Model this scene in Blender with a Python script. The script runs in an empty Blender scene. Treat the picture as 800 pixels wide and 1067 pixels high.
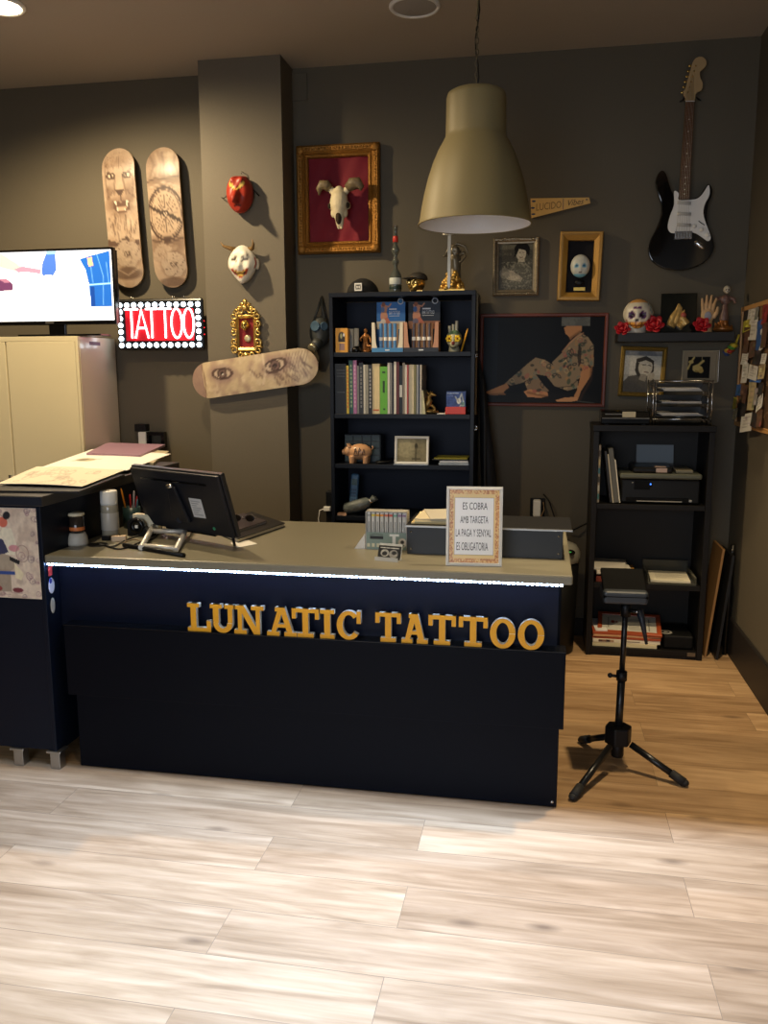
import bpy, math, random
import numpy as np
from mathutils import Vector, Matrix
PI = math.pi
C = bpy.context.scene.collection
rnd = random.Random(7)
NP = np.random.RandomState(11)

# ---------------------------------------------------------------- camera geometry (metres; x right along the back wall, y into the room, z up)
FPX, CAMH = 880.0, 1.5
def _norm(a): return a/np.linalg.norm(a)
_V = _norm(np.array([165.0, -146.5, FPX]))
_d = np.array([0.003, 1.0, 0.0]); _d[2] = -(_d[0]*_V[0]+_d[1]*_V[1])/_V[2]; _d = _norm(_d)
_X = np.cross(_d, _V); _X = -_X if _X[0] < 0 else _X
_M = np.array([_X, _V, -_d]).T
def _ray(px, py): return _M.T @ np.array([px-400.0, py-533.5, FPX])
def P(px, py, Y):
    r = _ray(px, py); t = Y/r[1]
    return Vector((r[0]*t, Y, r[2]*t+CAMH))
def G(px, py, z):
    r = _ray(px, py); t = (z-CAMH)/r[2]
    return Vector((r[0]*t, r[1]*t, z))
def R(a): return math.radians(a)
def rot(ax, ay, az): return Matrix.Rotation(R(az), 4, 'Z') @ Matrix.Rotation(R(ay), 4, 'Y') @ Matrix.Rotation(R(ax), 4, 'X')
def tr(x, y, z): return Matrix.Translation((x, y, z))

# ---------------------------------------------------------------- colours and materials
def lin1(c):
    c = c/255.0
    return c/12.92 if c <= 0.04045 else ((c+0.055)/1.055)**2.4
def L(r, g, b): return (lin1(r), lin1(g), lin1(b))
_mats = {}
def mat(name, rgb=(128, 128, 128), rough=0.5, metal=0.0, emit=0.0, bump=0.0, bscale=80.0, var=0.0, spec=0.5, trans=0.0, coat=0.0, alpha=1.0, ior=1.45, vcol=False, ecol=None):
    if name in _mats: return _mats[name]
    m = bpy.data.materials.new(name); m.use_nodes = True
    nt = m.node_tree; b = nt.nodes['Principled BSDF']
    c = L(*rgb)
    b.inputs['Base Color'].default_value = (*c, 1)
    b.inputs['Roughness'].default_value = rough
    b.inputs['Metallic'].default_value = metal
    b.inputs['Specular IOR Level'].default_value = spec
    b.inputs['Transmission Weight'].default_value = trans
    b.inputs['Coat Weight'].default_value = coat
    b.inputs['IOR'].default_value = ior
    b.inputs['Alpha'].default_value = alpha
    if emit:
        b.inputs['Emission Color'].default_value = (*(L(*ecol) if ecol else c), 1)
        b.inputs['Emission Strength'].default_value = emit
    if vcol:
        a = nt.nodes.new('ShaderNodeAttribute'); a.attribute_name = 'Col'
        nt.links.new(a.outputs['Color'], b.inputs['Base Color'])
        if emit: nt.links.new(a.outputs['Color'], b.inputs['Emission Color'])
    elif var or bump:
        tc = nt.nodes.new('ShaderNodeTexCoord'); nz = nt.nodes.new('ShaderNodeTexNoise')
        nz.inputs['Scale'].default_value = bscale; nz.inputs['Detail'].default_value = 4
        nt.links.new(tc.outputs['Object'], nz.inputs['Vector'])
        if var:
            mx = nt.nodes.new('ShaderNodeMix'); mx.data_type = 'RGBA'
            mx.inputs[6].default_value = (*[x*(1-var) for x in c], 1); mx.inputs[7].default_value = (*[min(1, x*(1+var)) for x in c], 1)
            nt.links.new(nz.outputs['Fac'], mx.inputs[0]); nt.links.new(mx.outputs[2], b.inputs['Base Color'])
        if bump:
            bp = nt.nodes.new('ShaderNodeBump'); bp.inputs['Strength'].default_value = bump; bp.inputs['Distance'].default_value = 0.01
            nt.links.new(nz.outputs['Fac'], bp.inputs['Height']); nt.links.new(bp.outputs['Normal'], b.inputs['Normal'])
    _mats[name] = m
    return m

# ---------------------------------------------------------------- mesh builder
class MB:
    def __init__(s, col=None):
        s.v = []; s.f = []; s.m = []; s.s = []; s.c = []; s.mi = 0; s.sm = False; s.T = Matrix.Identity(4)
        s.col = (1, 1, 1); s.uses = False
        if col: s.color(*col)
    def color(s, r, g, b): s.col = L(r, g, b); s.uses = True
    def add(s, vs, fs, sm=None, cols=None):
        o = len(s.v)
        for i, p in enumerate(vs):
            s.v.append(s.T @ Vector(p)); s.c.append(cols[i] if cols is not None else s.col)
        for f in fs:
            s.f.append([o+i for i in f]); s.m.append(s.mi); s.s.append(s.sm if sm is None else sm)
        return s
    def bx(s, x0, x1, y0, y1, z0, z1):
        if x0 > x1: x0, x1 = x1, x0
        if y0 > y1: y0, y1 = y1, y0
        if z0 > z1: z0, z1 = z1, z0
        v = [(x, y, z) for x in (x0, x1) for y in (y0, y1) for z in (z0, z1)]
        return s.add(v, [(0, 1, 3, 2), (4, 6, 7, 5), (0, 4, 5, 1), (2, 3, 7, 6), (0, 2, 6, 4), (1, 5, 7, 3)], False)
    def rbx(s, x0, x1, y0, y1, z0, z1, M):
        T = s.T; s.T = T @ M; s.bx(x0, x1, y0, y1, z0, z1); s.T = T; return s
    def tube(s, pts, r, n=8, caps=True, sm=True):
        pts = [Vector(p) for p in pts]; k = len(pts)
        rs = r if isinstance(r, (list, tuple)) else [r]*k
        vs = []; ref = None
        for i, p in enumerate(pts):
            t = (pts[min(i+1, k-1)]-pts[max(i-1, 0)])
            if t.length < 1e-9: t = Vector((0, 0, 1))
            t.normalize()
            if ref is None:
                ref = Vector((0, 0, 1)) if abs(t.z) < .9 else Vector((1, 0, 0))
            a = (ref - t*ref.dot(t)); a = a.normalized() if a.length > 1e-6 else t.orthogonal().normalized()
            b = t.cross(a); ref = a
            for j in range(n):
                th = 2*PI*j/n
                vs.append(p + (a*math.cos(th)+b*math.sin(th))*rs[i])
        fs = [(i*n+j, i*n+(j+1) % n, (i+1)*n+(j+1) % n, (i+1)*n+j) for i in range(k-1) for j in range(n)]
        s.add(vs, fs, sm)
        if caps:
            s.add(vs[:n], [tuple(range(n))[::-1]], False); s.add(vs[-n:], [tuple(range(n))], False)
        return s
    def cyl(s, p0, p1, r0, r1=None, n=20, caps=True): return s.tube([p0, p1], [r0, r0 if r1 is None else r1], n, caps)
    def lathe(s, prof, c=(0, 0, 0), n=28, M=None, cols=None):
        vs = []; cl = []
        for q, (r, z) in enumerate(prof):
            for j in range(n):
                th = 2*PI*j/n; p = Vector((r*math.cos(th), r*math.sin(th), z))
                if M: p = M @ p
                vs.append(Vector(c)+p); cl.append(cols[q] if cols else s.col)
        fs = [(i*n+j, i*n+(j+1) % n, (i+1)*n+(j+1) % n, (i+1)*n+j) for i in range(len(prof)-1) for j in range(n)]
        return s.add(vs, fs, True, cl)
    def prism(s, poly, y0, y1, sm=False):
        n = len(poly)
        vs = [(x, y0, z) for x, z in poly]+[(x, y1, z) for x, z in poly]
        s.add(vs, [tuple(range(n)), tuple(range(2*n-1, n-1, -1))], False)
        return s.add(vs, [(i, i+n, (i+1) % n+n, (i+1) % n) for i in range(n)], sm)
    def prismz(s, poly, z0, z1):
        n = len(poly)
        vs = [(x, y, z0) for x, y in poly]+[(x, y, z1) for x, y in poly]
        s.add(vs, [tuple(range(n))[::-1], tuple(range(n, 2*n))], False)
        return s.add(vs, [(i, (i+1) % n, (i+1) % n+n, i+n) for i in range(n)], False)
    def ell(s, c, r, n=14, M=None):
        if not isinstance(r, (list, tuple)): r = (r, r, r)
        return s.sculpt(c, r, [], n, M)
    def sculpt(s, c, r, bumps, n=24, M=None, cf=None, warp=None):
        """closed surface r(direction); bumps = (azimuth, elevation, amplitude, width in degrees); azimuth 0 faces -y"""
        bs = [(dirv(a, e), am, w) for a, e, am, w in bumps]
        vs = []; cl = []; m = max(3, n//2+2); lon = n+4
        for i in range(m+1):
            el = -90+180*i/m
            for j in range(lon):
                d = dirv(360*j/lon, el)
                k = 1.0
                for b, am, w in bs:
                    ang = math.degrees(math.acos(max(-1, min(1, d.dot(b)))))
                    k += am*math.exp(-(ang/w)**2)
                p = Vector((d.x*r[0]*k, d.y*r[1]*k, d.z*r[2]*k))
                if warp: p = warp(p, d)
                if M: p = M @ p
                vs.append(Vector(c)+p); cl.append(L(*cf(d)) if cf else s.col)
        if cf: s.uses = True
        fs = [(i*lon+j, i*lon+(j+1) % lon, (i+1)*lon+(j+1) % lon, (i+1)*lon+j) for i in range(m) for j in range(lon)]
        return s.add(vs, fs, True, cl)
    def ring(s, x0, x1, z0, z1, prof):
        """mitred rectangular frame in the xz plane; prof = (inset, y)"""
        vs = []
        for ins, y in prof:
            vs += [(x0+ins, y, z0+ins), (x1-ins, y, z0+ins), (x1-ins, y, z1-ins), (x0+ins, y, z1-ins)]
        k = len(prof)
        return s.add(vs, [(i*4+j, i*4+(j+1) % 4, ((i+1) % k)*4+(j+1) % 4, ((i+1) % k)*4+j) for i in range(k) for j in range(4)], False)
    def text(s, body, o, U, V, w, h, N=None, depth=0.0, bold=0.0, serif=False):
        me = text_mesh(body, bold)
        vs = np.array([v.co[:] for v in me.vertices]); lo = vs.min(0); hi = vs.max(0)
        sp = hi-lo; sp[sp < 1e-6] = 1
        o, U, V = Vector(o), Vector(U), Vector(V); N = Vector(N) if N else V.cross(U)*0
        out = [o+U*(w*(p[0]-lo[0])/sp[0])+V*(h*(p[1]-lo[1])/sp[1]) for p in vs]
        fs = [tuple(f.vertices) for f in me.polygons]
        s.add(out, fs, False)
        if depth: s.add([p+N*depth for p in out], fs, False)
        return s
    def build(s, name, mats, parent=None, bevel=0, sub=0, remesh=0, smooth_it=0, keep=False, origin=None, seg=2):
        if not isinstance(mats, (list, tuple)): mats = [mats]
        if parent is not None: o = ORG[parent.name]
        elif origin is not None: o = Vector(origin)
        else:
            a = np.array([v[:] for v in s.v]); lo, hi = a.min(0), a.max(0)
            o = Vector(((lo[0]+hi[0])/2, (lo[1]+hi[1])/2, lo[2]))
        me = bpy.data.meshes.new(name)
        me.from_pydata([v-o for v in s.v], [], s.f)
        for m in mats: me.materials.append(m)
        me.polygons.foreach_set('material_index', s.m)
        me.polygons.foreach_set('use_smooth', s.s)
        if s.uses:
            at = me.color_attributes.new('Col', 'FLOAT_COLOR', 'POINT')
            at.data.foreach_set('color', np.array([(*c, 1) for c in s.c], dtype=np.float32).ravel())
        me.update()
        if not s.uses or remesh:
            import bmesh
            bm = bmesh.new(); bm.from_mesh(me); bmesh.ops.remove_doubles(bm, verts=bm.verts, dist=1e-6)
            bmesh.ops.recalc_face_normals(bm, faces=bm.faces); bm.to_mesh(me); bm.free()
        ob = bpy.data.objects.new(name, me); C.objects.link(ob)
        if parent is not None: ob.parent = parent; ORG[ob.name] = o
        else: ob.location = o; ORG[ob.name] = o
        if remesh:
            md = ob.modifiers.new('Remesh', 'REMESH'); md.mode = 'VOXEL'; md.voxel_size = remesh; md.use_smooth_shade = True
            sm = ob.modifiers.new('Smooth', 'SMOOTH'); sm.iterations = smooth_it or 3; sm.factor = 0.5
        if bevel:
            md = ob.modifiers.new('Bevel', 'BEVEL'); md.width = bevel; md.segments = seg; md.limit_method = 'ANGLE'; md.angle_limit = R(40)
        if sub:
            md = ob.modifiers.new('Sub', 'SUBSURF'); md.levels = sub; md.render_levels = sub
        return ob
ORG = {}
def dirv(az, el):
    a, e = R(az), R(el)
    return Vector((math.sin(a)*math.cos(e), -math.cos(a)*math.cos(e), math.sin(e)))
_tc = {}
def text_mesh(body, bold=0.0):
    k = (body, bold)
    if k in _tc: return _tc[k]
    cu = bpy.data.curves.new('t', 'FONT'); cu.body = body; cu.resolution_u = 3; cu.fill_mode = 'FRONT'; cu.offset = bold
    ob = bpy.data.objects.new('t', cu); C.objects.link(ob)
    dg = bpy.context.evaluated_depsgraph_get(); dg.update()
    me = bpy.data.meshes.new_from_object(ob.evaluated_get(dg))
    bpy.data.objects.remove(ob); _tc[k] = me
    return me

def tag(o, label=None, cat=None, group=None, kind=None):
    if label: o['label'] = label
    if cat: o['category'] = cat
    if group: o['group'] = group
    if kind: o['kind'] = kind
    return o
def thing(name, label, cat, loc, group=None):
    o = bpy.data.objects.new(name, None); C.objects.link(o); o.location = loc; o.empty_display_size = 0.05
    ORG[o.name] = Vector(loc)
    return tag(o, label, cat, group)
def struct(name, mb, m, **k):
    return tag(mb.build(name, m, **k), kind='structure')
def solo(name, mb, m, label, cat, group=None, **k):
    return tag(mb.build(name, m, **k), label, cat, group)
def copy_part(src, parent, delta=Vector((0, 0, 0))):
    c = src.copy(); C.objects.link(c); c.parent = parent; c.location = Vector(src.location)+Vector(delta)
    return c

# ---------------------------------------------------------------- painter: printed pictures as colour attributes on a fine mesh
def vnoise(w, h, cells, seed=0, octaves=4):
    rs = np.random.RandomState(seed); out = np.zeros((h, w)); amp = 1; tot = 0
    for o in range(octaves):
        n = int(cells*2**o)+2; m = max(3, int(n*h/w)+2)
        g = rs.rand(m, n)
        yy = np.linspace(0, m-1.001, h); xx = np.linspace(0, n-1.001, w)
        yi = yy.astype(int); xi = xx.astype(int); fy = (yy-yi)[:, None]; fx = (xx-xi)[None, :]
        fy = fy*fy*(3-2*fy); fx = fx*fx*(3-2*fx)
        a = g[yi][:, xi]; b = g[yi][:, xi+1]; c = g[yi+1][:, xi]; d = g[yi+1][:, xi+1]
        out += amp*(a*(1-fx)*(1-fy)+b*fx*(1-fy)+c*(1-fx)*fy+d*fx*fy); tot += amp; amp *= .5
    return out/tot
class Img:
    """rows run from the top; coordinates are (x0,y0,x1,y1) with y down"""
    def __init__(s, w, h, ext, bg):
        s.w, s.h, s.ext = w, h, ext
        s.a = np.zeros((h, w, 3)); s.a[:] = bg
        s.X, s.Y = np.meshgrid(np.linspace(ext[0], ext[2], w), np.linspace(ext[1], ext[3], h))
        s.px = abs(ext[2]-ext[0])/(w-1)
    def put(s, m, col, a=1.0):
        m = (m*a)[..., None]; s.a = s.a*(1-m)+np.array(col, float)*m; return s
    def ell(s, cx, cy, rx, ry, col, a=1.0, rt=0, soft=0.0):
        t = R(rt); dx, dy = s.X-cx, s.Y-cy
        u = (dx*math.cos(t)+dy*math.sin(t))/rx; v = (-dx*math.sin(t)+dy*math.cos(t))/ry
        d = np.sqrt(u*u+v*v); e = max(soft, s.px/min(rx, ry)*.8)
        return s.put(np.clip((1-d)/e+.5, 0, 1), col, a)
    def ringe(s, cx, cy, rx, ry, wd, col, a=1.0, rt=0):
        t = R(rt); dx, dy = s.X-cx, s.Y-cy
        u = (dx*math.cos(t)+dy*math.sin(t))/rx; v = (-dx*math.sin(t)+dy*math.cos(t))/ry
        d = abs(np.sqrt(u*u+v*v)-1)*min(rx, ry)
        return s.put(np.clip((wd-d)/s.px+.5, 0, 1), col, a)
    def poly(s, pts, col, a=1.0):
        ins = np.zeros(s.X.shape, bool); n = len(pts)
        for i in range(n):
            x0, y0 = pts[i]; x1, y1 = pts[(i+1) % n]
            if y0 == y1: continue
            c = ((y0 > s.Y) != (y1 > s.Y)) & (s.X < (x1-x0)*(s.Y-y0)/(y1-y0)+x0)
            ins ^= c
        return s.put(ins.astype(float), col, a)
    def line(s, pts, wd, col, a=1.0, soft=0):
        d = np.full(s.X.shape, 1e9)
        for (x0, y0), (x1, y1) in zip(pts[:-1], pts[1:]):
            vx, vy = x1-x0, y1-y0; q = vx*vx+vy*vy+1e-12
            t = np.clip(((s.X-x0)*vx+(s.Y-y0)*vy)/q, 0, 1)
            d = np.minimum(d, np.hypot(s.X-x0-t*vx, s.Y-y0-t*vy))
        return s.put(np.clip((wd/2-d)/max(s.px, soft)+.5, 0, 1), col, a)
    def rect(s, x0, y0, x1, y1, col, a=1.0):
        return s.put(((s.X >= x0) & (s.X <= x1) & (s.Y >= y0) & (s.Y <= y1)).astype(float), col, a)
    def grain(s, cells, amp, seed=1, mask=None):
        n = (vnoise(s.w, s.h, cells, seed)-.5)*2*amp
        if mask is not None: n = n*mask
        s.a = np.clip(s.a*(1+n[..., None]), 0, 255); return s
    def mix_noise(s, cells, col, lo, hi, seed=1, a=1.0, mask=None):
        n = np.clip((vnoise(s.w, s.h, cells, seed)-lo)/(hi-lo), 0, 1)
        if mask is not None: n = n*mask
        return s.put(n, col, a)
    def rose(s, cx, cy, r, dark, light, a=.8):
        s.ell(cx, cy, r*1.15, r*1.1, dark, a*.55, soft=.35)
        for n, dist, sz, ph in ((6, .62, .5, .2), (5, .4, .42, .7), (4, .22, .32, .1)):
            for k in range(n):
                th = k*2*PI/n+ph; px, py = cx+dist*r*math.cos(th), cy+dist*r*math.sin(th)
                s.ell(px, py, r*sz*1.06, r*sz*.86, dark, a, math.degrees(th)+90)
                s.ell(px+.05*r*math.cos(th), py+.05*r*math.sin(th), r*sz, r*sz*.78, light, a*.95, math.degrees(th)+90)
                s.ell(px-.14*r*math.cos(th), py-.14*r*math.sin(th), r*sz*.8, r*sz*.5, dark, a*.55, math.degrees(th)+90, .6)
        s.ell(cx, cy, r*.26, r*.24, light, a); s.ringe(cx, cy, r*.24, r*.2, r*.03, dark, a); s.ringe(cx+.03*r, cy, r*.12, r*.1, r*.03, dark, a)
        return s
    def lin(s):
        c = np.clip(s.a, 0, 255)/255.0
        return np.where(c <= .04045, c/12.92, ((c+.055)/1.055)**2.4)
def picmb(mb, img, o, U, V, off=None):
    """add picture: o = bottom left corner, U, V full edge vectors"""
    o, U, V = Vector(o), Vector(U), Vector(V); w, h = img.w, img.h; lc = img.lin()
    vs = []; cl = []
    for j in range(h):
        t = 1-j/(h-1)
        for i in range(w):
            p = o+U*(i/(w-1))+V*t
            if off: p = p+off(i/(w-1), t)
            vs.append(p); cl.append(tuple(lc[j, i]))
    fs = [(j*w+i, (j+1)*w+i, (j+1)*w+i+1, j*w+i+1) for j in range(h-1) for i in range(w-1)]
    mb.uses = True
    return mb.add(vs, fs, False, cl)
# ================================================================ the room
WY = 4.82      # back wall
WX = 1.03      # right wall
CZ = 3.15      # ceiling
LX = -3.5
M_wall = mat('dark_wall_paint', (92, 85, 71), rough=.62, bump=.05, bscale=140, var=.06, spec=.3)
M_pil = mat('pillar_paint', (104, 97, 84), rough=.6, bump=.05, bscale=140, var=.05, spec=.3)
M_ceil = mat('ceiling_paint', (162, 152, 136), rough=.8, bump=.03, bscale=90, var=.04)
M_base = mat('baseboard_paint', (38, 34, 32), rough=.5, spec=.25)
M_black = mat('black_laminate', (6, 9, 18), rough=.45, spec=.1, bump=.02, bscale=300)
M_blk = mat('black_plastic', (15, 15, 16), rough=.42, spec=.28)
M_blkgl = mat('gloss_black', (8, 8, 9), rough=.16, spec=.35)
M_chrome = mat('chrome', (200, 200, 200), rough=.18, metal=1)
M_steel = mat('brushed_steel', (170, 168, 162), rough=.38, metal=1)
M_paper = mat('white_paper', (225, 222, 214), rough=.7, var=.03, bscale=20)
M_white = mat('white_plastic', (225, 224, 218), rough=.4)
M_v = mat('printed_surface', rough=.55, vcol=True)
M_vg = mat('glossy_print', rough=.35, vcol=True, spec=.1)
M_vm = mat('painted_ceramic', rough=.32, vcol=True)
M_gold = mat('old_gold', (190, 148, 70), rough=.36, metal=.85, var=.25, bscale=60)
M_goldpaint = mat('gold_leaf_frame', (150, 104, 42), rough=.45, metal=.6, var=.35, bscale=120, bump=.5)

def wood_floor():
    m = bpy.data.materials.new('oak_laminate'); m.use_nodes = True; nt = m.node_tree; N = nt.nodes; K = nt.links
    b = N['Principled BSDF']
    tc = N.new('ShaderNodeTexCoord')
    br = N.new('ShaderNodeTexBrick'); br.offset = 0.37; br.offset_frequency = 2; br.squash = 1
    br.inputs['Scale'].default_value = 1; br.inputs['Brick Width'].default_value = 1.28; br.inputs['Row Height'].default_value = 0.192
    br.inputs['Mortar Size'].default_value = 0.0011; br.inputs['Mortar Smooth'].default_value = .3; br.inputs['Bias'].default_value = 0
    br.inputs['Color1'].default_value = (0, 0, 0, 1); br.inputs['Color2'].default_value = (1, 1, 1, 1); br.inputs['Mortar'].default_value = (.5, .5, .5, 1)
    mp0 = N.new('ShaderNodeMapping'); mp0.inputs['Location'].default_value = (0.35, 0.05, 0)
    K.new(tc.outputs['Object'], mp0.inputs['Vector']); K.new(mp0.outputs[0], br.inputs['Vector'])
    # shift the grain from plank to plank
    sx = N.new('ShaderNodeVectorMath'); sx.operation = 'SCALE'; sx.inputs['Scale'].default_value = 7.3
    K.new(br.outputs['Color'], sx.inputs[0])
    ad = N.new('ShaderNodeVectorMath'); K.new(tc.outputs['Object'], ad.inputs[0]); K.new(sx.outputs[0], ad.inputs[1])
    mp = N.new('ShaderNodeMapping'); mp.inputs['Scale'].default_value = (1.0, 20, 1); K.new(ad.outputs[0], mp.inputs['Vector'])
    n1 = N.new('ShaderNodeTexNoise'); n1.inputs['Scale'].default_value = 1.6; n1.inputs['Detail'].default_value = 9; n1.inputs['Roughness'].default_value = .62; n1.inputs['Distortion'].default_value = .35
    K.new(mp.outputs[0], n1.inputs['Vector'])
    mp2 = N.new('ShaderNodeMapping'); mp2.inputs['Scale'].default_value = (1.2, 7, 1); K.new(ad.outputs[0], mp2.inputs['Vector'])
    n2 = N.new('ShaderNodeTexNoise'); n2.inputs['Scale'].default_value = 1.9; n2.inputs['Detail'].default_value = 4; n2.inputs['Distortion'].default_value = 1.2
    K.new(mp2.outputs[0], n2.inputs['Vector'])
    # knots
    mp3 = N.new('ShaderNodeMapping'); mp3.inputs['Scale'].default_value = (1.0, 2.6, 1); K.new(ad.outputs[0], mp3.inputs['Vector'])
    vo = N.new('ShaderNodeTexVoronoi'); vo.inputs['Scale'].default_value = 2.3; K.new(mp3.outputs[0], vo.inputs['Vector'])
    kr = N.new('ShaderNodeMapRange'); kr.inputs[1].default_value = 0.02; kr.inputs[2].default_value = 0.13; kr.inputs[3].default_value = 1; kr.inputs[4].default_value = 0
    K.new(vo.outputs['Distance'], kr.inputs[0])
    r1 = N.new('ShaderNodeValToRGB'); e = r1.color_ramp.elements
    e[0].position = .25; e[0].color = (*L(140, 112, 80), 1); e[1].position = .68; e[1].color = (*L(194, 164, 126), 1)
    x = r1.color_ramp.elements.new(.45); x.color = (*L(175, 145, 108), 1)
    K.new(n1.outputs['Fac'], r1.inputs[0])
    r2 = N.new('ShaderNodeValToRGB'); e = r2.color_ramp.elements
    e[0].position = .33; e[0].color = (*L(222, 217, 212), 1); e[1].position = .6; e[1].color = (1, 1, 1, 1)
    K.new(n2.outputs['Fac'], r2.inputs[0])
    mu = N.new('ShaderNodeMix'); mu.data_type = 'RGBA'; mu.blend_type = 'MULTIPLY'; mu.inputs[0].default_value = 1
    K.new(r1.outputs[0], mu.inputs[6]); K.new(r2.outputs[0], mu.inputs[7])
    r3 = N.new('ShaderNodeValToRGB'); e = r3.color_ramp.elements; e[0].color = (*L(222, 216, 210), 1); e[1].color = (*L(255, 252, 248), 1)
    K.new(br.outputs['Color'], r3.inputs[0])
    m2 = N.new('ShaderNodeMix'); m2.data_type = 'RGBA'; m2.blend_type = 'MULTIPLY'; m2.inputs[0].default_value = 1
    K.new(mu.outputs[2], m2.inputs[6]); K.new(r3.outputs[0], m2.inputs[7])
    m3 = N.new('ShaderNodeMix'); m3.data_type = 'RGBA'; m3.inputs[7].default_value = (*L(92, 70, 50), 1)
    kk = N.new('ShaderNodeMath'); kk.operation = 'MULTIPLY'; kk.inputs[1].default_value = .75; K.new(kr.outputs[0], kk.inputs[0])
    K.new(kk.outputs[0], m3.inputs[0]); K.new(m2.outputs[2], m3.inputs[6])
    m4 = N.new('ShaderNodeMix'); m4.data_type = 'RGBA'; m4.inputs[7].default_value = (*L(96, 78, 58), 1)
    mm = N.new('ShaderNodeMath'); mm.operation = 'MULTIPLY'; mm.inputs[1].default_value = .7; K.new(br.outputs['Fac'], mm.inputs[0])
    K.new(mm.outputs[0], m4.inputs[0]); K.new(m3.outputs[2], m4.inputs[6])
    K.new(m4.outputs[2], b.inputs['Base Color'])
    b.inputs['Roughness'].default_value = .42; b.inputs['Specular IOR Level'].default_value = .4
    bp = N.new('ShaderNodeBump'); bp.inputs['Strength'].default_value = .12; bp.inputs['Distance'].default_value = .002
    K.new(n1.outputs['Fac'], bp.inputs['Height']); K.new(bp.outputs[0], b.inputs['Normal'])
    return m
struct('floor', MB().bx(LX-.1, WX+.1, -2.5, WY+.1, -.1, 0), wood_floor(), origin=(0, 0, 0))
# ceiling, walls and trims; an unseen beam is added to cut the front light
struct('ceiling', MB().bx(LX-.1, WX+.1, -2.5, WY+.1, CZ, CZ+.1), M_ceil)
struct('wall_back', MB().bx(LX-.1, WX+.1, WY, WY+.1, 0, CZ), M_wall)
struct('wall_right', MB().bx(WX, WX+.1, -2.5, WY, 0, CZ), M_wall)
struct('wall_left', MB().bx(LX-.1, LX, -2.5, WY, 0, CZ), M_wall)
struct('wall_pillar', MB().bx(-1.862, -1.402, 4.6, WY, 0, CZ), M_pil)
struct('baseboard_right', MB().bx(WX-.014, WX, -2.4, WY-.014, 0, .2).bx(WX-.011, WX, -2.4, WY-.014, .2, .206), M_base, bevel=.003)
struct('baseboard_back', MB().bx(-1.4, WX-.014, WY-.014, WY, 0, .1), M_base, bevel=.003)
struct('added_baffle', MB().bx(-2.9, WX, 1.08, 1.13, 2.545, CZ), M_ceil)  # unseen beam, added to cut the cold light to a straight floor edge
struct('trim_2', MB().bx(*[P(296, 78, WY)[0], P(320, 78, WY)[0]], WY-.008, WY, P(305, 106, WY)[2], P(305, 77, WY)[2]), M_wall, bevel=.003)

# recessed spotlight in the ceiling, top left
def can_light(x, y, label):
    t = thing('recessed_spotlight', label, 'ceiling light', (x, y, CZ))
    MB().lathe([(.088, -.001), (.088, -.012), (.1, -.014), (.106, -.006), (.106, 0)], (x, y, CZ)).build('trim_ring', M_white, t)
    MB().lathe([(0.0001, -.007), (.088, -.006)], (x, y, CZ)).build('bulb', mat('warm_bulb', (255, 224, 170), emit=30, ecol=(255, 222, 175)), t)
    return t
SPOT = G(1, 5, CZ)
can_light(SPOT.x, SPOT.y, 'small round lit spotlight set in the ceiling at the far left')
# round ceiling speaker
c = G(432, 6, CZ)
t = thing('ceiling_speaker', 'round white-rimmed speaker grille flush in the ceiling above the pendant lamp', 'speaker', (c.x, c.y, CZ))
MB().lathe([(.1, -.001), (.1, -.01), (.112, -.013), (.118, -.006), (.118, 0)], c, 40).build('rim', M_white, t)
MB().lathe([(.0001, -.011), (.06, -.0105), (.1, -.006)], c, 40).build('grille', mat('speaker_grille', (150, 146, 138), rough=.6, var=.3, bscale=300), t)

# ================================================================ pendant lamp
lx, ly = -.288, 3.6
t = thing('pendant_lamp', 'large taupe metal bell pendant lamp hanging over the counter', 'lamp', (lx, ly, 2.095))
pro = [(.229, 2.09), (.2275, 2.097), (.224, 2.115), (.217, 2.16), (.207, 2.21), (.192, 2.27), (.172, 2.33), (.15, 2.38), (.13, 2.415), (.123, 2.428), (.121, 2.44), (.12, 2.5), (.119, 2.575), (.114, 2.592), (.1, 2.6), (.04, 2.608), (.0001, 2.61)]
MB().lathe(pro, (lx, ly, 0), 56).build('lamp_shade', mat('taupe_enamel', (124, 113, 80), rough=.5, spec=.35, metal=0), t)
MB().lathe([(.229, 2.09)]+[(max(r-.0035, .0001), z-.003) for r, z in pro[1:]], (lx, ly, 0), 56).build('inner_reflector', mat('white_enamel', (238, 238, 240), rough=.45), t)
MB().lathe([(.231, 2.0885), (.2325, 2.091), (.231, 2.0945), (.2275, 2.094), (.2275, 2.089), (.231, 2.0885)], (lx, ly, 0), 56).build('rim_bead', mat('taupe_enamel'), t)
b = MB(); b.lathe([(.0001, 2.4), (.022, 2.41), (.026, 2.45), (.026, 2.58)], (lx, ly, 0), 20); b.build('bulb_holder', M_white, t)
b = MB(); b.lathe([(.0001, 2.285), (.02, 2.29), (.033, 2.315), (.034, 2.34), (.024, 2.375), (.014, 2.4)], (lx, ly, 0), 20); b.build('bulb', mat('frosted_bulb', (235, 235, 230), rough=.3), t)
b = MB()
z = 2.62; k = 0
while z < 2.9:
    M = tr(lx, ly, z) @ Matrix.Rotation(R(90*(k % 2)), 4, 'Z')
    pts = [M @ Vector((.006*math.sin(a), 0, .013*math.cos(a))) for a in [i*PI/5 for i in range(11)]]
    b.tube(pts, .0018, 5, False); z += .021; k += 1
b.build('chain', mat('taupe_chain', (110, 102, 82), rough=.4, metal=.7), t)
b = MB(); b.tube([(lx+.008*math.sin(i*1.3), ly+.006*math.cos(i*1.7), 2.6+i*.05) for i in range(12)], .003, 6); b.build('cord', M_blk, t)
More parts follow.
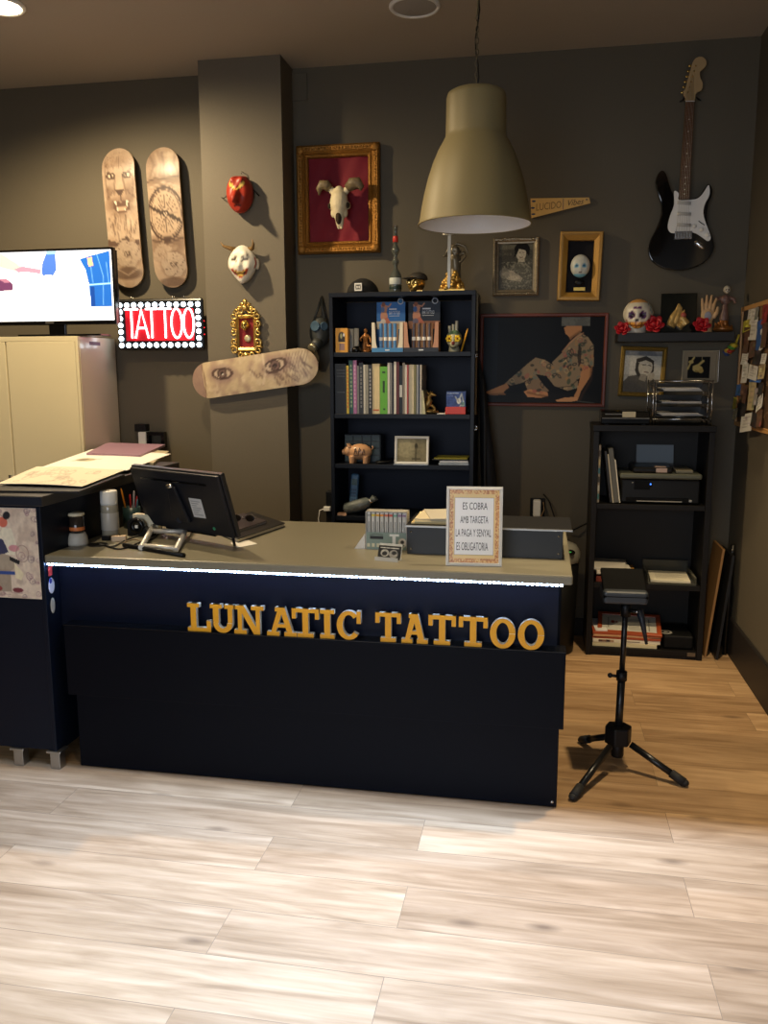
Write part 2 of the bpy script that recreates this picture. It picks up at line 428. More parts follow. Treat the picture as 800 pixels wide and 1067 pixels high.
b = MB(); b.lathe([(.055, 3.15), (.055, 3.13), (.045, 3.11), (.012, 3.1), (.0001, 3.1)], (lx, ly, 0), 28); b.tube([(lx, ly, 2.88), (lx, ly, 3.11)], .004, 6); b.build('ceiling_rose', mat('taupe_enamel'), t)
# ================================================================ reception counter
CT = .84
cx0, cx1 = -1.7805, .108
t = thing('reception_counter', 'long black reception counter with grey worktop and yellow letters', 'counter', ((cx0+cx1)/2, 3.1, 0))
cnt = t
M_top = mat('grey_worktop', (124, 119, 102), rough=.36, var=.05, bscale=200, bump=.03)
b = MB(); b.bx(cx0, cx1+.008, 2.755, 3.6, CT-.032, CT); b.build('worktop', M_top, t, bevel=.006)
b = MB(); b.bx(-1.779, .075, 2.84, 2.86, .55, CT-.033); b.build('recessed_panel', mat('black_lacquer', (8, 13, 28), rough=.4, spec=.2), t)
b = MB(); b.bx(-1.735, .103, 2.775, 2.86, .297, .569); b.build('middle_panel', M_black, t, bevel=.003)
b = MB(); b.bx(-1.712, .089, 2.793, 2.86, .004, .297); b.build('lower_panel', M_black, t, bevel=.003)
for x in (.06, -1.74): b = MB(); b.bx(x, x+.025, 2.861, 3.56, .004, CT-.033); b.build('side_panel', M_black, t, bevel=.002)
b = MB(); b.bx(-1.735, .103, 2.7745, 2.841, .569, .572); b.build('ledge', mat('ledge_gloss', (14, 16, 20), rough=.25, spec=.4), t)
b = MB()
for i in range(119):
    x = -1.776+i*.0157; b.bx(x, x+.0085, 2.763, 2.767, CT-.0385, CT-.0335)
b.build('light_strip', mat('led_cold', (225, 238, 255), emit=75, ecol=(170, 205, 255)), t)
b = MB(); b.bx(-1.735, .085, 2.766, 2.775, CT-.036, CT-.0322); b.build('strip_channel', M_white, t)
for (px, py) in ((575, 836), (583, 733)):
    p = P(px, py, 2.79); b = MB(); b.lathe([(.0001, .003), (.005, .002), (.006, 0)], (p.x, 2.792 if py > 800 else 2.792, p.z), 12, Matrix.Rotation(R(90), 3, 'X').to_4x4()); b.build('screw', M_chrome, t)

# slab-serif letters standing on the ledge
def letter(ch, x0, x1, z0, z1):
    h = z1-z0; w = x1-x0; s_ = .205*h; q = .14*h; b = MB(); y0, y1 = 2.782, 2.80
    def r(a, b_, c, d): quad([(a, c), (b_, c), (b_, d), (a, d)])
    ctr = [0]
    def quad(p): ctr[0] += 1; b.prism(p, y0-.00012*ctr[0], y1)
    def arc(a0, a1, cx, cz, rx, rz, tx, tz, n=26):
        o_ = []; i_ = []
        for k in range(n+1):
            a = R(a0+(a1-a0)*k/n); o_.append((cx+rx*math.cos(a), cz+rz*math.sin(a))); i_.append((cx+(rx-tx)*math.cos(a), cz+(rz-tz)*math.sin(a)))
        for k in range(n): quad([o_[k], o_[k+1], i_[k+1], i_[k]])
    if ch == 'L':
        r(x0+.14*w, x0+.14*w+s_, z0, z1); r(x0, x0+.14*w*2+s_, z1-q, z1); r(x0, x1, z0, z0+q); r(x1-q*1.1, x1, z0, z0+.4*h)
    elif ch == 'U':
        a, c = x0+.1*w, x1-.1*w
        r(a, a+s_, z0+.34*h, z1); r(c-s_*.8, c, z0+.34*h, z1); r(x0-.02*w, x0+.47*w, z1-q, z1); r(x1-.42*w, x1+.02*w, z1-q, z1)
        arc(180, 360, (a+c)/2, z0+.35*h, (c-a)/2, .35*h, s_*.9, q*1.2)
    elif ch == 'N':
        a, c = x0+.13*w, x1-.13*w
        r(a, a+s_*.72, z0, z1); r(c-s_*.72, c, z0, z1); quad([(a, z1), (a+s_*1.1, z1), (c, z0), (c-s_*1.1, z0)])
        r(x0, x0+.3*w, z1-q, z1); r(x0, x0+.42*w, z0, z0+q); r(x1-.42*w, x1, z1-q, z1)
    elif ch == 'A':
        m = (x0+x1)/2
        quad([(x0+.1*w, z0), (x0+.1*w+s_*.8, z0), (m+s_*.35, z1), (m-s_*.55, z1)]); quad([(x1-.1*w-s_, z0), (x1-.1*w, z0), (m+s_*.55, z1), (m-s_*.35, z1)])
        r(m-.24*w, m+.24*w, z0+.3*h, z0+.3*h+q*.85); r(x0, x0+.42*w, z0, z0+q); r(x1-.42*w, x1, z0, z0+q); r(m-.22*w, m+s_*.5, z1-q, z1)
    elif ch == 'T':
        m = (x0+x1)/2
        r(m-s_/2, m+s_/2, z0, z1); r(x0, x1, z1-q, z1); r(x0, x0+q, z1-.36*h, z1); r(x1-q, x1, z1-.36*h, z1); r(m-.3*w, m+.3*w, z0, z0+q)
    elif ch == 'I':
        m = (x0+x1)/2; r(m-s_/2, m+s_/2, z0, z1); r(x0, x1, z0, z0+q); r(x0, x1, z1-q, z1)
    elif ch == 'C':
        arc(42, 322, (x0+x1)/2, (z0+z1)/2, w/2, h/2, s_, q); r(x1-q*1.0, x1, z1-.42*h, z1)
    elif ch == 'O':
        arc(0, 360, (x0+x1)/2, (z0+z1)/2, w/2, h/2, s_, q, 40)
    yb = y1
    # rear halo plate, paler, a hair larger: the letters are cut from pale board with a yellow face
    return b
M_yel = mat('yellow_letter_face', (226, 160, 22), rough=.4); M_pale = mat('pale_letter_edge', (222, 222, 214), rough=.5)
LET = [('L', 197, 221), ('U', 221, 246), ('N', 245, 276), ('A', 279, 310), ('T', 305, 333), ('I', 334, 349), ('C', 351.5, 376.5), ('T', 391.5, 418), ('A', 418.5, 446), ('T', 446.5, 475), ('T', 478, 508), ('O', 510.5, 537), ('O', 539.5, 567)]
for ch, a, c in LET:
    m = (a+c)/2; zt = P(m, 630+(m-209)*.052+0, 2.79).z; xa, xc = P(a, 660, 2.79).x, P(c, 660, 2.79).x
    zt = .677
    b = letter(ch, xa, xc, .5725, zt)
    # yellow front faces, pale sides
    ob = b.build('letter', [M_pale, M_yel], cnt)
    for f in ob.data.polygons:
        if f.normal.y < -.9: f.material_index = 1

# ================================================================ tall side cabinet with print
t = thing('side_cabinet', 'tall black cabinet on metal feet at the left end of the counter', 'cabinet', (-1.98, 3.3, 0))
b = MB(); b.bx(-2.21, -1.8, 2.757, 3.93, .075, 1.02); b.bx(-1.8, -1.782, 2.752, 3.93, .065, 1.02); b.build('body', mat('cabinet_blue_black', (13, 20, 34), rough=.42, spec=.2), t, bevel=.002)
b = MB(); b.bx(-2.215, -1.772, 2.752, 3.95, 1.02, 1.058); b.build('top_board', mat('dark_top', (58, 56, 54), rough=.4), t, bevel=.003)
b = MB(); b.bx(-2.2145, -1.773, 2.748, 2.753, 1.024, 1.055); b.build('edge_band', mat('blue_black_edge', (24, 30, 42), rough=.4), t)
for x, y in ((-1.95, 2.775), (-1.795, 2.775), (-1.95, 3.87), (-1.795, 3.87)):
    b = MB(); b.bx(x-.02, x+.02, y-.02, y+.02, 0, .066).bx(x-.03, x+.03, y-.03, y+.03, .066, .0755); b.build('foot', M_steel, t, bevel=.002)

# generic print on the front of the cabinet (plain stand-in)
im = Img(90, 110, (0, 60, 490, 940), (226, 208, 186))
im.mix_noise(6, (205, 184, 164), .45, .62, 3)
rs = np.random.RandomState(5)
for k in range(46):
    x, y = rs.uniform(0, 490), rs.uniform(70, 930)
    if 90 < x < 330 and 150 < y < 860 and k % 3: continue
    r_ = rs.uniform(14, 38); c_ = (150, 110, 118) if k % 2 else (120, 100, 110)
    im.ringe(x, y, r_, r_*rs.uniform(.5, 1), 2.2, c_, .8, rs.uniform(0, 180)); im.ringe(x+r_*.4, y+5, r_*.5, r_*.4, 2, c_, .7)
for k in range(10): im.line([(rs.uniform(20, 470), 860+k*8), (rs.uniform(20, 470), 862+k*8)], 2.5, (140, 104, 108), .6)
# abstract flower vase in the same colours
im.poly([(90, 330), (150, 250), (230, 260), (270, 420), (240, 520), (120, 520), (80, 430)], (236, 226, 200))
im.poly([(30, 400), (80, 350), (140, 370), (185, 490), (110, 520), (30, 500)], (62, 62, 92))
im.ell(130, 600, 110, 90, (176, 160, 138)); im.rect(70, 660, 190, 880, (168, 152, 132)); im.rect(30, 675, 235, 712, (52, 80, 150))
im.ell(150, 200, 45, 50, (214, 112, 88)); im.ell(55, 320, 42, 44, (30, 32, 38)); im.ell(190, 135, 34, 40, (34, 34, 40), rt=30)
im.ell(240, 450, 52, 32, (214, 150, 152)); im.poly([(190, 530), (290, 570), (280, 610), (190, 570)], (28, 26, 30))
im.poly([(235, 590), (320, 700), (290, 760), (235, 740)], (236, 222, 184)); im.ell(50, 850, 46, 28, (146, 60, 60)); im.ell(250, 860, 52, 24, (120, 52, 60))
im.ringe(320, 500, 60, 80, 3, (160, 130, 120)); im.rect(0, 60, 490, 66, (200, 190, 180))
im.grain(20, .06, 9)
b = MB(); x0 = P(0, 600, 2.75).x
b.bx(-2.17, -1.796, 2.7545, 2.7565, .672, 1.013); b.c = [L(230, 215, 200)]*len(b.v)
picmb(b, im, (-2.0, 2.7535, .672), (.204, 0, 0), (0, 0, .341))
b.bx(-2.17, -2.0, 2.7535, 2.7545, .672, 1.013); b.c[-8:] = [L(214, 196, 176)]*8
solo('poster', b, M_v, 'beige printed poster with blue and red accents on the cabinet front', 'poster')
# small stickers on the counter's left edge
b = MB((190, 60, 58)); b.bx(-1.7815, -1.7805, 2.775, 2.8, .755, .79)
solo('sticker', b, M_v, 'small red sticker at the top left corner of the counter', 'sticker')
b = MB((214, 214, 224)); b.ell((-1.781, 2.79, .716), (.0015, .02, .03), 10); b.color(60, 70, 150); b.ell((-1.7805, 2.785, .735), (.0015, .01, .012), 8)
solo('sticker', b, M_v, 'pale round-edged sticker below the red one beside the cabinet', 'sticker')
b = MB((190, 184, 170)); b.ell((-1.781, 2.79, .64), (.0015, .015, .03), 10)
solo('sticker', b, M_v, 'lowest beige sticker on the gap beside the cabinet', 'sticker')
# ================================================================ on the counter
def flat(b, pts, z0, z1): return b.prismz([(p[0], p[1]) for p in pts], z0, z1)
# jar candle burner
c = G(77, 569, CT); c = (c.x, c.y+.03, CT)
t = thing('candle_burner', 'small dark glass jar with cream lid on a grey plastic base at the counter edge', 'jar', c)
MB().lathe([(.0001, 0), (.038, 0), (.04, .008), (.037, .03), (.031, .046), (.027, .048), (.0001, .048)], c, 28).build('base', mat('grey_plastic', (196, 190, 176), rough=.45), t)
MB().lathe([(.0001, .048), (.026, .048), (.028, .06), (.028, .115), (.0001, .115)], c, 28).build('jar', mat('smoked_glass', (52, 44, 38), rough=.08, coat=.5), t)
MB().lathe([(.0285, .058), (.0287, .06), (.0287, .07), (.0285, .072)], c, 28).build('orange_band', mat('orange_label', (214, 120, 60), rough=.4), t)
MB().lathe([(.0001, .115), (.03, .115), (.031, .12), (.029, .126), (.0001, .126)], c, 28).build('lid', mat('cream_plastic', (228, 216, 184), rough=.4), t)
# spray bottle
c = G(113, 560, CT); c = (c.x, c.y+.02, CT)
t = thing('spray_bottle', 'clear cylindrical bottle of water with a wide white cap beside the burner', 'bottle', c)
MB().lathe([(.0001, .002), (.032, .002), (.035, .012), (.035, .115), (.034, .13), (.03, .137), (.0001, .137)], c, 32).build('body', mat('cloudy_plastic', (150, 146, 132), rough=.12, coat=.6), t)
MB().lathe([(.0352, .03), (.0354, .031), (.0354, .1), (.0352, .101)], c, 32).build('label', mat('silver_label', (170, 166, 158), rough=.3), t)
MB().lathe([(.0001, .132), (.033, .132), (.034, .14), (.034, .185), (.031, .19), (.0001, .188)], c, 32).build('cap', M_white, t)
# pen cup and pens
c = G(131, 552, CT); c = (c.x, c.y+.06, CT)
t = thing('pen_cup', 'dark teal pen cup behind the white-capped bottle', 'pen cup', c)
MB().lathe([(.0001, 0), (.036, 0), (.037, .09), (.034, .09), (.033, .006), (.0001, .006)], c, 24).build('cup', mat('teal_plastic', (40, 62, 62), rough=.35), t)
for i, (nm, col, dx, dy, ln) in enumerate((('orange pencil', (236, 150, 40), -.022, -.01, .165), ('red pen', (190, 40, 34), .004, -.012, .14), ('second red marker beside the red pen', (160, 34, 36), .016, .004, .13), ('silver pen', (170, 168, 170), .004, .012, .15), ('blue-green pen leaning right', (50, 96, 110), .022, -.004, .12))):
    b = MB(); p0 = Vector((c[0]+dx*.5, c[1]+dy*.6, CT+.008)); d = Vector((dx*1.1, dy, ln)).normalized()
    b.tube([p0, p0+d*(ln*.9), p0+d*(ln*.95), p0+d*ln], [.004, .004, .003, .001], 8)
    solo('pencil' if 'pencil' in nm else 'pen', b, mat('pen_'+str(i), col, rough=.35), nm+' standing in the teal cup', 'pencil' if 'pencil' in nm else 'pen')
# tape dispenser
c = G(141, 559, CT)
t = thing('tape_dispenser', 'black tape dispenser with a pale roll between bottle and monitor', 'tape dispenser', (c.x, c.y+.02, CT))
b = MB(); b.prism([(c.x-.035, CT+.001), (c.x+.075, CT+.001), (c.x+.075, CT+.02), (c.x+.04, CT+.035), (c.x-.01, CT+.075), (c.x-.035, CT+.06)], c.y, c.y+.04); b.build('body', M_blk, t, bevel=.004)
b = MB(); M = Matrix.Rotation(R(90), 4, 'X'); b.lathe([(.012, -.02), (.03, -.02), (.03, .002), (.012, .002), (.012, -.02)], (c.x+.01, c.y-.003, CT+.042), 28, M); b.build('tape_roll', M_blkgl, t)
b = MB(); b.bx(c.x+.004, c.x+.016, c.y-.008, c.y-.0035, CT+.036, CT+.048); b.build('hub', M_white, t)
b = MB(); b.bx(c.x-.03, c.x+.08, c.y+.0405, c.y+.075, CT+.001, CT+.085); b.build('card_holder', mat('cream_plastic'), t, bevel=.003)
# little boxes / connector block
c = G(122, 564, CT); b = MB(); b.T = tr(c.x, c.y, CT) @ Matrix.Rotation(R(20), 4, 'Z'); b.bx(-.02, .035, -.012, .012, 0, .022)
solo('small_box', b, mat('small_carton', (204, 180, 150), rough=.5), 'tiny pale carton in front of the white-capped bottle', 'box', bevel=.002)
c = G(112, 563, CT); b = MB(); b.T = tr(c.x, c.y, CT); b.bx(-.02, .012, -.01, .008, 0, .018).tube([(.012, 0, .009), (.03, -.005, .012), (.04, .004, .006)], .004, 6)
solo('power_adapter', b, M_blk, 'small black plug adapter lying below the white-capped bottle', 'adapter', bevel=.002)
# grommet and cables
c = G(102, 568, CT); b = MB(); b.lathe([(.0001, .002), (.03, .002), (.036, .004), (.038, .001), (.038, 0)], c, 28)
solo('cable_grommet', b, M_blk, 'round black cable hole cover in the worktop near the candle burner', 'grommet')
def cable(pxs, z, r, m, nm, label):
    pts = [G(x, y, z) for x, y in pxs]; out = []
    for i in range(len(pts)-1):
        p0, p1, p2, p3 = pts[max(i-1, 0)], pts[i], pts[i+1], pts[min(i+2, len(pts)-1)]
        for k in range(6):
            u = k/6; out.append(.5*((2*p1)+(p2-p0)*u+(2*p0-5*p1+4*p2-p3)*u*u+(3*p1-p0-3*p2+p3)*u**3))
    out.append(pts[-1]); b = MB(); b.tube(out, r, 6)
    return solo(nm, b, m, label, 'cable')
cable([(104, 567), (118, 569), (132, 562), (150, 556), (166, 548), (176, 548)], CT+.004, .0035, mat('grey_cable', (92, 88, 80), rough=.4), 'cable', 'grey cable from the grommet to the back of the monitor')
cable([(108, 568), (126, 572), (146, 565), (160, 561), (168, 552)], CT+.004, .003, M_blk, 'cable', 'black cable curling nearest the counter edge')
cable([(128, 566), (140, 562), (150, 564), (160, 555), (172, 552)], CT+.011, .003, mat('tan_cable', (128, 110, 84), rough=.4), 'cable', 'tan cable crossing over the others under the monitor')

# monitor seen from behind
t = thing('monitor', 'large black computer monitor seen from behind on a pale easel stand', 'monitor', (-1.34, 3.02, CT))
BR = P(248, 561, 2.98); W_, H_ = .535, .262
w = Vector((-math.cos(R(27)), math.sin(R(27)), 0)); nb = Vector((-math.sin(R(27)), -math.cos(R(27)), 0))
up = (Vector((0, 0, 1))*math.cos(R(17))+nb*math.sin(R(17))).normalized(); nn = w.cross(up); nn = nn if nn.dot(nb) > 0 else -nn
MM = Matrix((( -w.x, nn.x, up.x, 0), (-w.y, nn.y, up.y, 0), (-w.z, nn.z, up.z, 0), (0, 0, 0, 1)))
MM.translation = BR+w*W_       # local: x 0..W to the right, y towards the camera, z up the panel
b = MB(); b.T = MM
b.bx(0, W_, -.02, 0, 0, H_); b.build('bezel', mat('monitor_edge', (34, 34, 38), rough=.3), t, bevel=.004)
b = MB(); b.T = MM; b.bx(.004, W_-.004, .0, .014, .004, H_-.004); b.build('back_cover', mat('monitor_back', (24, 26, 33), rough=.42, bump=.04, bscale=500), t, bevel=.006)
b = MB(); b.T = MM; b.bx(.012, W_-.012, -.0225, -.0205, .018, H_-.012); b.build('screen', mat('dark_screen', (30, 40, 60), rough=.1), t)
b = MB(); b.T = MM; b.bx(.06, W_-.08, .0145, .0155, H_-.048, H_-.04); b.build('vent', M_blkgl, t)
b = MB(); b.T = MM; b.bx(.33, .40, .0143, .0152, .075, .155)
im = Img(24, 28, (0, 0, 24, 28), (214, 214, 212))
for k in range(7): im.line([(3, 4+k*3.3), (20-(k % 3)*4, 4+k*3.3)], .8, (120, 120, 125))
b.mi = 0; b.build('label', M_white, t)
b = MB(); b.T = MM; picmb(b, im, (.33, .0156, .075), (.07, 0, 0), (0, 0, .08)); b.build('label_print', M_v, t)
b = MB(); b.T = MM; b.cyl((.43, .0142, .035), (.43, .0155, .035), .007, n=14); b.build('green_sticker', mat('green_dot', (60, 150, 110), rough=.4), t)
b = MB(); b.T = MM; b.prism([(.2, .05), (.31, .05), (.275, .2), (.235, .2)], .0135, .03); b.build('stand_mount', mat('monitor_back'), t, bevel=.006)
b = MB(); b.T = MM; b.sculpt((.255, .03, .205), (.018, .012, .01), [], 12); b.build('mount_knob', M_chrome, t)
# easel
h1, h2 = G(166, 550, CT), G(202, 549, CT); f1, f2 = G(147, 574, CT), G(183, 577, CT)
M_sil = mat('pale_aluminium', (214, 210, 200), rough=.38, metal=.4)
z0 = CT+.012; ztop = CT+.05
def lp(a, b_, u): return a*(1-u)+b_*u
q = [Vector((h1.x, h1.y, ztop)), Vector((h2.x, h2.y, ztop)), Vector((f2.x, f2.y, z0)), Vector((f1.x, f1.y, z0))]
for (a, c_) in ((0, 3), (1, 2)):
    b = MB(); b.tube([q[a], lp(q[a], q[c_], .5), q[c_]], .011, 8); b.build('stand_leg', M_sil, t)
for u in (0.05, .5, .95):
    b = MB(); b.tube([lp(q[0], q[3], u), lp(q[1], q[2], u)], .01, 8); b.build('stand_crossbar', M_sil, t)
fa, fb = G(129, 570, CT), G(192, 581, CT); fa.z = fb.z = CT+.0085
b = MB(); b.tube([fa, fb], .008, 10); b.build('foot_bar', M_blk, t)
b = MB(); a_ = lp(q[0], q[1], .35); b.tube([a_, a_+Vector((0, 0, .03)), MM @ Vector((.255, .028, .06))], [.02, .018, .014], 10); b.build('hinge', mat('hinge_blue_black', (30, 34, 44), rough=.35), t)
b = MB(); b.T = MM; b.bx(.1, .4, -.018, -.004, -.012, .001); b.build('chin', M_blk, t)
b = MB(); e0 = MM @ Vector((.05, -.01, .002)); b.tube([(e0.x, e0.y, e0.z), (e0.x, e0.y+.03, CT+.003)], .006, 8); b.build('rear_prop', M_blk, t); b = MB(); e1 = MM @ Vector((W_-.04, -.01, .002)); b.tube([e1, (e1.x, e1.y+.02, CT+.003)], .006, 8); b.build('rear_prop', M_blk, t)

# notebooks behind the monitor
nb1 = [G(248, 566, CT), G(297, 549, CT), G(262, 537, CT), G(215, 552, CT)]
b = MB(); flat(b, nb1, CT+.003, CT+.017)
t = thing('notebook', 'thick black notebook with cream pages lying behind the monitor', 'notebook', (nb1[0].x, nb1[0].y, CT))
cc = sum((Vector(p) for p in nb1), Vector())/4
flat(MB(), nb1, CT, CT+.003).build('back_cover', M_blk, t); flat(MB(), nb1, CT+.015, CT+.018).build('front_cover', M_blk, t)
flat(MB(), [cc+(p-cc)*.97 for p in nb1], CT+.003, CT+.015).build('pages', mat('cream_pages', (222, 208, 178), rough=.7), t)
nb2 = [cc+(p-cc)*.7+Vector((-.03, -.004, 0)) for p in nb1]
t = thing('notebook', 'smaller dark notebook with grey edge, on top of the thick black one', 'notebook', (nb2[0].x, nb2[0].y, CT+.018))
flat(MB(), nb2, CT+.018, CT+.026).build('pages', mat('grey_pages', (160, 156, 150), rough=.7), t); flat(MB(), nb2, CT+.026, CT+.028).build('front_cover', mat('plum_cover', (44, 34, 40), rough=.4), t)
# sunglasses
c = sum((Vector(p) for p in nb2), Vector())/4; c.z = CT+.0283; c.x += .02
t = thing('sunglasses', 'thin wire sunglasses folded on the smaller notebook', 'sunglasses', c)
for s_ in (-1, 1):
    b = MB(); b.tube([c+Vector((s_*.03+.022*math.cos(a), .004*math.sin(a), .016+.015*math.sin(a))) for a in [i*PI/8 for i in range(17)]], .0012, 5, False)
    b.build('rim', M_chrome, t)
    b = MB(); b.sculpt(c+Vector((s_*.03, 0, .016)), (.021, .0015, .014), [], 12); b.build('lens', mat('tinted_lens', (40, 36, 34), rough=.05), t)
    b = MB(); b.tube([c+Vector((s_*.052, 0, .018)), c+Vector((s_*.05, .04, .01)), c+Vector((-s_*.02, .045, .003))], .0014, 5); b.build('temple', M_chrome, t)
b = MB(); b.tube([c+Vector((-.009, 0, .02)), c+Vector((0, 0, .023)), c+Vector((.009, 0, .02))], .0014, 5); b.build('bridge', M_chrome, t)
c2 = c+Vector((-.058, .02, 0)); b = MB(); b.lathe([(.0001, 0), (.012, 0), (.013, .02), (.008, .03), (.0001, .032)], c2, 16)
solo('bottle_cap', b, mat('yellow_plastic', (224, 190, 50), rough=.35), 'small yellow cap on the notebooks beside the monitor edge', 'cap')
pp = [G(247, 571, CT), G(268, 567, CT), G(258, 563, CT), G(240, 566, CT)]
b = MB(); flat(b, pp, CT+.0005, CT+.0015); solo('paper_slip', b, M_paper, 'small white paper slip below the monitor corner', 'paper')

# marker set in a clear case
t = thing('marker_set', 'clear case of grey and coloured markers with a grey-green card front', 'markers', (-.555, 3.06, CT))
A, B_ = G(383, 571, CT), G(422, 575, CT); yb = (A.y+B_.y)/2; xa, xb = A.x, B_.x
zt = P(400, 533, yb).z
rows = [(168, 166, 158), (225, 200, 60), (232, 170, 40), (226, 150, 50), (214, 110, 60), (206, 84, 60), (120, 170, 150), (150, 120, 150)]
b = MB((200, 200, 192))
n = 9; dx = (xb-xa)/n
for i in range(n):
    x = xa+dx*(i+.5); col = rows[min(i, 7)]
    mk = MB((206, 204, 196)); mk.bx(x-dx*.36, x+dx*.36, yb+.006, yb+.02, CT+.006, zt-.02)
    mk.color(*col); mk.bx(x-dx*.38, x+dx*.38, yb+.005, yb+.021, zt-.02, zt-.012)
    mk.color(150, 148, 142); mk.bx(x-dx*.12, x+dx*.12, yb+.0045, yb+.006, CT+.055, zt-.04)
    mk.color(232, 230, 222); mk.bx(x-dx*.36, x+dx*.36, yb+.008, yb+.02, zt-.012, zt-.006)
    mk.build('marker', M_vm, t)
b = MB(); b.bx(xa, xb, yb+.022, yb+.06, CT+.004, zt-.004).bx(xa-.002, xb+.002, yb+.0, yb+.062, CT, CT+.004).bx(xa-.002, xb+.002, yb+.004, yb+.062, zt-.004, zt-.001).bx(xa-.003, xa, yb, yb+.062, CT, zt-.001).bx(xb, xb+.003, yb, yb+.062, CT, zt-.001)
b.build('case', mat('frosted_case', (176, 172, 164), rough=.25), t)
im = Img(84, 40, (80, 330, 380, 470), (134, 152, 142))
im.line([(108, 352), (150, 346), (205, 350)], 6, (60, 68, 66), .75); im.rect(108, 362, 210, 384, (34, 36, 38))
im.rect(255, 342, 328, 362, (238, 238, 232)); im.rect(277, 342, 302, 440, (238, 238, 232)); im.ell(352, 412, 32, 38, (214, 204, 188)); im.ell(352, 405, 14, 14, (60, 55, 50)); im.rect(338, 430, 366, 436, (60, 55, 50))
for k in range(8): im.rect(84+k*36, 420, 108+k*36, 452, (212, 206, 176) if k < 4 else (150, 168, 158))
b = MB(); picmb(b, im, (xa, yb-.001, CT+.001), (xb-xa, 0, 0), (0, 0, P(400, 555, yb).z-CT)); b.bx(xa, xb, yb-.0005, yb+.0, CT+.001, P(400, 555, yb).z); b.c[-8:] = [L(134, 152, 142)]*8
b.build('card_front', M_v, t)
# folded white paper beside it
b = MB(); b.T = tr(xa-.018, yb+.035, CT) @ rot(0, 0, 0); b.prism([(-.03, 0), (.012, .0), (.012, .06)], -.03, .04)
solo('folded_paper', b, M_paper, 'folded white paper leaning on the left of the marker case', 'paper')
# business card holder
c = G(404, 584, CT)
t = thing('card_holder', 'clear acrylic holder with black and white business cards', 'card holder', (c.x, c.y, CT))
Mx = tr(c.x, c.y, CT+.001) @ rot(-22, 0, -12)
b = MB(); b.T = tr(c.x, c.y, CT) @ rot(0, 0, -12); b.bx(-.044, .044, -.014, .03, 0, .003); b.bx(-.044, .044, -.0165, -.0135, 0, .014); b.build('base', mat('clear_acrylic', (226, 226, 220), rough=.06, alpha=.45), t)
im = Img(44, 28, (0, 0, 85, 55), (26, 26, 26))
im.ell(26, 28, 16, 14, (200, 196, 184), .8); im.ell(26, 30, 10, 8, (30, 30, 30)); im.ell(60, 30, 17, 16, (190, 186, 176), .7); im.ell(62, 26, 9, 7, (36, 36, 36)); im.line([(8, 8), (78, 8)], 3, (220, 218, 210)); im.grain(20, .3, 2)
b = MB(); b.T = Mx; b.color(30, 30, 30); b.bx(-.042, .042, .002, .008, 0, .052); picmb(b, im, (-.042, .0015, 0), (.084, 0, 0), (0, 0, .052)); b.build('business_cards', M_v, t)
b = MB(); b.T = Mx; b.bx(-.044, .044, .009, .0115, -.0, .062); b.build('back_plate', mat('clear_acrylic'), t)

# raised black box along the back of the counter
hx0, hx1, hy = G(424, 577, CT).x, .088, 3.0
hz = P(424, 547, hy).z
t = thing('desk_riser', 'low black panelled riser with a bright steel top edge on the counter', 'desk riser', (-.2, 3.12, CT))
b = MB(); b.bx(hx0, hx1, hy, hy+.016, CT, hz-.006); b.build('front_panel', mat('charcoal_panel', (40, 42, 44), rough=.42), t, bevel=.002)
for x in (hx0, hx1-.016): b = MB(); b.bx(x, x+.016, hy+.016, hy+.26, CT, hz-.006); b.build('side_panel', M_black, t)
b = MB(); b.bx(hx0-.005, hx1+.03, hy+.004, hy+.27, hz-.006, hz-.001); b.build('top_board', mat('dark_matte_top', (22, 22, 24), rough=.8, spec=.2), t)
b = MB(); b.bx(hx0-.005, hx1+.032, hy-.008, hy+.004, hz-.006, hz); b.build('steel_trim', M_steel, t)
for x in (hx0+.015, hx1-.015):
    for z in (CT+.02, hz-.025):
        b = MB(); b.lathe([(.0001, .003), (.0035, .002), (.004, 0)], (x, hy, z), 10, Matrix.Rotation(R(90), 4, 'X')); b.build('screw', M_chrome, t)
# papers on it
rs = random.Random(3)
for i, (dx, col, a, th, w_, lb) in enumerate(((.0, (206, 184, 132), 0, .006, .2, 'cream stapled booklet at the bottom of the pile on the riser'), (.008, (218, 204, 160), 3, .005, .2, 'second cream booklet in the pile on the riser'), (.01, (196, 184, 156), -2, .008, .19, 'thick beige pad near the top of the riser pile'), (.03, (176, 170, 156), 14, .003, .17, 'grey loose sheet twisted on top of the riser pile'))):
    b = MB(); z = hz+.0005+[0, .0065, .012, .0205][i]; b.T = tr(hx0+.112+dx, hy+.135, z) @ rot(0, 0, a); b.bx(-w_/2, w_/2, -.11, .11, 0, th)
    solo('booklet' if i < 3 else 'paper_sheet', b, mat('pile_%d' % i, col, rough=.7, var=.05), lb, 'booklet' if i < 3 else 'paper', bevel=.001)
# framed notice
A, B_ = G(465, 590, CT), G(522, 591, CT); y0 = 2.84
xa, xb = P(465, 590, y0).x, P(522, 590, y0).x; zt = P(497, 507, y0+.03).z
t = thing('framed_notice', 'white-framed notice sign with gold border standing on the counter', 'sign', ((xa+xb)/2, y0+.02, CT))
Mx = tr((xa+xb)/2, y0, CT+.001) @ rot(-7, 0, 4); W2 = (xb-xa)/2+.002; Hn = (zt-CT)/math.cos(R(7))-.002
b = MB(); b.T = Mx; b.ring(-W2, W2, 0, Hn, [(0, .012), (0, 0), (.008, -.002), (.011, .002), (.011, .012)]); b.build('frame', M_white, t)
im = Img(140, 190, (70, 100, 650, 900), (222, 158, 84))
im.mix_noise(60, (178, 100, 44), .45, .6, 8, .8); im.mix_noise(40, (246, 214, 130), .5, .62, 18, .8)
im.rect(118, 150, 602, 850, (240, 206, 130)); im.rect(132, 185, 585, 812, (150, 110, 70)); im.rect(136, 190, 581, 808, (250, 248, 244))
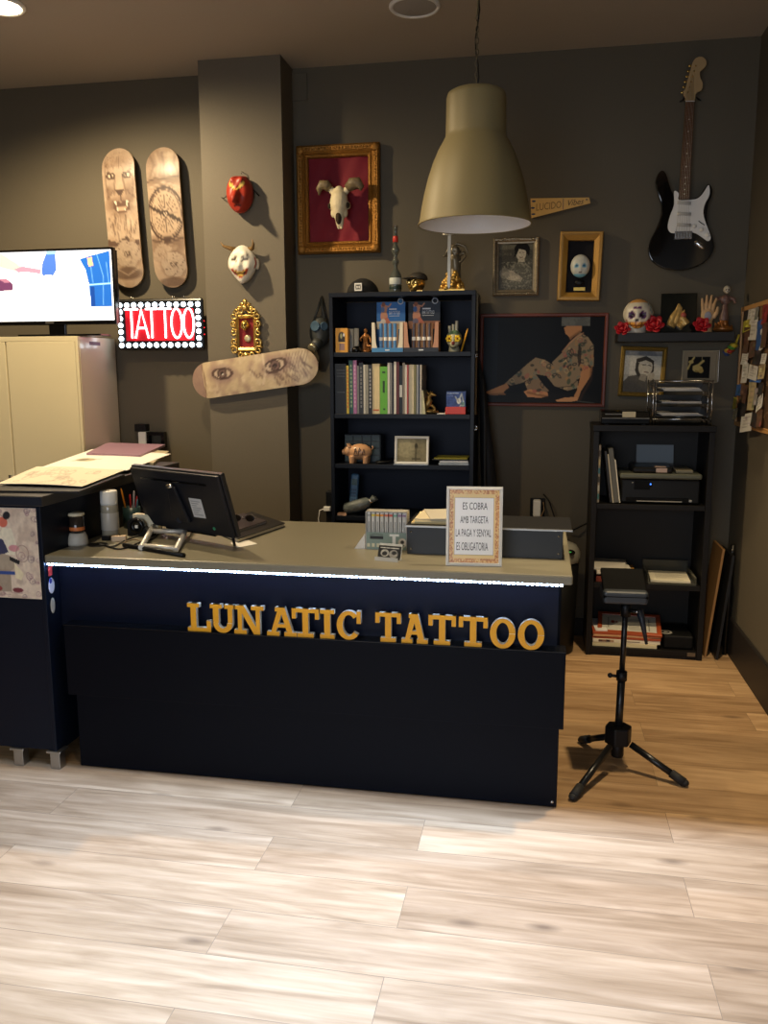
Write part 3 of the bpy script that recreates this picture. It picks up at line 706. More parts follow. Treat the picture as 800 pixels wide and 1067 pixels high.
b = MB(); b.T = Mx; iw, ih = 2*W2-.02, Hn-.02
picmb(b, im, (-iw/2, .004, .01), (iw, 0, 0), (0, 0, ih)); b.color(240, 238, 230); b.bx(-iw/2, iw/2, .005, .011, .01, .01+ih)
pr = b.build('print', mat('notice_print', rough=.25, vcol=True), t)
b = MB(); b.T = Mx; sx, sz = iw/580, ih/800
for body, x0, x1, y1, y2 in (('ES COBRA', 225, 510, 240, 318), ('AMB TARGETA', 198, 520, 388, 466), ('LA PAGA Y SENYAL', 148, 556, 530, 612), ('ES OBLIGATORIA', 158, 522, 675, 762)):
    b.text(body, (-iw/2+(x0-70)*sx, .0032, .01+(900-y2)*sz), (1, 0, 0), (0, 0, 1), (x1-x0)*sx, (y2-y1)*sz)
b.build('lettering', mat('notice_ink', (60, 56, 54), rough=.5), pr)
b = MB(); b.T = Mx; b.prism([(-.02, .004), (.02, .004), (.02, .12), (-.02, .12)], .012, .015); b.build('easel_back', M_blk, t)
b = MB(); b.tube([Mx @ Vector((0, .015, .1)), ((xa+xb)/2, y0+.1, CT+.003)], .004, 6); b.build('easel_leg', M_blk, t)

# ================================================================ on the side cabinet: drawing sheets and folders
ST = 1.0585
b = MB(); c = G(170, 477, ST)
# stack under purple folder
def slab(name, mats, px, z, th, label, cat, group=None, bev=.001):
    pts = [G(x, y, z+th) for x, y in px]; b = MB(); flat(b, pts, z, z+th); return solo(name, b, mats, label, cat, group, bevel=bev)
slab('sketch_pad', mat('beige_board', (176, 164, 132), rough=.6), [(92, 478), (160, 482), (176, 470), (115, 465)], ST, .014, 'beige pad under the purple folder on the cabinet', 'pad')
slab('folder', mat('purple_folder', (150, 118, 134), rough=.45), [(90, 472), (146, 474), (172, 463), (112, 461)], ST+.0145, .014, 'purple folder lying on the stack at the back of the cabinet', 'folder')
slab('folder', mat('black_folder', (30, 29, 30), rough=.35), [(-12, 511), (82, 512), (130, 494), (40, 493)], ST, .008, 'black folder under the drawing sheet at the cabinet front', 'folder')
def sheet(name, px, z, dz, img, label, wob, cat='drawing'):
    a, b_, c_, d = [G(x, y, z) for x, y in px]      # bl, br, tr, tl
    b = MB(); nx, ny = img.w, img.h; lc = img.lin(); vs = []; cl = []
    for j in range(ny):
        t_ = 1-j/(ny-1)
        for i in range(nx):
            s_ = i/(nx-1); p = (a*(1-s_)+b_*s_)*(1-t_)+(d*(1-s_)+c_*s_)*t_; p.z += wob(s_, t_); vs.append(p); cl.append(tuple(lc[j, i]))
    n = len(vs)
    vs2 = vs+[v-Vector((0, 0, dz)) for v in vs]
    fs = [(j*nx+i, (j+1)*nx+i, (j+1)*nx+i+1, j*nx+i+1) for j in range(ny-1) for i in range(nx-1)]
    f2 = [tuple(n+i for i in f[::-1]) for f in fs]
    bd = [i for i in range(nx)]+[j*nx+nx-1 for j in range(1, ny)]+[(ny-1)*nx+i for i in range(nx-2, -1, -1)]+[j*nx for j in range(ny-2, 0, -1)]
    f3 = [(bd[k], n+bd[k], n+bd[(k+1) % len(bd)], bd[(k+1) % len(bd)])[::-1] for k in range(len(bd))]
    b.uses = True; b.add(vs2, fs+f2+f3, True, cl+[L(200, 196, 184)]*n)
    return solo(name, b, mat('drawing_paper', rough=.75, vcol=True), label, cat)
im = Img(80, 40, (0, 0, 80, 40), (222, 214, 192))
rs = np.random.RandomState(8)
for k in range(40):
    x, y = rs.uniform(8, 72), rs.uniform(5, 35); im.ringe(x, y, rs.uniform(2, 5), rs.uniform(1, 3), .25, (176, 160, 144), .8, rs.uniform(0, 180))
sheet('drawing_sheet', [(-3, 505), (86, 508), (132, 490), (38, 487)], ST+.011, .002, im, 'large cream sheet with faint flower sketches at the cabinet front', lambda s_, t_: .004+.004*math.sin(3*s_))
im = Img(80, 40, (0, 0, 80, 40), (236, 232, 222))
im.ell(22, 24, 9, 3.4, (176, 160, 120), .8); im.ell(20, 24, 4, 2.5, (120, 112, 90), .8); im.line([(12, 27), (34, 21)], 1, (110, 120, 110), .8)
sheet('drawing_sheet', [(42, 487), (132, 490), (178, 473), (96, 468)], ST+.016, .003, im, 'white paper sheet with a small painted ornament behind the cream sheet', lambda s_, t_: .003*math.sin(3*s_))
# ================================================================ tall bookcase
bx0, bx1, by0, by1 = -1.118, -.345, 4.45, 4.79
SH = [1.603, 1.278, 1.008, .72, .40, .08]
M_case = mat('bookcase_black', (17, 21, 30), rough=.4, spec=.25, bump=.02, bscale=250)
t = thing('bookcase', 'tall black five-shelf bookcase against the back wall behind the counter', 'bookcase', ((bx0+bx1)/2, 4.62, 0))
for x in (bx0, bx1-.02):
    b = MB(); b.bx(x, x+.02, by0, by1, 0, 1.888); b.build('side_panel', M_case, t, bevel=.0015)
b = MB(); b.bx(bx0, bx1, by0-.002, by1, 1.888, 1.911); b.build('top_panel', M_case, t, bevel=.0015)
for z in SH:
    b = MB(); b.bx(bx0+.0205, bx1-.0205, by0+.004, by1-.006, z-.024, z); b.build('shelf', M_case, t, bevel=.0015)
b = MB(); b.bx(bx0+.0205, bx1-.0205, by1-.006, by1-.001, .02, 1.887); b.build('back_panel', mat('bookcase_back', (16, 24, 42), rough=.5, spec=.25), t)
b = MB(); b.bx(bx0+.0205, bx1-.0205, by0+.02, by0+.035, 0, .055); b.build('plinth', M_case, t)
F = 1.016
def bp(px, py, y=4.47): return P(px, py, y)
# ---- top
TZ = 1.9115
c = Vector((P(378, 303, 4.6).x, 4.6, TZ))
t = thing('baseball_cap', 'black baseball cap with a square white patch on top of the bookcase', 'cap', c)
b = MB(); b.sculpt(c+Vector((0, 0, .0)), (.088, .095, .085), [(0, 90, .02, 20)], 24, cf=None, warp=lambda p, d: Vector((p.x, p.y, max(p.z, 0)))); b.build('crown', mat('black_cloth', (18, 17, 17), rough=.85, bump=.2, bscale=500), t)
b = MB(); v = []
for i in range(13):
    a = R(20-i*110/12); v.append((c.x+.06+.09*math.cos(a), c.y-.03+.075*math.sin(a)))
b.prismz([(c.x+.03, c.y+.01)]+v+[(c.x, c.y-.06)], TZ+.001, TZ+.006); b.build('brim', mat('black_cloth'), t)
im = Img(20, 20, (0, 0, 20, 20), (232, 230, 222)); im.rect(3, 4, 17, 6.5, (20, 20, 20)); im.rect(8.5, 6, 11.5, 15, (20, 20, 20)); im.rect(3, 13.5, 17, 16, (20, 20, 20)); im.rect(3, 8, 6, 12, (20, 20, 20)); im.rect(14, 8, 17, 12, (20, 20, 20))
b = MB(); x = P(373, 300, 4.5).x; b.color(232, 230, 222); b.bx(x-.02, x+.02, c.y-.098, c.y-.085, TZ+.012, TZ+.052); picmb(b, im, (x-.02, c.y-.0985, TZ+.012), (.04, 0, 0), (0, 0, .04)); b.build('patch', M_v, t)
# bottle: twisting glass
c = Vector((P(412, 303, 4.56).x, 4.56, TZ))
t = thing('glass_bottle', 'clear bottle with a curvy bubble neck and red band on the bookcase', 'bottle', c)
prof = [(.0001, 0), (.03, 0), (.032, .008), (.032, .085), (.028, .1), (.018, .118), (.011, .13), (.01, .14), (.017, .155), (.019, .166), (.012, .18), (.009, .19), (.012, .2), (.022, .214), (.023, .224), (.013, .242), (.01, .252), (.013, .27), (.014, .285), (.011, .3), (.01, .322), (.013, .326), (.013, .336), (.0001, .338)]
M_gl = mat('bottle_glass', (120, 126, 118), rough=.08, coat=.5, trans=.65)
b = MB()
for q, (r_, z) in enumerate(prof): pass
b.lathe(prof, c, 24); b.build('body', M_gl, t)
b = MB(); b.lathe([(.0325, .045), (.033, .046), (.033, .078), (.0325, .079)], c, 24); b.build('label', mat('bottle_label', (190, 196, 190), rough=.5), t)
b = MB(); b.lathe([(.0325, .02), (.033, .021), (.033, .038), (.0325, .039)], c, 24); b.build('dark_band', mat('bottle_band', (34, 50, 46), rough=.4), t)
b = MB(); b.lathe([(.0128, .262), (.0145, .264), (.0152, .28), (.0135, .292), (.0115, .294)], c, 24); b.build('red_band', mat('red_plastic', (188, 50, 40), rough=.4), t)
b = MB(); b.lathe([(.0001, .3385), (.0135, .3385), (.0135, .345), (.0001, .347)], c, 16); b.build('stopper', M_chrome, t)

def skullcf(main, dark, teeth=None, extra=None):
    def cf(d):
        az = math.degrees(math.atan2(d.x, -d.y)); el = math.degrees(math.asin(max(-1, min(1, d.z))))
        if extra:
            e = extra(az, el)
            if e: return e
        if ((abs(az)-21)/12)**2+((el-2)/10)**2 < 1: return dark
        if abs(az) < 6+max(0, -el-14)*.3 and -24 < el < -11: return dark
        if teeth and abs(az) < 26 and -43 < el < -31:
            return dark if (int((az+60)/6.5) != int((az+60+1.6)/6.5)) or -38 < el < -36.5 else teeth
        return main
    return cf
SKB = [(21, 2, -.2, 11), (-21, 2, -.2, 11), (0, -18, -.08, 8), (40, -14, .06, 14), (-40, -14, .06, 14), (0, -38, .12, 22), (0, 16, .04, 18), (80, -45, -.25, 35), (-80, -45, -.25, 35), (180, -50, -.25, 45), (62, 5, -.05, 14), (-62, 5, -.05, 14)]
def skull(b, c, r, M=None, main=(200, 190, 160), dark=(30, 24, 18), teeth=None, extra=None, n=44):
    b.sculpt(c, (r*.78, r*1.0, r), SKB, n, M, skullcf(main, dark, teeth, extra))
# gold skull with a cap
c = Vector((P(434, 303, 4.56).x, 4.56, TZ))
t = thing('gold_skull', 'shiny gold skull figure wearing a dark cap, between bottle and sword statuette', 'skull', c)
b = MB(); skull(b, c+Vector((0, 0, .045)), .056, rot(0, 0, -25), (212, 172, 96), (70, 45, 16)); b.bx(c.x-.03, c.x+.035, c.y-.03, c.y+.03, TZ, TZ+.012); b.c[-8:] = [L(200, 160, 90)]*8
b.build('skull', mat('gold_vertex', rough=.25, metal=.85, vcol=True), t)
b = MB(); b.sculpt(c+Vector((.006, .008, .072)), (.052, .056, .036), [], 20, warp=lambda p, d: Vector((p.x, p.y, max(p.z, -.004)))); b.sculpt(c+Vector((-.03, -.045, .072)), (.04, .036, .006), [], 14); b.build('cap', mat('dark_felt', (44, 40, 34), rough=.7), t)
b = MB(); [b.ell(c+Vector((x-.016, -.046, .052)), (.014, .008, .014), 12) for x in (-.018, .016)]; b.build('goggles', mat('bright_gold', (255, 226, 150), rough=.12, metal=1), t)
# sword statuette on a heap of skulls
c = Vector((P(471, 303, 4.56).x, 4.56, TZ))
t = thing('sword_statuette', 'statuette of a hooded figure with a sword on a heap of gold skulls', 'statuette', c)
b = MB(); rr = random.Random(4)
b.lathe([(.05, 0), (.045, .03), (.03, .06), (.012, .085), (.0001, .09)], c, 16)
b.bx(c.x-.065, c.x+.068, c.y-.05, c.y+.05, TZ, TZ+.012)
for i in range(60):
    a = rr.uniform(0, 2*PI); h = rr.uniform(.014, .1); r_ = .066*(1-h/.14)
    b.ell(c+Vector((r_*math.cos(a), r_*.8*math.sin(a)-.004, h)), (rr.uniform(.01, .015), .012, rr.uniform(.011, .016)), 10)
b.build('skull_heap', mat('bright_old_gold', (206, 164, 84), rough=.3, metal=.8, var=.3, bscale=90), t)
b = MB(); cc = c+Vector((.012, .01, 0))
b.tube([cc+Vector((0, 0, .06)), cc+Vector((.004, 0, .12)), cc+Vector((.0, 0, .17)), cc+Vector((0, 0, .2))], [.034, .028, .032, .018], 12)
b.sculpt(cc+Vector((0, -.006, .21)), (.026, .026, .028), [(0, 0, -.35, 25)], 18)
b.tube([cc+Vector((-.05, .01, .2)), cc+Vector((-.03, .012, .235)), cc+Vector((.01, .014, .25)), cc+Vector((.05, .012, .235)), cc+Vector((.07, .01, .195))], [.004, .008, .009, .008, .004], 8)
b.tube([cc+Vector((-.02, 0, .185)), cc+Vector((-.045, -.014, .19)), cc+Vector((-.06, -.02, .182))], [.012, .009, .006], 8)
b.tube([cc+Vector((.02, 0, .19)), cc+Vector((.05, 0, .2)), cc+Vector((.056, -.01, .18)), cc+Vector((.03, -.02, .15))], [.012, .009, .007, .006], 8)
for k in range(8):
    a = R(20+k*20); b.tube([cc+Vector((.0, .012, .19)), cc+Vector((.045*math.cos(a), .02, .19+.045*math.sin(a)))], [.008, .003], 6)
b.build('figure', mat('pewter', (112, 104, 88), rough=.35, metal=.6), t, remesh=.0035)
b = MB(); sx = c.x-.012; sy = c.y-.05
b.prism([(sx-.008, TZ+.28), (sx-.008, TZ+.03), (sx, TZ+.012), (sx+.008, TZ+.03), (sx+.008, TZ+.28)], sy-.003, sy+.003)
b.tube([(sx-.036, sy, TZ+.288), (sx, sy, TZ+.283), (sx+.036, sy, TZ+.292)], .0045, 8); b.tube([(sx, sy, TZ+.28), (sx, sy, TZ+.325)], .004, 8); b.ell((sx, sy, TZ+.33), .007, 10)
b.build('sword', mat('dull_steel', (150, 146, 136), rough=.35, metal=.6), t)

# ---- first shelf
z = SH[0]
a = bp(349, 366); b_ = bp(362, 366); zt = bp(355, 342).z
t = thing('small_box', 'small orange box with a dark arched window on the top shelf', 'box', ((a.x+b_.x)/2, 4.49, z))
bb = MB(); bb.bx(a.x+.004, b_.x+.002, 4.47, 4.51, z, zt); bb.build('carton', mat('orange_card', (206, 150, 60), rough=.5), t, bevel=.001)
im = Img(26, 40, (90, 630, 290, 980), (206, 150, 60)); im.ell(190, 745, 52, 62, (40, 32, 30)); im.rect(138, 745, 242, 830, (40, 32, 30)); im.ell(182, 742, 18, 40, (150, 150, 110)); im.ell(225, 728, 14, 25, (210, 210, 214)); im.rect(150, 850, 235, 945, (136, 110, 108)); im.rect(130, 835, 245, 842, (240, 200, 120))
bb = MB(); picmb(bb, im, (a.x+.004, 4.469, z), (b_.x-a.x-.002, 0, 0), (0, 0, zt-z)); bb.build('window_print', M_v, t)
# tall glasses
M_tg = mat('clear_tumbler', (150, 150, 146), rough=.06, trans=.75, coat=.5)
for i, (px, hh, lb) in enumerate(((366, .125, 'tall clear glass tube just right of the orange box'), (371.5, .128, 'tall clear glass tube closest to the brown figurine'))):
    p = bp(px, 366, 4.53); bb = MB(); bb.lathe([(.0001, .001), (.0135, .001), (.014, .006), (.014, hh), (.012, hh), (.0115, .012), (.0001, .012)], (p.x, 4.53, z), 20)
    solo('glass_tube', bb, mat('tube_glass', (168, 168, 164), rough=.12, alpha=.75), lb, 'glass', 'glass tubes')
p = bp(371, 364); bb = MB(); bb.lathe([(.0001, 0), (.024, 0), (.027, .01), (.024, .022), (.012, .032), (.0001, .034)], (p.x, 4.485, z), 20)
solo('black_pot', bb, M_blkgl, 'low shiny black pot in front of the glass tubes', 'pot')
# brown figurine
p = Vector((bp(381, 366, 4.53).x, 4.53, z)); bb = MB()
bb.lathe([(.0001, 0), (.026, 0), (.026, .012), (.0001, .014)], p, 16)
bb.tube([p+Vector((-.008, 0, .01)), p+Vector((-.01, 0, .04)), p+Vector((-.002, 0, .065))], [.01, .008, .01], 8); bb.tube([p+Vector((.014, 0, .01)), p+Vector((.01, 0, .04)), p+Vector((0, 0, .065))], [.01, .008, .01], 8)
bb.tube([p+Vector((0, 0, .06)), p+Vector((0, 0, .085)), p+Vector((.002, 0, .1))], [.012, .017, .01], 10); bb.ell(p+Vector((0, 0, .115)), (.0105, .011, .013), 12)
bb.tube([p+Vector((-.012, 0, .09)), p+Vector((-.03, -.006, .07)), p+Vector((-.02, -.02, .06))], [.007, .006, .005], 8); bb.tube([p+Vector((.012, 0, .09)), p+Vector((.026, -.004, .075)), p+Vector((.03, -.018, .05))], [.007, .006, .005], 8)
bb.tube([p+Vector((.008, -.004, .03)), p+Vector((.03, -.012, .035)), p+Vector((.034, -.014, .012))], [.008, .007, .006], 8)
solo('figurine', bb, mat('bronze_brown', (128, 84, 42), rough=.35, metal=.5, var=.3, bscale=90), 'small bronze-brown standing figurine left of the counter displays', 'figurine', remesh=.003)
# two counter display boxes
def display(pxa, pxb, cols, label, side):
    xa, xb = bp(pxa, 366, 4.46).x, bp(pxb, 366, 4.46).x; y = 4.46; zb = bp(400, 336, y).z; zt = bp(400, 314, y).z+.004
    t = thing('display_box', label, 'display box', ((xa+xb)/2, y+.05, z))
    body, basec, backc, lowc, tubec = cols
    b = MB(); b.mi = 0; w_ = xb-xa
    b.bx(xa, xb, y, y+.003, z, z+.022)
    b.build('base_strip', mat('disp_base_'+side, basec, rough=.5), t)
    b = MB(); b.prism([(xa, z+.022), (xa+w_*.17, z+.022), (xa+w_*.13, z+.05), (xa+w_*.09, zb), (xa, zb)], y, y+.003); b.prism([(xb, z+.022), (xb-w_*.17, z+.022), (xb-w_*.13, z+.05), (xb-w_*.09, zb), (xb, zb)], y, y+.003)
    b.bx(xa, xa+.003, y+.003, y+.1, z, zb); b.bx(xb-.003, xb, y+.003, y+.1, z, zb); b.bx(xa+.003, xb-.003, y+.003, y+.1, z, z+.004); b.build('tray', mat('disp_body_'+side, body, rough=.55), t)
    n = 4
    for i in range(n):
        x = xa+w_*(.2+.6*(i+.5)/n); q = MB(tubec); q.tube([(x, y+.025, z+.005), (x, y+.025, zb-.004)], w_*.062, 12)
        q.color(236, 234, 228); q.tube([(x, y+.0245, z+.06), (x, y+.0245, z+.078)], w_*.064, 12)
        q.color(*basec); q.bx(x-.003, x+.003, y+.025-w_*.066, y+.025-w_*.06, z+.08, zb-.01); q.bx(x-.003, x+.003, y+.025-w_*.066, y+.025-w_*.06, z+.026, z+.056)
        q.build('tube', M_vm, t)
        q = MB(); q.bx(x+w_*.07-.001, x+w_*.07+.003, y+.02, y+.04, z+.005, zb-.006); q.build('divider', mat('kraft_card', (190, 150, 110), rough=.7), t)
    im = Img(80, 58, (0, 0, 400, 290), backc); im.rect(0, 205, 400, 290, lowc)
    sk = (214, 150, 116)
    # seated pin-up silhouette
    im.poly([(60, 30), (110, 20), (150, 60), (140, 110), (155, 150), (120, 215), (70, 215), (50, 150), (65, 100)], sk)
    im.ell(95, 25, 26, 24, (150, 84, 56)); im.poly([(70, 190), (150, 160), (210, 240), (265, 262), (250, 290), (60, 290)], (206, 120, 92)); im.ell(90, 210, 38, 32, (232, 214, 196) if side == 'a' else (120, 110, 130))
    im.ell(85, 80, 26, 30, (110, 130, 176) if side == 'a' else (74, 110, 170))
    im.line([(120, 40), (170, 50), (200, 20)], 16, sk)
    b = MB(); w3 = w_*.93; x0 = xa+w_*.05
    picmb(b, im, (x0, y+.1, zb-.03), (w3, 0, 0), (0, 0, zt-zb+.03)); b.color(*backc); b.bx(x0, x0+w3, y+.101, y+.104, z, zt)
    ob = b.build('back_card', M_v, t)
    cx = x0+w3*.84; b = MB(); b.lathe([(.0001, 0), (.013, 0), (.0165, 0), (.0165, .003), (.0001, .003)], (cx, y+.0985, zt+.002), 24, Matrix.Rotation(R(90), 4, 'X')); b.build('badge', mat('pale_badge', (196, 204, 216), rough=.5), t)
    b = MB(); b.lathe([(.0001, .0), (.011, 0), (.011, .001), (.0001, .001)], (cx, y+.0945, zt+.002), 20, Matrix.Rotation(R(90), 4, 'X')); b.build('badge_disc', mat('disp_base_'+side), t)
    for bd, zz, hh, ww in (('BAR TATTOO', .42, .16, .38),):
        hz_ = (zt-zb); b = MB(); b.text(bd, (x0+w3*.44, y+.0985, zb+hz_*zz), (1, 0, 0), (0, 0, 1), w3*ww, hz_*hh); b.build('lettering', mat('pale_ink', (226, 232, 238), rough=.5), ob)
    hz_ = zt-zb; M_ink = mat('pale_ink', (226, 232, 238), rough=.5)
    for q in ((x0+w3*.44, x0+w3*.7, y+.098, y+.0995, zb+hz_*.63, zb+hz_*.7), (x0+w3*.44, x0+w3*.8, y+.098, y+.0995, zb+hz_*.34, zb+hz_*.36), (xa+w_*.43, xa+w_*.57, y-.0008, y, z+.007, z+.013)): b = MB(); b.bx(*q); b.build('print_line', M_ink, t)
display(387.3, 419.6, ((226, 218, 198), (70, 134, 190), (52, 118, 190), (214, 206, 190), (96, 140, 190)), 'white and blue cardboard counter display with a pin-up back card', 'a')
display(420.6, 456.5, ((196, 146, 118), (38, 44, 56), (34, 46, 62), (156, 108, 80), (120, 92, 80)), 'salmon and dark navy cardboard counter display beside the white one', 'b')
# glass skull with yellow flowers
p = Vector((bp(473, 366, 4.53).x, 4.53, z))
t = thing('flower_skull', 'cream and green skull vase with yellow flower eyes on the top shelf', 'skull', p)
b = MB(); skull(b, p+Vector((0, 0, .058)), .056, None, (190, 184, 150), (60, 70, 50), (222, 214, 190), lambda az, el: (96, 124, 96) if el > 32 else None)
for f in range(1): b.color(180, 176, 148); b.tube([p+Vector((0, 0, .001)), p+Vector((0, 0, .03))], [.03, .026], 16)
b.build('skull', M_vm, t)
for s_ in (-1, 1):
    q = MB((236, 196, 30)); fc = p+Vector((s_*.021, -.05, .067))
    for k in range(6):
        a_ = k*PI/3; q.ell(fc+Vector((.0105*math.cos(a_), 0, .0105*math.sin(a_))), (.0085, .004, .0085), 8)
    q.color(110, 50, 16); q.ell(fc+Vector((0, -.004, 0)), .005, 8); q.build('flower', M_vm, t)
q = MB((120, 36, 26)); q.ell(p+Vector((0, -.052, .045)), (.009, .006, .011), 10); q.build('nose', M_vm, t)
for dx, hh in ((-.022, .1), (-.004, .108), (.012, .128)):
    q = MB((150, 150, 138)); q.tube([p+Vector((dx, 0, .09)), p+Vector((dx*1.1, 0, .045+hh*.9))], [.0085, .0085], 10); q.build('candle', M_vm, t)
b = MB(); p0 = bp(480.5, 366, 4.52); p1 = bp(487.5, 342, 4.52); p0.z = z+.001; b.tube([p0, p0+(p1-p0)*.9, p1], [.005, .005, .0005], 8)
solo('pencil', b, mat('yellow_pencil', (222, 160, 40), rough=.4), 'yellow pencil leaning between flower skull and shelf side', 'pencil')

# ---- books on the second shelf
z = SH[1]
BK = [ # px0, px1, top py, colour, label, band colour
 (349, 361, 379, (20, 22, 26), 'thick black hardback at the left end of the book row', (70, 74, 80)),
 (361.2, 363.6, 381, (190, 168, 60), 'thin yellow and red magazine between the thick black book and the teal one', (180, 60, 50)),
 (363.8, 368, 375.5, (42, 84, 78), 'tall dark teal book left of the purple one', (150, 170, 140)),
 (368.2, 371.8, 375.5, (160, 104, 150), 'tall purple book near the left of the row', (190, 150, 180)),
 (372, 374, 381, (150, 146, 140), 'thin grey booklet right of the purple book', None),
 (374.2, 378.6, 378, (36, 38, 44), 'dark charcoal book between thin grey booklets', (110, 110, 110)),
 (378.8, 380.8, 380, (196, 192, 180), 'thin off-white booklet right of the charcoal book', None),
 (381, 383.6, 380, (176, 170, 150), 'thin grey-beige booklet left of the black book in the row', None),
 (383.8, 387.6, 380, (26, 25, 26), 'black book left of the wide cream book', (160, 160, 160)),
 (387.8, 395.6, 379, (216, 196, 150), 'wide cream book left of the green one', (190, 100, 60)),
 (396, 403.6, 382, (98, 172, 50), 'bright green book in the middle of the row', (40, 70, 30)),
 (403.8, 406, 378, (206, 202, 194), 'white booklet right of the green book', None),
 (406.1, 408.2, 378, (150, 146, 140), 'grey booklet second right of the green book', None),
 (408.3, 410.4, 379, (40, 40, 44), 'thin black booklet third right of the green book', None),
 (410.5, 412.6, 377, (226, 222, 210), 'tall white booklet left of the dark red one', None),
 (412.8, 415.6, 377, (92, 36, 36), 'tall dark red booklet', None),
 (415.8, 419, 381, (30, 32, 32), 'black book with a white spine label', (224, 222, 214)),
 (419.2, 421.6, 378, (150, 140, 124), 'grey-brown booklet right of the black book with white label', None),
 (421.8, 423.8, 380, (214, 208, 196), 'white booklet left of the red striped one', None),
 (424, 425.4, 380, (168, 60, 60), 'very thin red booklet among cream ones', None),
 (425.6, 431, 380, (206, 194, 164), 'wide cream booklet right of the thin red one', None),
 (431.2, 433.4, 380, (122, 118, 76), 'olive booklet near the right end of the row', None),
 (433.6, 435.6, 380, (206, 202, 194), 'white booklet left of the navy one', None),
 (435.8, 437.2, 380, (40, 50, 76), 'thin navy booklet near the right end', None),
 (437.4, 439, 380, (196, 190, 176), 'last upright pale booklet at the right end of the row', None),
]
for i, (a, c, top, col, lb, band) in enumerate(BK):
    y = 4.472+rnd.uniform(0, .012); xa, xb = P(a, 430, y).x, P(c, 430, y).x; zt = P(a, top, y).z
    xa = max(xa, bx0+.022)
    t = thing('book', lb, 'book', ((xa+xb)/2, y+.1, z), 'books on the second shelf')
    M_c = mat('cover_%d' % i, col, rough=.45, var=.08, bscale=40)
    b = MB(); th = .0006 if xb-xa < .012 else .0015
    b.bx(xa, xb, y, y+.002, z, zt).bx(xa, xa+th, y+.002, y+.2, z, zt).bx(xb-th, xb, y+.002, y+.2, z, zt); b.build('cover', M_c, t)
    b = MB(); b.bx(xa+th, xb-th, y+.002, y+.196, z+.003, zt-.003); b.build('pages', mat('book_pages', (214, 204, 182), rough=.8), t)
    if band:
        b = MB(); h = zt-z; w_ = xb-xa
        if i == 16: b.bx(xa+.002, xb-.001, y-.0006, y, z+.35*h, z+.6*h)
        elif i == 0:
            for q in (.86, .8, .74, .42): b.bx(xa+w_*.15, xb-w_*.12, y-.0006, y, z+q*h, z+(q+.018)*h)
        elif i == 10: b.bx(xa+w_*.35, xb-w_*.35, y-.0006, y, z+.45*h, z+.7*h).bx(xa+w_*.3, xb-w_*.3, y-.0006, y, z+.86*h, z+.9*h).bx(xa+w_*.42, xb-w_*.3, y-.0006, y, z+.08*h, z+.12*h)
        elif i == 9: b.bx(xa+w_*.1, xb-w_*.1, y-.0006, y, z+.06*h, z+.09*h)
        else:
            q = .12
            while q < .88: b.bx(xa+w_*.3, xb-w_*.3, y-.0006, y, z+q*h, z+(q+.05)*h); q += .075
        b.build('spine_mark', mat('spine_%d' % i, band, rough=.5), t)
b = MB(); xa = P(439.2, 430, 4.48).x; b.prism([(xa, z), (xa+.022, z), (xa+.008, z+.125), (xa, z+.125)], 4.476, 4.65); solo('folder', b, mat('pale_folder', (206, 202, 164), rough=.6), 'pale yellow low folder leaning at the right end of the books', 'folder', bevel=.001)
# dragon figurine
p = Vector((P(447, 432, 4.52).x+.004, 4.52, z)); b = MB()
b.sculpt(p+Vector((0, 0, .012)), (.036, .03, .012), [], 14)
b.tube([p+Vector((-.026, 0, .01)), p+Vector((-.03, 0, .03)), p+Vector((-.012, -.004, .05)), p+Vector((.0, -.006, .07)), p+Vector((-.004, -.006, .09)), p+Vector((.01, -.01, .105))], [.012, .017, .02, .016, .011, .01], 10)
b.tube([p+Vector((.006, -.008, .104)), p+Vector((.022, -.014, .1)), p+Vector((.036, -.018, .097))], [.011, .009, .004], 8)
for a_, h in ((-.012, .125), (.002, .13), (.012, .128)): b.tube([p+Vector((a_*.6, -.004, .105)), p+Vector((a_*1.6, .004, h))], [.005, .001], 6)
b.tube([p+Vector((-.01, 0, .07)), p+Vector((-.03, .01, .085)), p+Vector((-.034, .01, .065))], [.006, .004, .002], 6)
b.tube([p+Vector((.01, 0, .045)), p+Vector((.026, -.008, .03)), p+Vector((.03, -.012, .012))], [.01, .008, .006], 8)
b.tube([p+Vector((.0, .01, .015)), p+Vector((.03, .01, .016)), p+Vector((.044, .0, .01)), p+Vector((.036, -.014, .008))], [.012, .009, .006, .003], 8)
solo('dragon_figurine', b, mat('aged_brass', (146, 118, 66), rough=.4, metal=.6, var=.35, bscale=80), 'brass dragon figurine right of the books', 'figurine', remesh=.003)
b = MB(); q = [P(456, 432, 4.5), P(464, 432, 4.5)]; b.bx(q[0].x, q[1].x, 4.47, 4.56, z, z+.004); solo('leaflet', b, M_paper, 'thin pale leaflet lying between the dragon and the blue box', 'paper')
xa, xb = P(464, 432, 4.48).x, P(485, 432, 4.48).x; zm = P(470, 424, 4.48).z; zt = P(470, 408, 4.48).z
b = MB(); b.bx(xa, xb, 4.475, 4.58, z, zm); t = solo('red_box', b, mat('coral_red', (206, 66, 54), rough=.45), 'flat coral red box under the blue printed card', 'box', bevel=.002)
im = Img(44, 36, (80, 780, 270, 925), (54, 78, 140)); im.rect(85, 790, 200, 802, (140, 160, 200)); im.rect(88, 820, 150, 825, (120, 140, 190)); im.line([(170, 830), (200, 880), (230, 800), (250, 880), (215, 920)], 14, (170, 180, 190)); im.ell(205, 870, 22, 28, (196, 200, 196)); im.ell(245, 900, 20, 24, (110, 150, 150)); im.grain(12, .35, 4)
b = MB((54, 78, 140)); b.bx(xa+.003, xb-.002, 4.49, 4.52, zm, zt); picmb(b, im, (xa+.003, 4.489, zm), (xb-xa-.005, 0, 0), (0, 0, zt-zm)); solo('printed_card', b, M_v, 'blue box with pale figures standing on the red box', 'box')

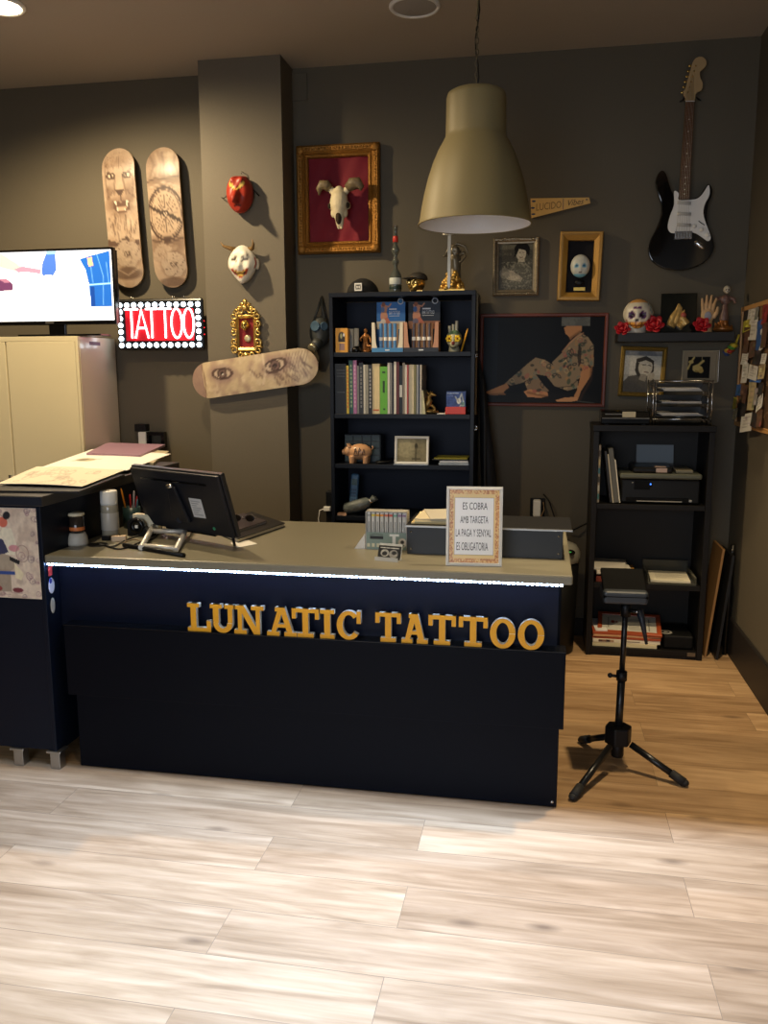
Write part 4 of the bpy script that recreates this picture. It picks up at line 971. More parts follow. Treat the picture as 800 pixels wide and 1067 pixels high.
# ---- third shelf
z = SH[2]
xa, xb = P(359, 480, 4.56).x, P(396, 480, 4.56).x; zt = P(375, 453, 4.56).z
t = thing('storage_organiser', 'dark green-grey organiser with a grid of small drawers behind the pig', 'organiser', ((xa+xb)/2, 4.6, z))
b = MB(); b.bx(xa, xb, 4.57, 4.66, z, zt); b.build('case', mat('dark_grid', (26, 34, 36), rough=.4), t)
n = 0
for i in range(4):
    for j in range(4):
        w_ = (xb-xa)/4; h = (zt-z)/4; b = MB(); b.bx(xa+i*w_+.003, xa+(i+1)*w_-.003, 4.564, 4.57, z+j*h+.003, z+(j+1)*h-.003); b.build('drawer', mat('grid_drawer', (46, 62, 64), rough=.4), t, bevel=.001)
# pig bank
p = Vector((P(374, 481, 4.5).x, 4.505, z)); 
t = thing('piggy_bank', 'tan ceramic piggy bank with dark scribbled lettering on its side', 'piggy bank', p)
b = MB()
b.sculpt(p+Vector((.006, 0, .062)), (.066, .045, .044), [(-90, 0, .05, 30)], 28)
b.sculpt(p+Vector((-.058, -.006, .066)), (.028, .028, .03), [], 18); b.tube([p+Vector((-.07, -.01, .062)), p+Vector((-.092, -.014, .06))], [.016, .014], 12)
for x, y in ((-.035, -.024), (-.035, .024), (.04, -.024), (.04, .024)): b.tube([p+Vector((x, y, .04)), p+Vector((x, y, .0))], [.018, .014], 12)
for s_ in (-1, 1): b.tube([p+Vector((-.05, s_*.016-.004, .088)), p+Vector((-.062, s_*.02-.006, .108))], [.011, .003], 8)
b.build('body', mat('tan_ceramic', (196, 150, 110), rough=.3, var=.08, bscale=30), t, remesh=.003)
b = MB(); b.tube([p+Vector((.07, 0, .075)), p+Vector((.078, -.004, .084)), p+Vector((.074, -.006, .092)), p+Vector((.082, -.002, .088))], .0035, 6); b.build('tail', mat('tan_ceramic'), t)
b = MB(); 
for (x0, z0, x1, z1) in ((-.02, .05, -.012, .085), (-.012, .085, -.002, .052), (-.016, .066, .0, .07), (.004, .05, .01, .086), (.01, .086, .02, .072), (.02, .072, .008, .066), (.026, .052, .034, .08), (.034, .08, .04, .055), (-.02, .046, .04, .05)):
    f = lambda x, zz: p+Vector((x, -.0465*math.sqrt(max(.05, 1-((x-.006)/.066)**2-((zz-.062)/.044)**2))-.001, zz))
    b.tube([f(x0, z0), f((x0+x1)/2, (z0+z1)/2), f(x1, z1)], .0016, 5)
b.build('scribble', mat('ink_dark', (50, 40, 44), rough=.5), t)
b = MB(); c = P(398, 482, 4.5); b.sculpt((c.x, 4.5, z+.008), (.04, .03, .008), [(60, 40, .3, 30)], 14); b.tube([(c.x+.02, 4.49, z+.01), (c.x+.05, 4.5, z+.014)], [.006, .004], 6); solo('black_clip', b, M_blk, 'small black clip lying right of the piggy bank', 'clip')
xa, xb = P(411, 482, 4.49).x, P(446.5, 482, 4.49).x; zt = P(430, 454.5, 4.49).z
t = thing('photo_frame', 'small white photo frame with a sepia picture on the third shelf', 'picture frame', ((xa+xb)/2, 4.5, z))
b = MB(); b.T = tr(0, 4.485, 0) @ tr((xa+xb)/2, 0, z) @ rot(-6, 0, 0); w2 = (xb-xa)/2; h = zt-z
b.ring(-w2, w2, .001, h, [(0, .014), (0, 0), (.003, -.002), (.013, .001), (.013, .008)]); b.build('frame', M_white, t)
im = Img(50, 36, (375, 165, 510, 258), (128, 120, 92)); im.ell(415, 200, 40, 40, (176, 168, 134), .6, soft=.8); im.ell(462, 196, 7, 12, (60, 56, 40)); im.line([(462, 205), (460, 250)], 8, (90, 84, 62)); im.line([(446, 245), (480, 245)], 6, (80, 74, 54)); im.grain(16, .15, 5)
T_ = b.T; b = MB(); b.T = T_; b.color(128, 120, 92); b.bx(-w2+.012, w2-.012, .006, .01, .012, h-.012); picmb(b, im, (-w2+.012, .005, .012), (2*w2-.024, 0, 0), (0, 0, h-.024)); b.build('photo', M_vg, t)
b = MB(); b.bx(xa, xb, 4.452, 4.47, z, z+.003); solo('metal_ruler', b, M_steel, 'thin pale ruler lying before the white photo frame', 'ruler')
xb = bx1-.026
for i, (a, th, col, zz, lb) in enumerate(((457, .012, (150, 160, 170), 0, 'lowest grey-blue book in the right pile on the third shelf'), (458, .01, (196, 200, 206), .0125, 'white book second from bottom in the right pile on the third shelf'), (450, .004, (36, 34, 26), .026, 'dark magazine bridging the right pile on the third shelf'), (452, .005, (128, 124, 40), .0305, 'yellow-green magazine topmost in the right pile on the third shelf'))):
    b = MB(); xa = P(a, 482, 4.48).x; b.bx(xa, xb-(.003*i), 4.475, 4.66, z+zz, z+zz+th)
    solo('magazine' if i > 1 else 'book', b, mat('pile3_%d' % i, col, rough=.45, var=.2, bscale=60), lb, 'magazine' if i > 1 else 'book', bevel=.001)
b = MB(); b.bx(P(458, 482, 4.5).x+.02, xb-.01, 4.5, 4.6, z+.0226, z+.0259); solo('leaflet', b, M_paper, 'thin pale leaflet inside the right pile on the third shelf', 'paper')

# ---- fourth shelf
z = SH[3]
p = Vector((P(367, 535, 4.58).x, 4.6, z))
t = thing('cordless_phone', 'pale blue cordless phone handset standing on the fourth shelf', 'phone', p)
b = MB(); b.bx(p.x-.035, p.x+.035, 4.58, 4.65, z, z+.03); b.build('cradle', M_blk, t, bevel=.008)
b = MB(); b.T = tr(p.x, 4.6, z+.026) @ rot(-8, 3, 0); b.bx(-.023, .023, -.012, .012, 0, .19); b.build('handset', mat('phone_blue', (84, 124, 156), rough=.35), t, bevel=.011, seg=3)
T_ = b.T; b = MB(); b.T = T_; b.bx(-.016, .016, -.0135, -.0125, .125, .16); b.build('display', mat('phone_screen', (60, 90, 84), rough=.2), t)
b = MB(); b.T = T_
for i in range(3):
    for j in range(4): b.bx(-.014+i*.01, -.007+i*.01, -.0145, -.0125, .04+j*.018, .05+j*.018)
b.build('keypad', mat('phone_keys', (60, 84, 110), rough=.4), t)
p = Vector((P(374, 535, 4.52).x, 4.5, z+.052))
t = thing('wrapped_bundle', 'grey translucent plastic roll tied at one end on the fourth shelf', 'bundle', (p.x, p.y, z))
b = MB(); b.tube([p+Vector((-.085, 0, -.022)), p+Vector((-.07, 0, -.018)), p+Vector((0, 0, 0)), p+Vector((.055, 0, .02)), p+Vector((.07, 0, .028)), p+Vector((.085, 0, .038)), p+Vector((.095, 0, .05))], [.012, .032, .036, .03, .014, .018, .02], 20); b.build('wrap', mat('grey_film', (96, 102, 100), rough=.2, bump=.6, bscale=60, coat=.4), t)
b = MB(); b.tube([p+Vector((.065, 0, .022)), p+Vector((.076, 0, .034))], [.019, .019], 12); b.build('tie', M_chrome, t)
b = MB(); b.bx(P(353, 548, 4.5).x, P(362, 548, 4.5).x, 4.47, 4.5, SH[3], SH[3]+.012); solo('candy_box', b, mat('orange_white', (214, 170, 140), rough=.5), 'tiny pale box with orange lid at the left of the fourth shelf', 'box')

# ---- leaned boards and bag to the right of the bookcase
z0 = P(498, 366, 4.72).z; zt = P(498, 304, 4.72).z; x = bx1+.006
b = MB(); b.bx(P(492.5, 340, 4.5).x, P(497.5, 340, 4.5).x, 4.5, 4.53, P(495, 366, 4.5).z, P(495, 304, 4.5).z)
solo('canvas_board', b, mat('raw_canvas', (142, 132, 108), rough=.8), 'upper pale board edge fixed to the right side of the bookcase', 'board')
b = MB(); b.bx(P(492, 370, 4.5).x, P(496.8, 370, 4.5).x, 4.5, 4.53, P(495, 432, 4.5).z, P(495, 372, 4.5).z)
solo('canvas_board', b, mat('raw_canvas2', (120, 100, 68), rough=.8), 'lower brownish board edge at the right side of the bookcase', 'board')
xh = P(499, 420, 4.72).x
t = thing('hanging_bag', 'black cloth bag hanging between the bookcase and the large framed photograph', 'bag', (xh, 4.7, .5))
b = MB(); v = []
prof = [(P(498, 375, 4.7), .01), (P(502, 400, 4.7), .018), (P(505, 440, 4.7), .028), (P(508, 480, 4.7), .04), (P(510, 515, 4.7), .045), (P(511, 560, 4.7), .05)]
b.tube([q for q, r_ in prof], [r_ for q, r_ in prof], 16); b.build('body', mat('bag_cloth', (26, 27, 30), rough=.7, bump=.3, bscale=30), t)
b = MB(); b.tube([P(503, 395, 4.65), P(505, 440, 4.64), P(505, 500, 4.63), P(505, 550, 4.63)], .006, 8); b.build('strap', mat('bag_strap', (52, 52, 52), rough=.6), t)
for y in (370, 446):
    q = P(495.5, y, 4.49); b = MB(); b.tube([q+Vector((.008*math.cos(a_), 0, .011*math.sin(a_))) for a_ in [i*PI/6 for i in range(13)]], .003, 6); b.ell(q+Vector((0, -.004, 0)), .006, 8); b.build('clasp', M_chrome, t)

# gas mask hanging left of the bookcase
p = P(333, 346, 4.74)
t = thing('gas_mask', 'dark rubber gas mask with round lens hanging left of the bookcase', 'gas mask', (p.x, p.y, p.z-.12))
b = MB(); b.sculpt(p, (.058, .05, .085), [(0, -50, .25, 30), (-30, 10, .05, 20)], 26); b.tube([p+Vector((0, -.02, -.05)), p+Vector((-.02, -.055, -.085))], [.034, .026], 14); b.build('face_piece', mat('dark_rubber', (52, 54, 52), rough=.5), t)
b = MB(); q = p+Vector((-.012, -.054, .03)); b.lathe([(.0001, .004), (.022, .004), (.026, .006), (.03, 0), (.028, -.008)], q, 22, rot(90, 0, -15)); b.build('lens', mat('blue_lens', (70, 92, 110), rough=.1, coat=.5), t)
b = MB(); q = p+Vector((.036, -.04, .03)); b.lathe([(.0001, .004), (.018, .004), (.022, .005), (.024, 0), (.022, -.008)], q, 22, rot(90, 0, 40)); b.build('lens', mat('blue_lens'), t)
b = MB(); q = p+Vector((-.026, -.062, -.09)); b.lathe([(.0001, .012), (.02, .012), (.027, .008), (.027, -.008), (.024, -.01)], q, 22, rot(115, 0, -20)); b.build('filter', mat('brass_filter', (168, 158, 130), rough=.3, metal=.7), t)
b = MB(); b.tube([p+Vector((-.03, 0, .07)), p+Vector((-.01, .02, .14)), p+Vector((.0, .06, .2))], .007, 6); b.tube([p+Vector((.03, 0, .07)), p+Vector((.01, .02, .14)), p+Vector((.0, .06, .2))], .007, 6); b.build('strap', mat('dark_rubber'), t)
# ================================================================ skateboard decks
M_deck = mat('deck_print', rough=.38, vcol=True)
def deck(img, mid, tilt, length, width, label, wallgap=.045):
    """img in cm: x across 0..w, y along 0..l (down)"""
    b = MB(); hw = width/2; ny, nx = 110, 30; lc = img.lin()
    def halfw(y):
        e = min(y, length-y); rr = hw*1.05
        return hw if e >= rr else hw*math.sqrt(max(0.0004, 1-((rr-e)/rr)**2))
    T = tr(*mid) @ rot(0, tilt, 0)
    vs = []; cl = []; back = []
    lc = lc*.72
    for j in range(ny+1):
        y = length*(1-math.cos(PI*j/ny))/2; w_ = halfw(y)
        e = min(y, length-y); kick = 0 if e > .17 else ((.17-e)/.17)**1.7*.032
        for i in range(nx+1):
            x = -w_+2*w_*i/nx
            z = length/2-y; yy = kick+.006*(x/hw)**2
            ix = int(np.clip((x+hw)/(2*hw)*(img.w-1), 0, img.w-1)); iy = int(np.clip(y/length*(img.h-1), 0, img.h-1))
            edge = (i in (0, nx)) or j in (0, ny)
            vs.append(T @ Vector((x, yy, z))); cl.append(tuple(lc[iy, ix])); back.append(T @ Vector((x, yy+.011, z)))
    n = len(vs); q = nx+1
    fs = [(j*q+i, (j+1)*q+i, (j+1)*q+i+1, j*q+i+1) for j in range(ny) for i in range(nx)]
    b.uses = True
    b.add(vs, fs, True, cl)
    bd = [i for i in range(q)]+[j*q+nx for j in range(1, ny+1)]+[ny*q+i for i in range(nx-1, -1, -1)]+[j*q for j in range(ny-1, 0, -1)]
    b.mi = 1; wood = L(206, 176, 130)
    b.add(back, [f[::-1] for f in fs], True, [wood]*n)
    ev = [vs[k] for k in bd]+[back[k] for k in bd]; m = len(bd)
    b.add(ev, [(k, m+k, m+(k+1) % m, (k+1) % m) for k in range(m)], False, [wood]*(2*m))
    return solo('skateboard_deck', b, [M_deck, mat('maple_ply', (196, 164, 120), rough=.5)], label, 'skateboard deck', 'skateboard decks on the wall')
TAN = (180, 156, 132); DK = (92, 68, 54); DK2 = (64, 44, 36); HI = (204, 184, 160)
# lion
im = Img(96, 380, (0, 0, 120, 490), TAN)
im.mix_noise(3, (180, 152, 124), .4, .7, 1, .8); im.ell(62, 70, 54, 46, (128, 100, 80), .5, soft=.9); im.ell(28, 130, 18, 60, (110, 84, 68), .6, soft=.9); im.ell(98, 130, 18, 60, (110, 84, 68), .6, soft=.9); im.ell(62, 205, 50, 34, (100, 76, 62), .6, soft=.8); im.mix_noise(3, HI, .5, .75, 21, .6)
im.ell(62, 100, 60, 40, HI, .5, soft=.5)
for s_ in (-1, 1):
    im.poly([(62+s_*12, 92), (62+s_*46, 78), (62+s_*42, 96), (62+s_*20, 108)], DK, .7); im.ell(62+s_*30, 97, 9, 6, (236, 220, 190)); im.ell(62+s_*28, 97, 4.5, 5, DK2); im.ringe(62+s_*30, 97, 16, 10, 2, DK2, .8)
    im.line([(62+s_*14, 105), (62+s_*18, 130), (62+s_*22, 160)], 5, DK, .6, 3); im.line([(62+s_*52, 70), (62+s_*50, 130), (62+s_*44, 170)], 4, DK, .5, 3)
    for k in range(5): im.line([(62+s_*24, 150+k*7), (62+s_*52, 140+k*9)], 1.4, DK, .6)
im.poly([(44, 146), (80, 146), (70, 164), (62, 170), (54, 164)], DK2, .85); im.line([(62, 168), (62, 186)], 3, DK2, .8)
im.poly([(36, 182), (62, 190), (90, 182), (94, 214), (78, 226), (46, 226), (32, 212)], (96, 70, 56), .9)
im.poly([(44, 206), (82, 206), (78, 220), (48, 220)], (210, 180, 150), .8)
for x in (42, 84): im.poly([(x-5, 186), (x+5, 186), (x, 206)], (240, 228, 204))
for x in (48, 77): im.poly([(x-4, 222), (x+4, 222), (x, 206)], (240, 228, 204))
rs = np.random.RandomState(2)
for k in range(70):
    x = rs.uniform(8, 114); y = rs.uniform(225, 300); im.line([(x, y), (x+(62-x)*.12, y+rs.uniform(20, 50))], rs.uniform(1, 2.6), (DK, HI, DK2)[k % 3], .5)
for k in range(24):
    x = rs.uniform(0, 120); im.line([(x, rs.uniform(10, 60)), (60+(x-60)*.8, rs.uniform(60, 90))], 1.6, DK, .35)
im.poly([(0, 318), (40, 330), (74, 306), (86, 334), (120, 320), (120, 345), (0, 345)], DK2, .7)
im.rose(70, 372, 46, DK2, HI); im.poly([(8, 340), (30, 350), (22, 420), (2, 430)], HI, .5)
im.ell(62, 440, 52, 22, DK2, .55, soft=.4); im.line([(20, 420), (62, 446), (104, 424)], 4, HI, .6, 3); im.grain(30, .06, 7)
c1, c2 = P(120, 153, 4.74), P(133, 299, 4.74)
Ld = (c1-c2).length
deck(im, ((c1+c2)/2)[:], math.degrees(math.atan2(c1.x-c2.x, c1.z-c2.z)), Ld, .2, 'upright skateboard deck printed with a roaring lion above a rose, left of the pair')
# compass
im = Img(96, 380, (0, 0, 120, 490), TAN)
im.mix_noise(3, (180, 152, 124), .4, .7, 31, .8); im.ell(60, 340, 70, 40, (104, 80, 64), .7, soft=.8); im.ell(60, 110, 66, 30, (104, 80, 64), .6, soft=.9); im.ell(30, 40, 40, 40, (120, 94, 76), .5, soft=.9); im.mix_noise(3, HI, .5, .75, 41, .6)
for k in range(5): im.line([(10+k*24, 20), (30+k*18, 60), (14+k*26, 100)], 9, (DK, HI)[k % 2], .4, 6)
im.line([(0, 118), (30, 108), (60, 112), (120, 104)], 5, DK2, .6, 3)
im.ell(60, 232, 66, 100, (190, 164, 136), .6); im.ringe(60, 232, 62, 92, 3.5, DK2, .9); im.ringe(60, 232, 54, 82, 1.6, DK2, .7)
for k in range(24):
    a = k*PI/12; im.line([(60+16*math.cos(a), 232+20*math.sin(a)), (60+46*math.cos(a), 232+66*math.sin(a))], 1.6 if k % 2 else 3, DK2, .75)
im.poly([(54, 224), (2, 196), (10, 214), (52, 240)], (60, 44, 34), .9); im.poly([(66, 240), (116, 268), (108, 250), (68, 226)], (60, 44, 34), .9)
im.ell(60, 232, 11, 13, DK2); im.ell(60, 232, 6, 7, HI); im.ell(60, 232, 2.5, 3, DK2)
im.line([(0, 140), (60, 124), (120, 142)], 4, HI, .7, 3); im.line([(4, 322), (60, 336), (118, 318)], 7, DK2, .6, 3)
im.poly([(10, 350), (40, 330), (74, 352), (56, 400), (20, 398)], HI, .5); im.rose(74, 410, 42, DK2, HI); im.rose(26, 372, 24, DK, HI, .6)
im.ell(60, 470, 50, 16, DK2, .5, soft=.4); im.grain(30, .06, 17)
c1, c2 = P(166.5, 152, 4.74), P(178.5, 299, 4.74)
deck(im, ((c1+c2)/2)[:], math.degrees(math.atan2(c1.x-c2.x, c1.z-c2.z)), (c1-c2).length, .2, 'upright skateboard deck printed with a compass dial and roses, right of the pair')
# eyes (drawn along the deck; rows run from the right-hand end once it is turned)
im = Img(96, 380, (0, 0, 120, 440), (206, 184, 150))   # x: 0 = top edge when laid; y: 0 = left end
im.mix_noise(3, (168, 140, 124), .4, .7, 51, .7); im.mix_noise(4, (232, 214, 180), .5, .75, 61, .7)
im.rect(0, 0, 120, 42, (146, 118, 110), .75); im.line([(0, 42), (60, 50), (120, 44)], 3, (110, 80, 64), .8, 2)
def eye(cy, cx, s_, tilt):
    im.ell(cx, cy, 34*s_, 52*s_, (150, 122, 116), .55, tilt, soft=.5); im.ringe(cx, cy, 18*s_, 34*s_, 3.2*s_, (84, 62, 56), .9, tilt); im.ell(cx, cy, 15*s_, 30*s_, (210, 190, 168), .8, tilt)
    im.ell(cx, cy, 15*s_, 16*s_, (124, 100, 92)); im.ringe(cx, cy, 15*s_, 16*s_, 2, (64, 46, 40), .9); im.ell(cx, cy, 7*s_, 7*s_, (54, 38, 34)); im.ell(cx-4*s_, cy+2*s_, 3*s_, 3*s_, (244, 236, 220))
eye(115, 74, .95, 5); eye(300, 74, 1.1, -12)
rs = np.random.RandomState(6)
for k in range(16):
    y = rs.uniform(225, 420); x = rs.uniform(0, 60); im.line([(x, y), (x+rs.uniform(12, 34), y-rs.uniform(6, 26))], rs.uniform(3, 8), (104, 80, 68), .55, 3)
for k in range(8):
    y = 340+k*10; im.line([(10+k*3, y), (60, y-14), (108, y+6)], 3.4, (110, 84, 72), .5, 3)
im.line([(20, 250), (50, 262), (100, 262), (118, 262)], 7, (236, 218, 190), .6, 4); im.grain(30, .05, 27)
im2 = im; im.a *= 1.05
c1, c2 = P(198.5, 399, 4.55), P(329.5, 379, 4.55)
deck(im2, ((c1+c2)/2)[:], math.degrees(math.atan2(c1.x-c2.x, c1.z-c2.z)), (c1-c2).length, .2, 'tilted horizontal skateboard deck printed with two staring eyes')

# ================================================================ masks on the pillar
def face(b, c, r, bumps, cf, n=48, M=None, warp=None): b.sculpt(c, r, bumps, n, M, cf, warp)
PY = 4.6
# red demon mask
p = P(249, 201, 4.55)
t = thing('demon_mask', 'red long-nosed demon mask with golden eyes at the top of the pillar', 'mask', (p.x, PY, p.z-.1))
def cf(d):
    az = math.degrees(math.atan2(d.x, -d.y)); el = math.degrees(math.asin(max(-1, min(1, d.z))))
    for s_ in (-1, 1):
        u = az*s_-20; v = el-16-u*.55
        if abs(u) < 17 and abs(v) < 8-abs(u)*.2: return (232, 196, 96) if abs(v) < 5.2-abs(u)*.15 else (30, 10, 8)
    if abs(az) < 20 and -46 < el < -36: return (66, 12, 8) if el > -43 or int((az+60)/6) % 2 else (228, 210, 170)
    if el > 38: return (120, 28, 16)
    return (150, 46, 30)
flat_back = lambda p_, d: Vector((p_.x, min(p_.y, .028), min(p_.z, .082)))
b = MB(); face(b, (p.x, 4.565, p.z), (.074, .062, .102), [(0, -14, .75, 9), (0, -4, .35, 9), (0, -21, .5, 8), (22, 32, .22, 12), (-22, 32, .22, 12), (20, 12, -.1, 9), (-20, 12, -.06, 9), (35, -18, .1, 16), (-35, -18, .1, 16), (0, -60, .12, 20), (0, -30, .05, 9), (0, -41, -.1, 8)], cf, 56, None, flat_back); b.build('face', mat('lacquered_mask', rough=.42, vcol=True, spec=.35), t)
b = MB(); b.tube([(p.x-.07, 4.575, p.z+.0), (p.x-.1, 4.58, p.z-.02), (p.x-.115, 4.59, p.z-.012)], .003, 6); b.tube([(p.x+.07, 4.575, p.z+.02), (p.x+.1, 4.59, p.z-.012)], .003, 6); b.build('cord', M_blk, t)
b = MB(); b.tube([(p.x+.01, 4.6, p.z+.115), (p.x+.01, 4.575, p.z+.115), (p.x+.01, 4.572, p.z+.1)], .0025, 6); b.build('nail', M_chrome, t)
# white horned mask
p = P(252, 275, 4.55)
t = thing('horned_mask', 'white horned grinning mask in the middle of the pillar', 'mask', (p.x, PY, p.z-.11))
def cf(d):
    az = math.degrees(math.atan2(d.x, -d.y)); el = math.degrees(math.asin(max(-1, min(1, d.z))))
    for s_ in (-1, 1):
        u = az*s_-20; v = el-10-u*.25
        if abs(u) < 14 and abs(v) < 2.6: return (50, 40, 34)
        if abs(u) < 15 and 7 < v < 9.5: return (110, 100, 84)
        if 68 < az*s_ < 84 and -12 < el < 20: return (160, 40, 30)
    w_ = 30; sm = (az/w_)**2*9
    if abs(az) < w_ and -44+sm < el < -27+sm:
        if -39+sm < el < -33+sm: return (60, 16, 12)
        return (214, 178, 90) if abs(az) < w_-5 else (170, 60, 36)
    if abs(az) < w_+4 and -47+sm < el < -24+sm: return (176, 70, 40)
    return (226, 220, 204)
def warp(p_, d):
    k = 1-.32*max(0, -d.z)-.25*max(0, d.z)**2
    return Vector((p_.x*k, min(p_.y, .03), p_.z))
b = MB(); face(b, (p.x, 4.565, p.z), (.082, .06, .1), [(0, -8, .24, 8), (0, 4, .12, 7), (24, 24, .16, 12), (-24, 24, .16, 12), (21, 9, -.1, 9), (-21, 9, -.1, 9), (34, -14, .18, 13), (-34, -14, .18, 13), (0, -62, .14, 18), (0, -36, -.08, 12), (0, 40, .1, 20)], cf, 60, None, warp)
for s_ in (-1, 1): b.sculpt((p.x+s_*.078, 4.582, p.z+.0), (.012, .016, .03), [], 12, None, lambda d: (206, 196, 176))
b.build('face', mat('mask_white', rough=.35, vcol=True), t)
for s_, pts in ((-1, [(-.035, -.01, .075), (-.07, -.02, .085), (-.1, -.03, .095), (-.118, -.03, .118)]), (1, [(.035, -.01, .075), (.062, -.02, .082), (.07, -.03, .1), (.066, -.035, .125)])):
    b = MB(); b.tube([(p.x+x, 4.575+y, p.z+z_) for x, y, z_ in pts], [.015, .011, .007, .0015], 12); b.build('horn', mat('horn_bronze', (120, 92, 52), rough=.35, metal=.3, var=.3, bscale=60), t)
# ornate gilt frame with little skull
p = P(256.5, 343, 4.58)
t = thing('ornate_frame', 'small ornate gilt frame holding a gold skull on red, lowest on the pillar', 'frame', (p.x, PY, p.z-.15))
b = MB(); hw, hh = .062, .1
b.ring(p.x-hw, p.x+hw, p.z-hh-.02, p.z+hh-.02, [(0, 4.598), (0, 4.575), (.008, 4.57), (.02, 4.578), (.02, 4.598)])
rr = random.Random(12)
def scroll(x, z_, r_, a0, s_, turns=1.2, th=.0075):
    pts = []
    for k in range(14):
        u = k/13; a = a0+s_*u*turns*2*PI; q = r_*(1-u*.75); pts.append((x+q*math.cos(a), 4.575-.01*u, z_+q*math.sin(a)))
    b.tube(pts, [th*(1-.4*k/13) for k in range(14)], 8)
for s_ in (-1, 1):
    for (dx, dz, r_, a0) in ((.068, .07, .024, 1.5), (.07, .03, .018, 4), (.072, -.02, .02, 1.2), (.068, -.07, .022, 4.4), (.072, -.115, .024, .6), (.03, -.14, .02, 3.5), (.028, .1, .022, .5), (.05, .098, .018, 2.2), (.014, .125, .016, .3)):
        scroll(p.x+s_*dx, p.z+dz, r_, a0 if s_ > 0 else PI-a0, s_)
b.ell((p.x, 4.57, p.z+.145), (.014, .012, .018), 12); b.ell((p.x, 4.565, p.z+.115), (.02, .014, .016), 12); b.ell((p.x, 4.567, p.z-.14), (.02, .014, .014), 12)
b.build('frame', mat('bright_gilt', (206, 172, 98), rough=.28, metal=.85), t)
b = MB(); b.bx(p.x-hw+.018, p.x+hw-.018, 4.592, 4.597, p.z-hh, p.z+hh-.04); b.build('backing', mat('red_velvet', (120, 14, 22), rough=.7), t)
b = MB(); skull(b, (p.x-.004, 4.578, p.z+.018), .032, None, (214, 178, 96), (60, 40, 14)); b.build('skull', mat('gold_vertex'), t)
b = MB(); b.lathe([(.0001, .01), (.014, .01), (.019, .006), (.02, 0)], (p.x+.004, 4.592, p.z-.05), 24, rot(90, 0, 0)); b.build('medallion', mat('pale_medal', (190, 180, 146), rough=.35, metal=.4), t)

# ================================================================ LED "TATTOO" sign
a, c = P(120.5, 309.5, 4.72), P(212.5, 364.5, 4.72)
sx0, sx1, sz0, sz1 = a.x, c.x, c.z, P(168, 311, 4.72).z
t = thing('neon_sign', 'lit red and white LED sign reading TATTOO on the left wall', 'sign', ((sx0+sx1)/2, 4.75, sz0))
b = MB(); b.bx(sx0, sx1, 4.722, 4.75, sz0, sz1); b.build('board', mat('sign_black', (12, 12, 14), rough=.3), t, bevel=.012)
W_, H_ = sx1-sx0, sz1-sz0
M_led = mat('white_led', (235, 248, 255), emit=8, ecol=(225, 244, 255)); first = None
pos = []
ix0, ix1, iz0, iz1 = sx0+W_*.045, sx1-W_*.05, sz0+H_*.1, sz1-H_*.12
for i in range(12):
    pos += [(ix0+(ix1-ix0)*i/11, iz0), (ix0+(ix1-ix0)*i/11, iz1)]
for i in range(1, 6): pos += [(ix0, iz0+(iz1-iz0)*i/6), (ix1, iz0+(iz1-iz0)*i/6)]
for i, (x, z_) in enumerate(pos):
    if first is None:
        b = MB(); b.sculpt((x, 4.716, z_), (.0145, .009, .0145), [], 10); first = b.build('bulb', M_led, t); f0 = Vector((x, 0, z_))
    else: copy_part(first, t, Vector((x, 0, z_))-f0)
b = MB(); b.bx(ix0+.03, ix1-.03, 4.7195, 4.7218, iz0+.025, iz1-.025); b.build('red_field', mat('red_glow_panel', (190, 20, 36), emit=.22, ecol=(214, 22, 44), rough=.4), t)
lx0, lx1 = sx0+W_*.1, sx1-W_*.1; lz0, lz1 = sz0+H_*.235, sz1-H_*.2; lw = (lx1-lx0)
M_tube = mat('pink_white_tube', (255, 225, 222), emit=7, ecol=(255, 190, 190))
def stroke(ch, u0, u1):
    x0, x1 = lx0+lw*u0, lx0+lw*u1; m = (x0+x1)/2; b = MB(); y = 4.712; r_ = .0055
    if ch == 'T': b.tube([(x0, y, lz1), (x1, y, lz1)], r_, 8); b.tube([(m, y, lz1), (m, y, lz0)], r_, 8)
    elif ch == 'A': b.tube([(x0, y, lz0), (m, y, lz1), (x1, y, lz0)], r_, 8); b.tube([(x0+(x1-x0)*.2, y, lz0+(lz1-lz0)*.35), (x1-(x1-x0)*.2, y, lz0+(lz1-lz0)*.35)], r_, 8)
    else: b.tube([(m+(x1-x0)/2*math.cos(k*PI/14), y, (lz0+lz1)/2+(lz1-lz0)/2*math.sin(k*PI/14)) for k in range(29)], r_, 8)
    b.build('letter', M_tube, t)
for ch, u0, u1 in (('T', .0, .2), ('A', .15, .34), ('T', .31, .48), ('T', .5, .68), ('O', .68, .83), ('O', .855, 1.0)): stroke(ch, u0, u1)
b = MB()
for px in (137, 180, 192): q = P(px, 308, 4.74); b.tube([(q.x-.006, 4.745, sz1-.004), (q.x-.006, 4.745, sz1+.02), (q.x+.006, 4.745, sz1+.02), (q.x+.006, 4.745, sz1-.004)], .002, 6)
b.build('hook', M_chrome, t)
b = MB()
for k in range(3): b.ell((sx1+.0005, 4.735, sz0+H_*(.3+.13*k)), (.0025, .003, .003), 8)
b.build('indicator_light', mat('red_led', (255, 30, 40), emit=4), t)

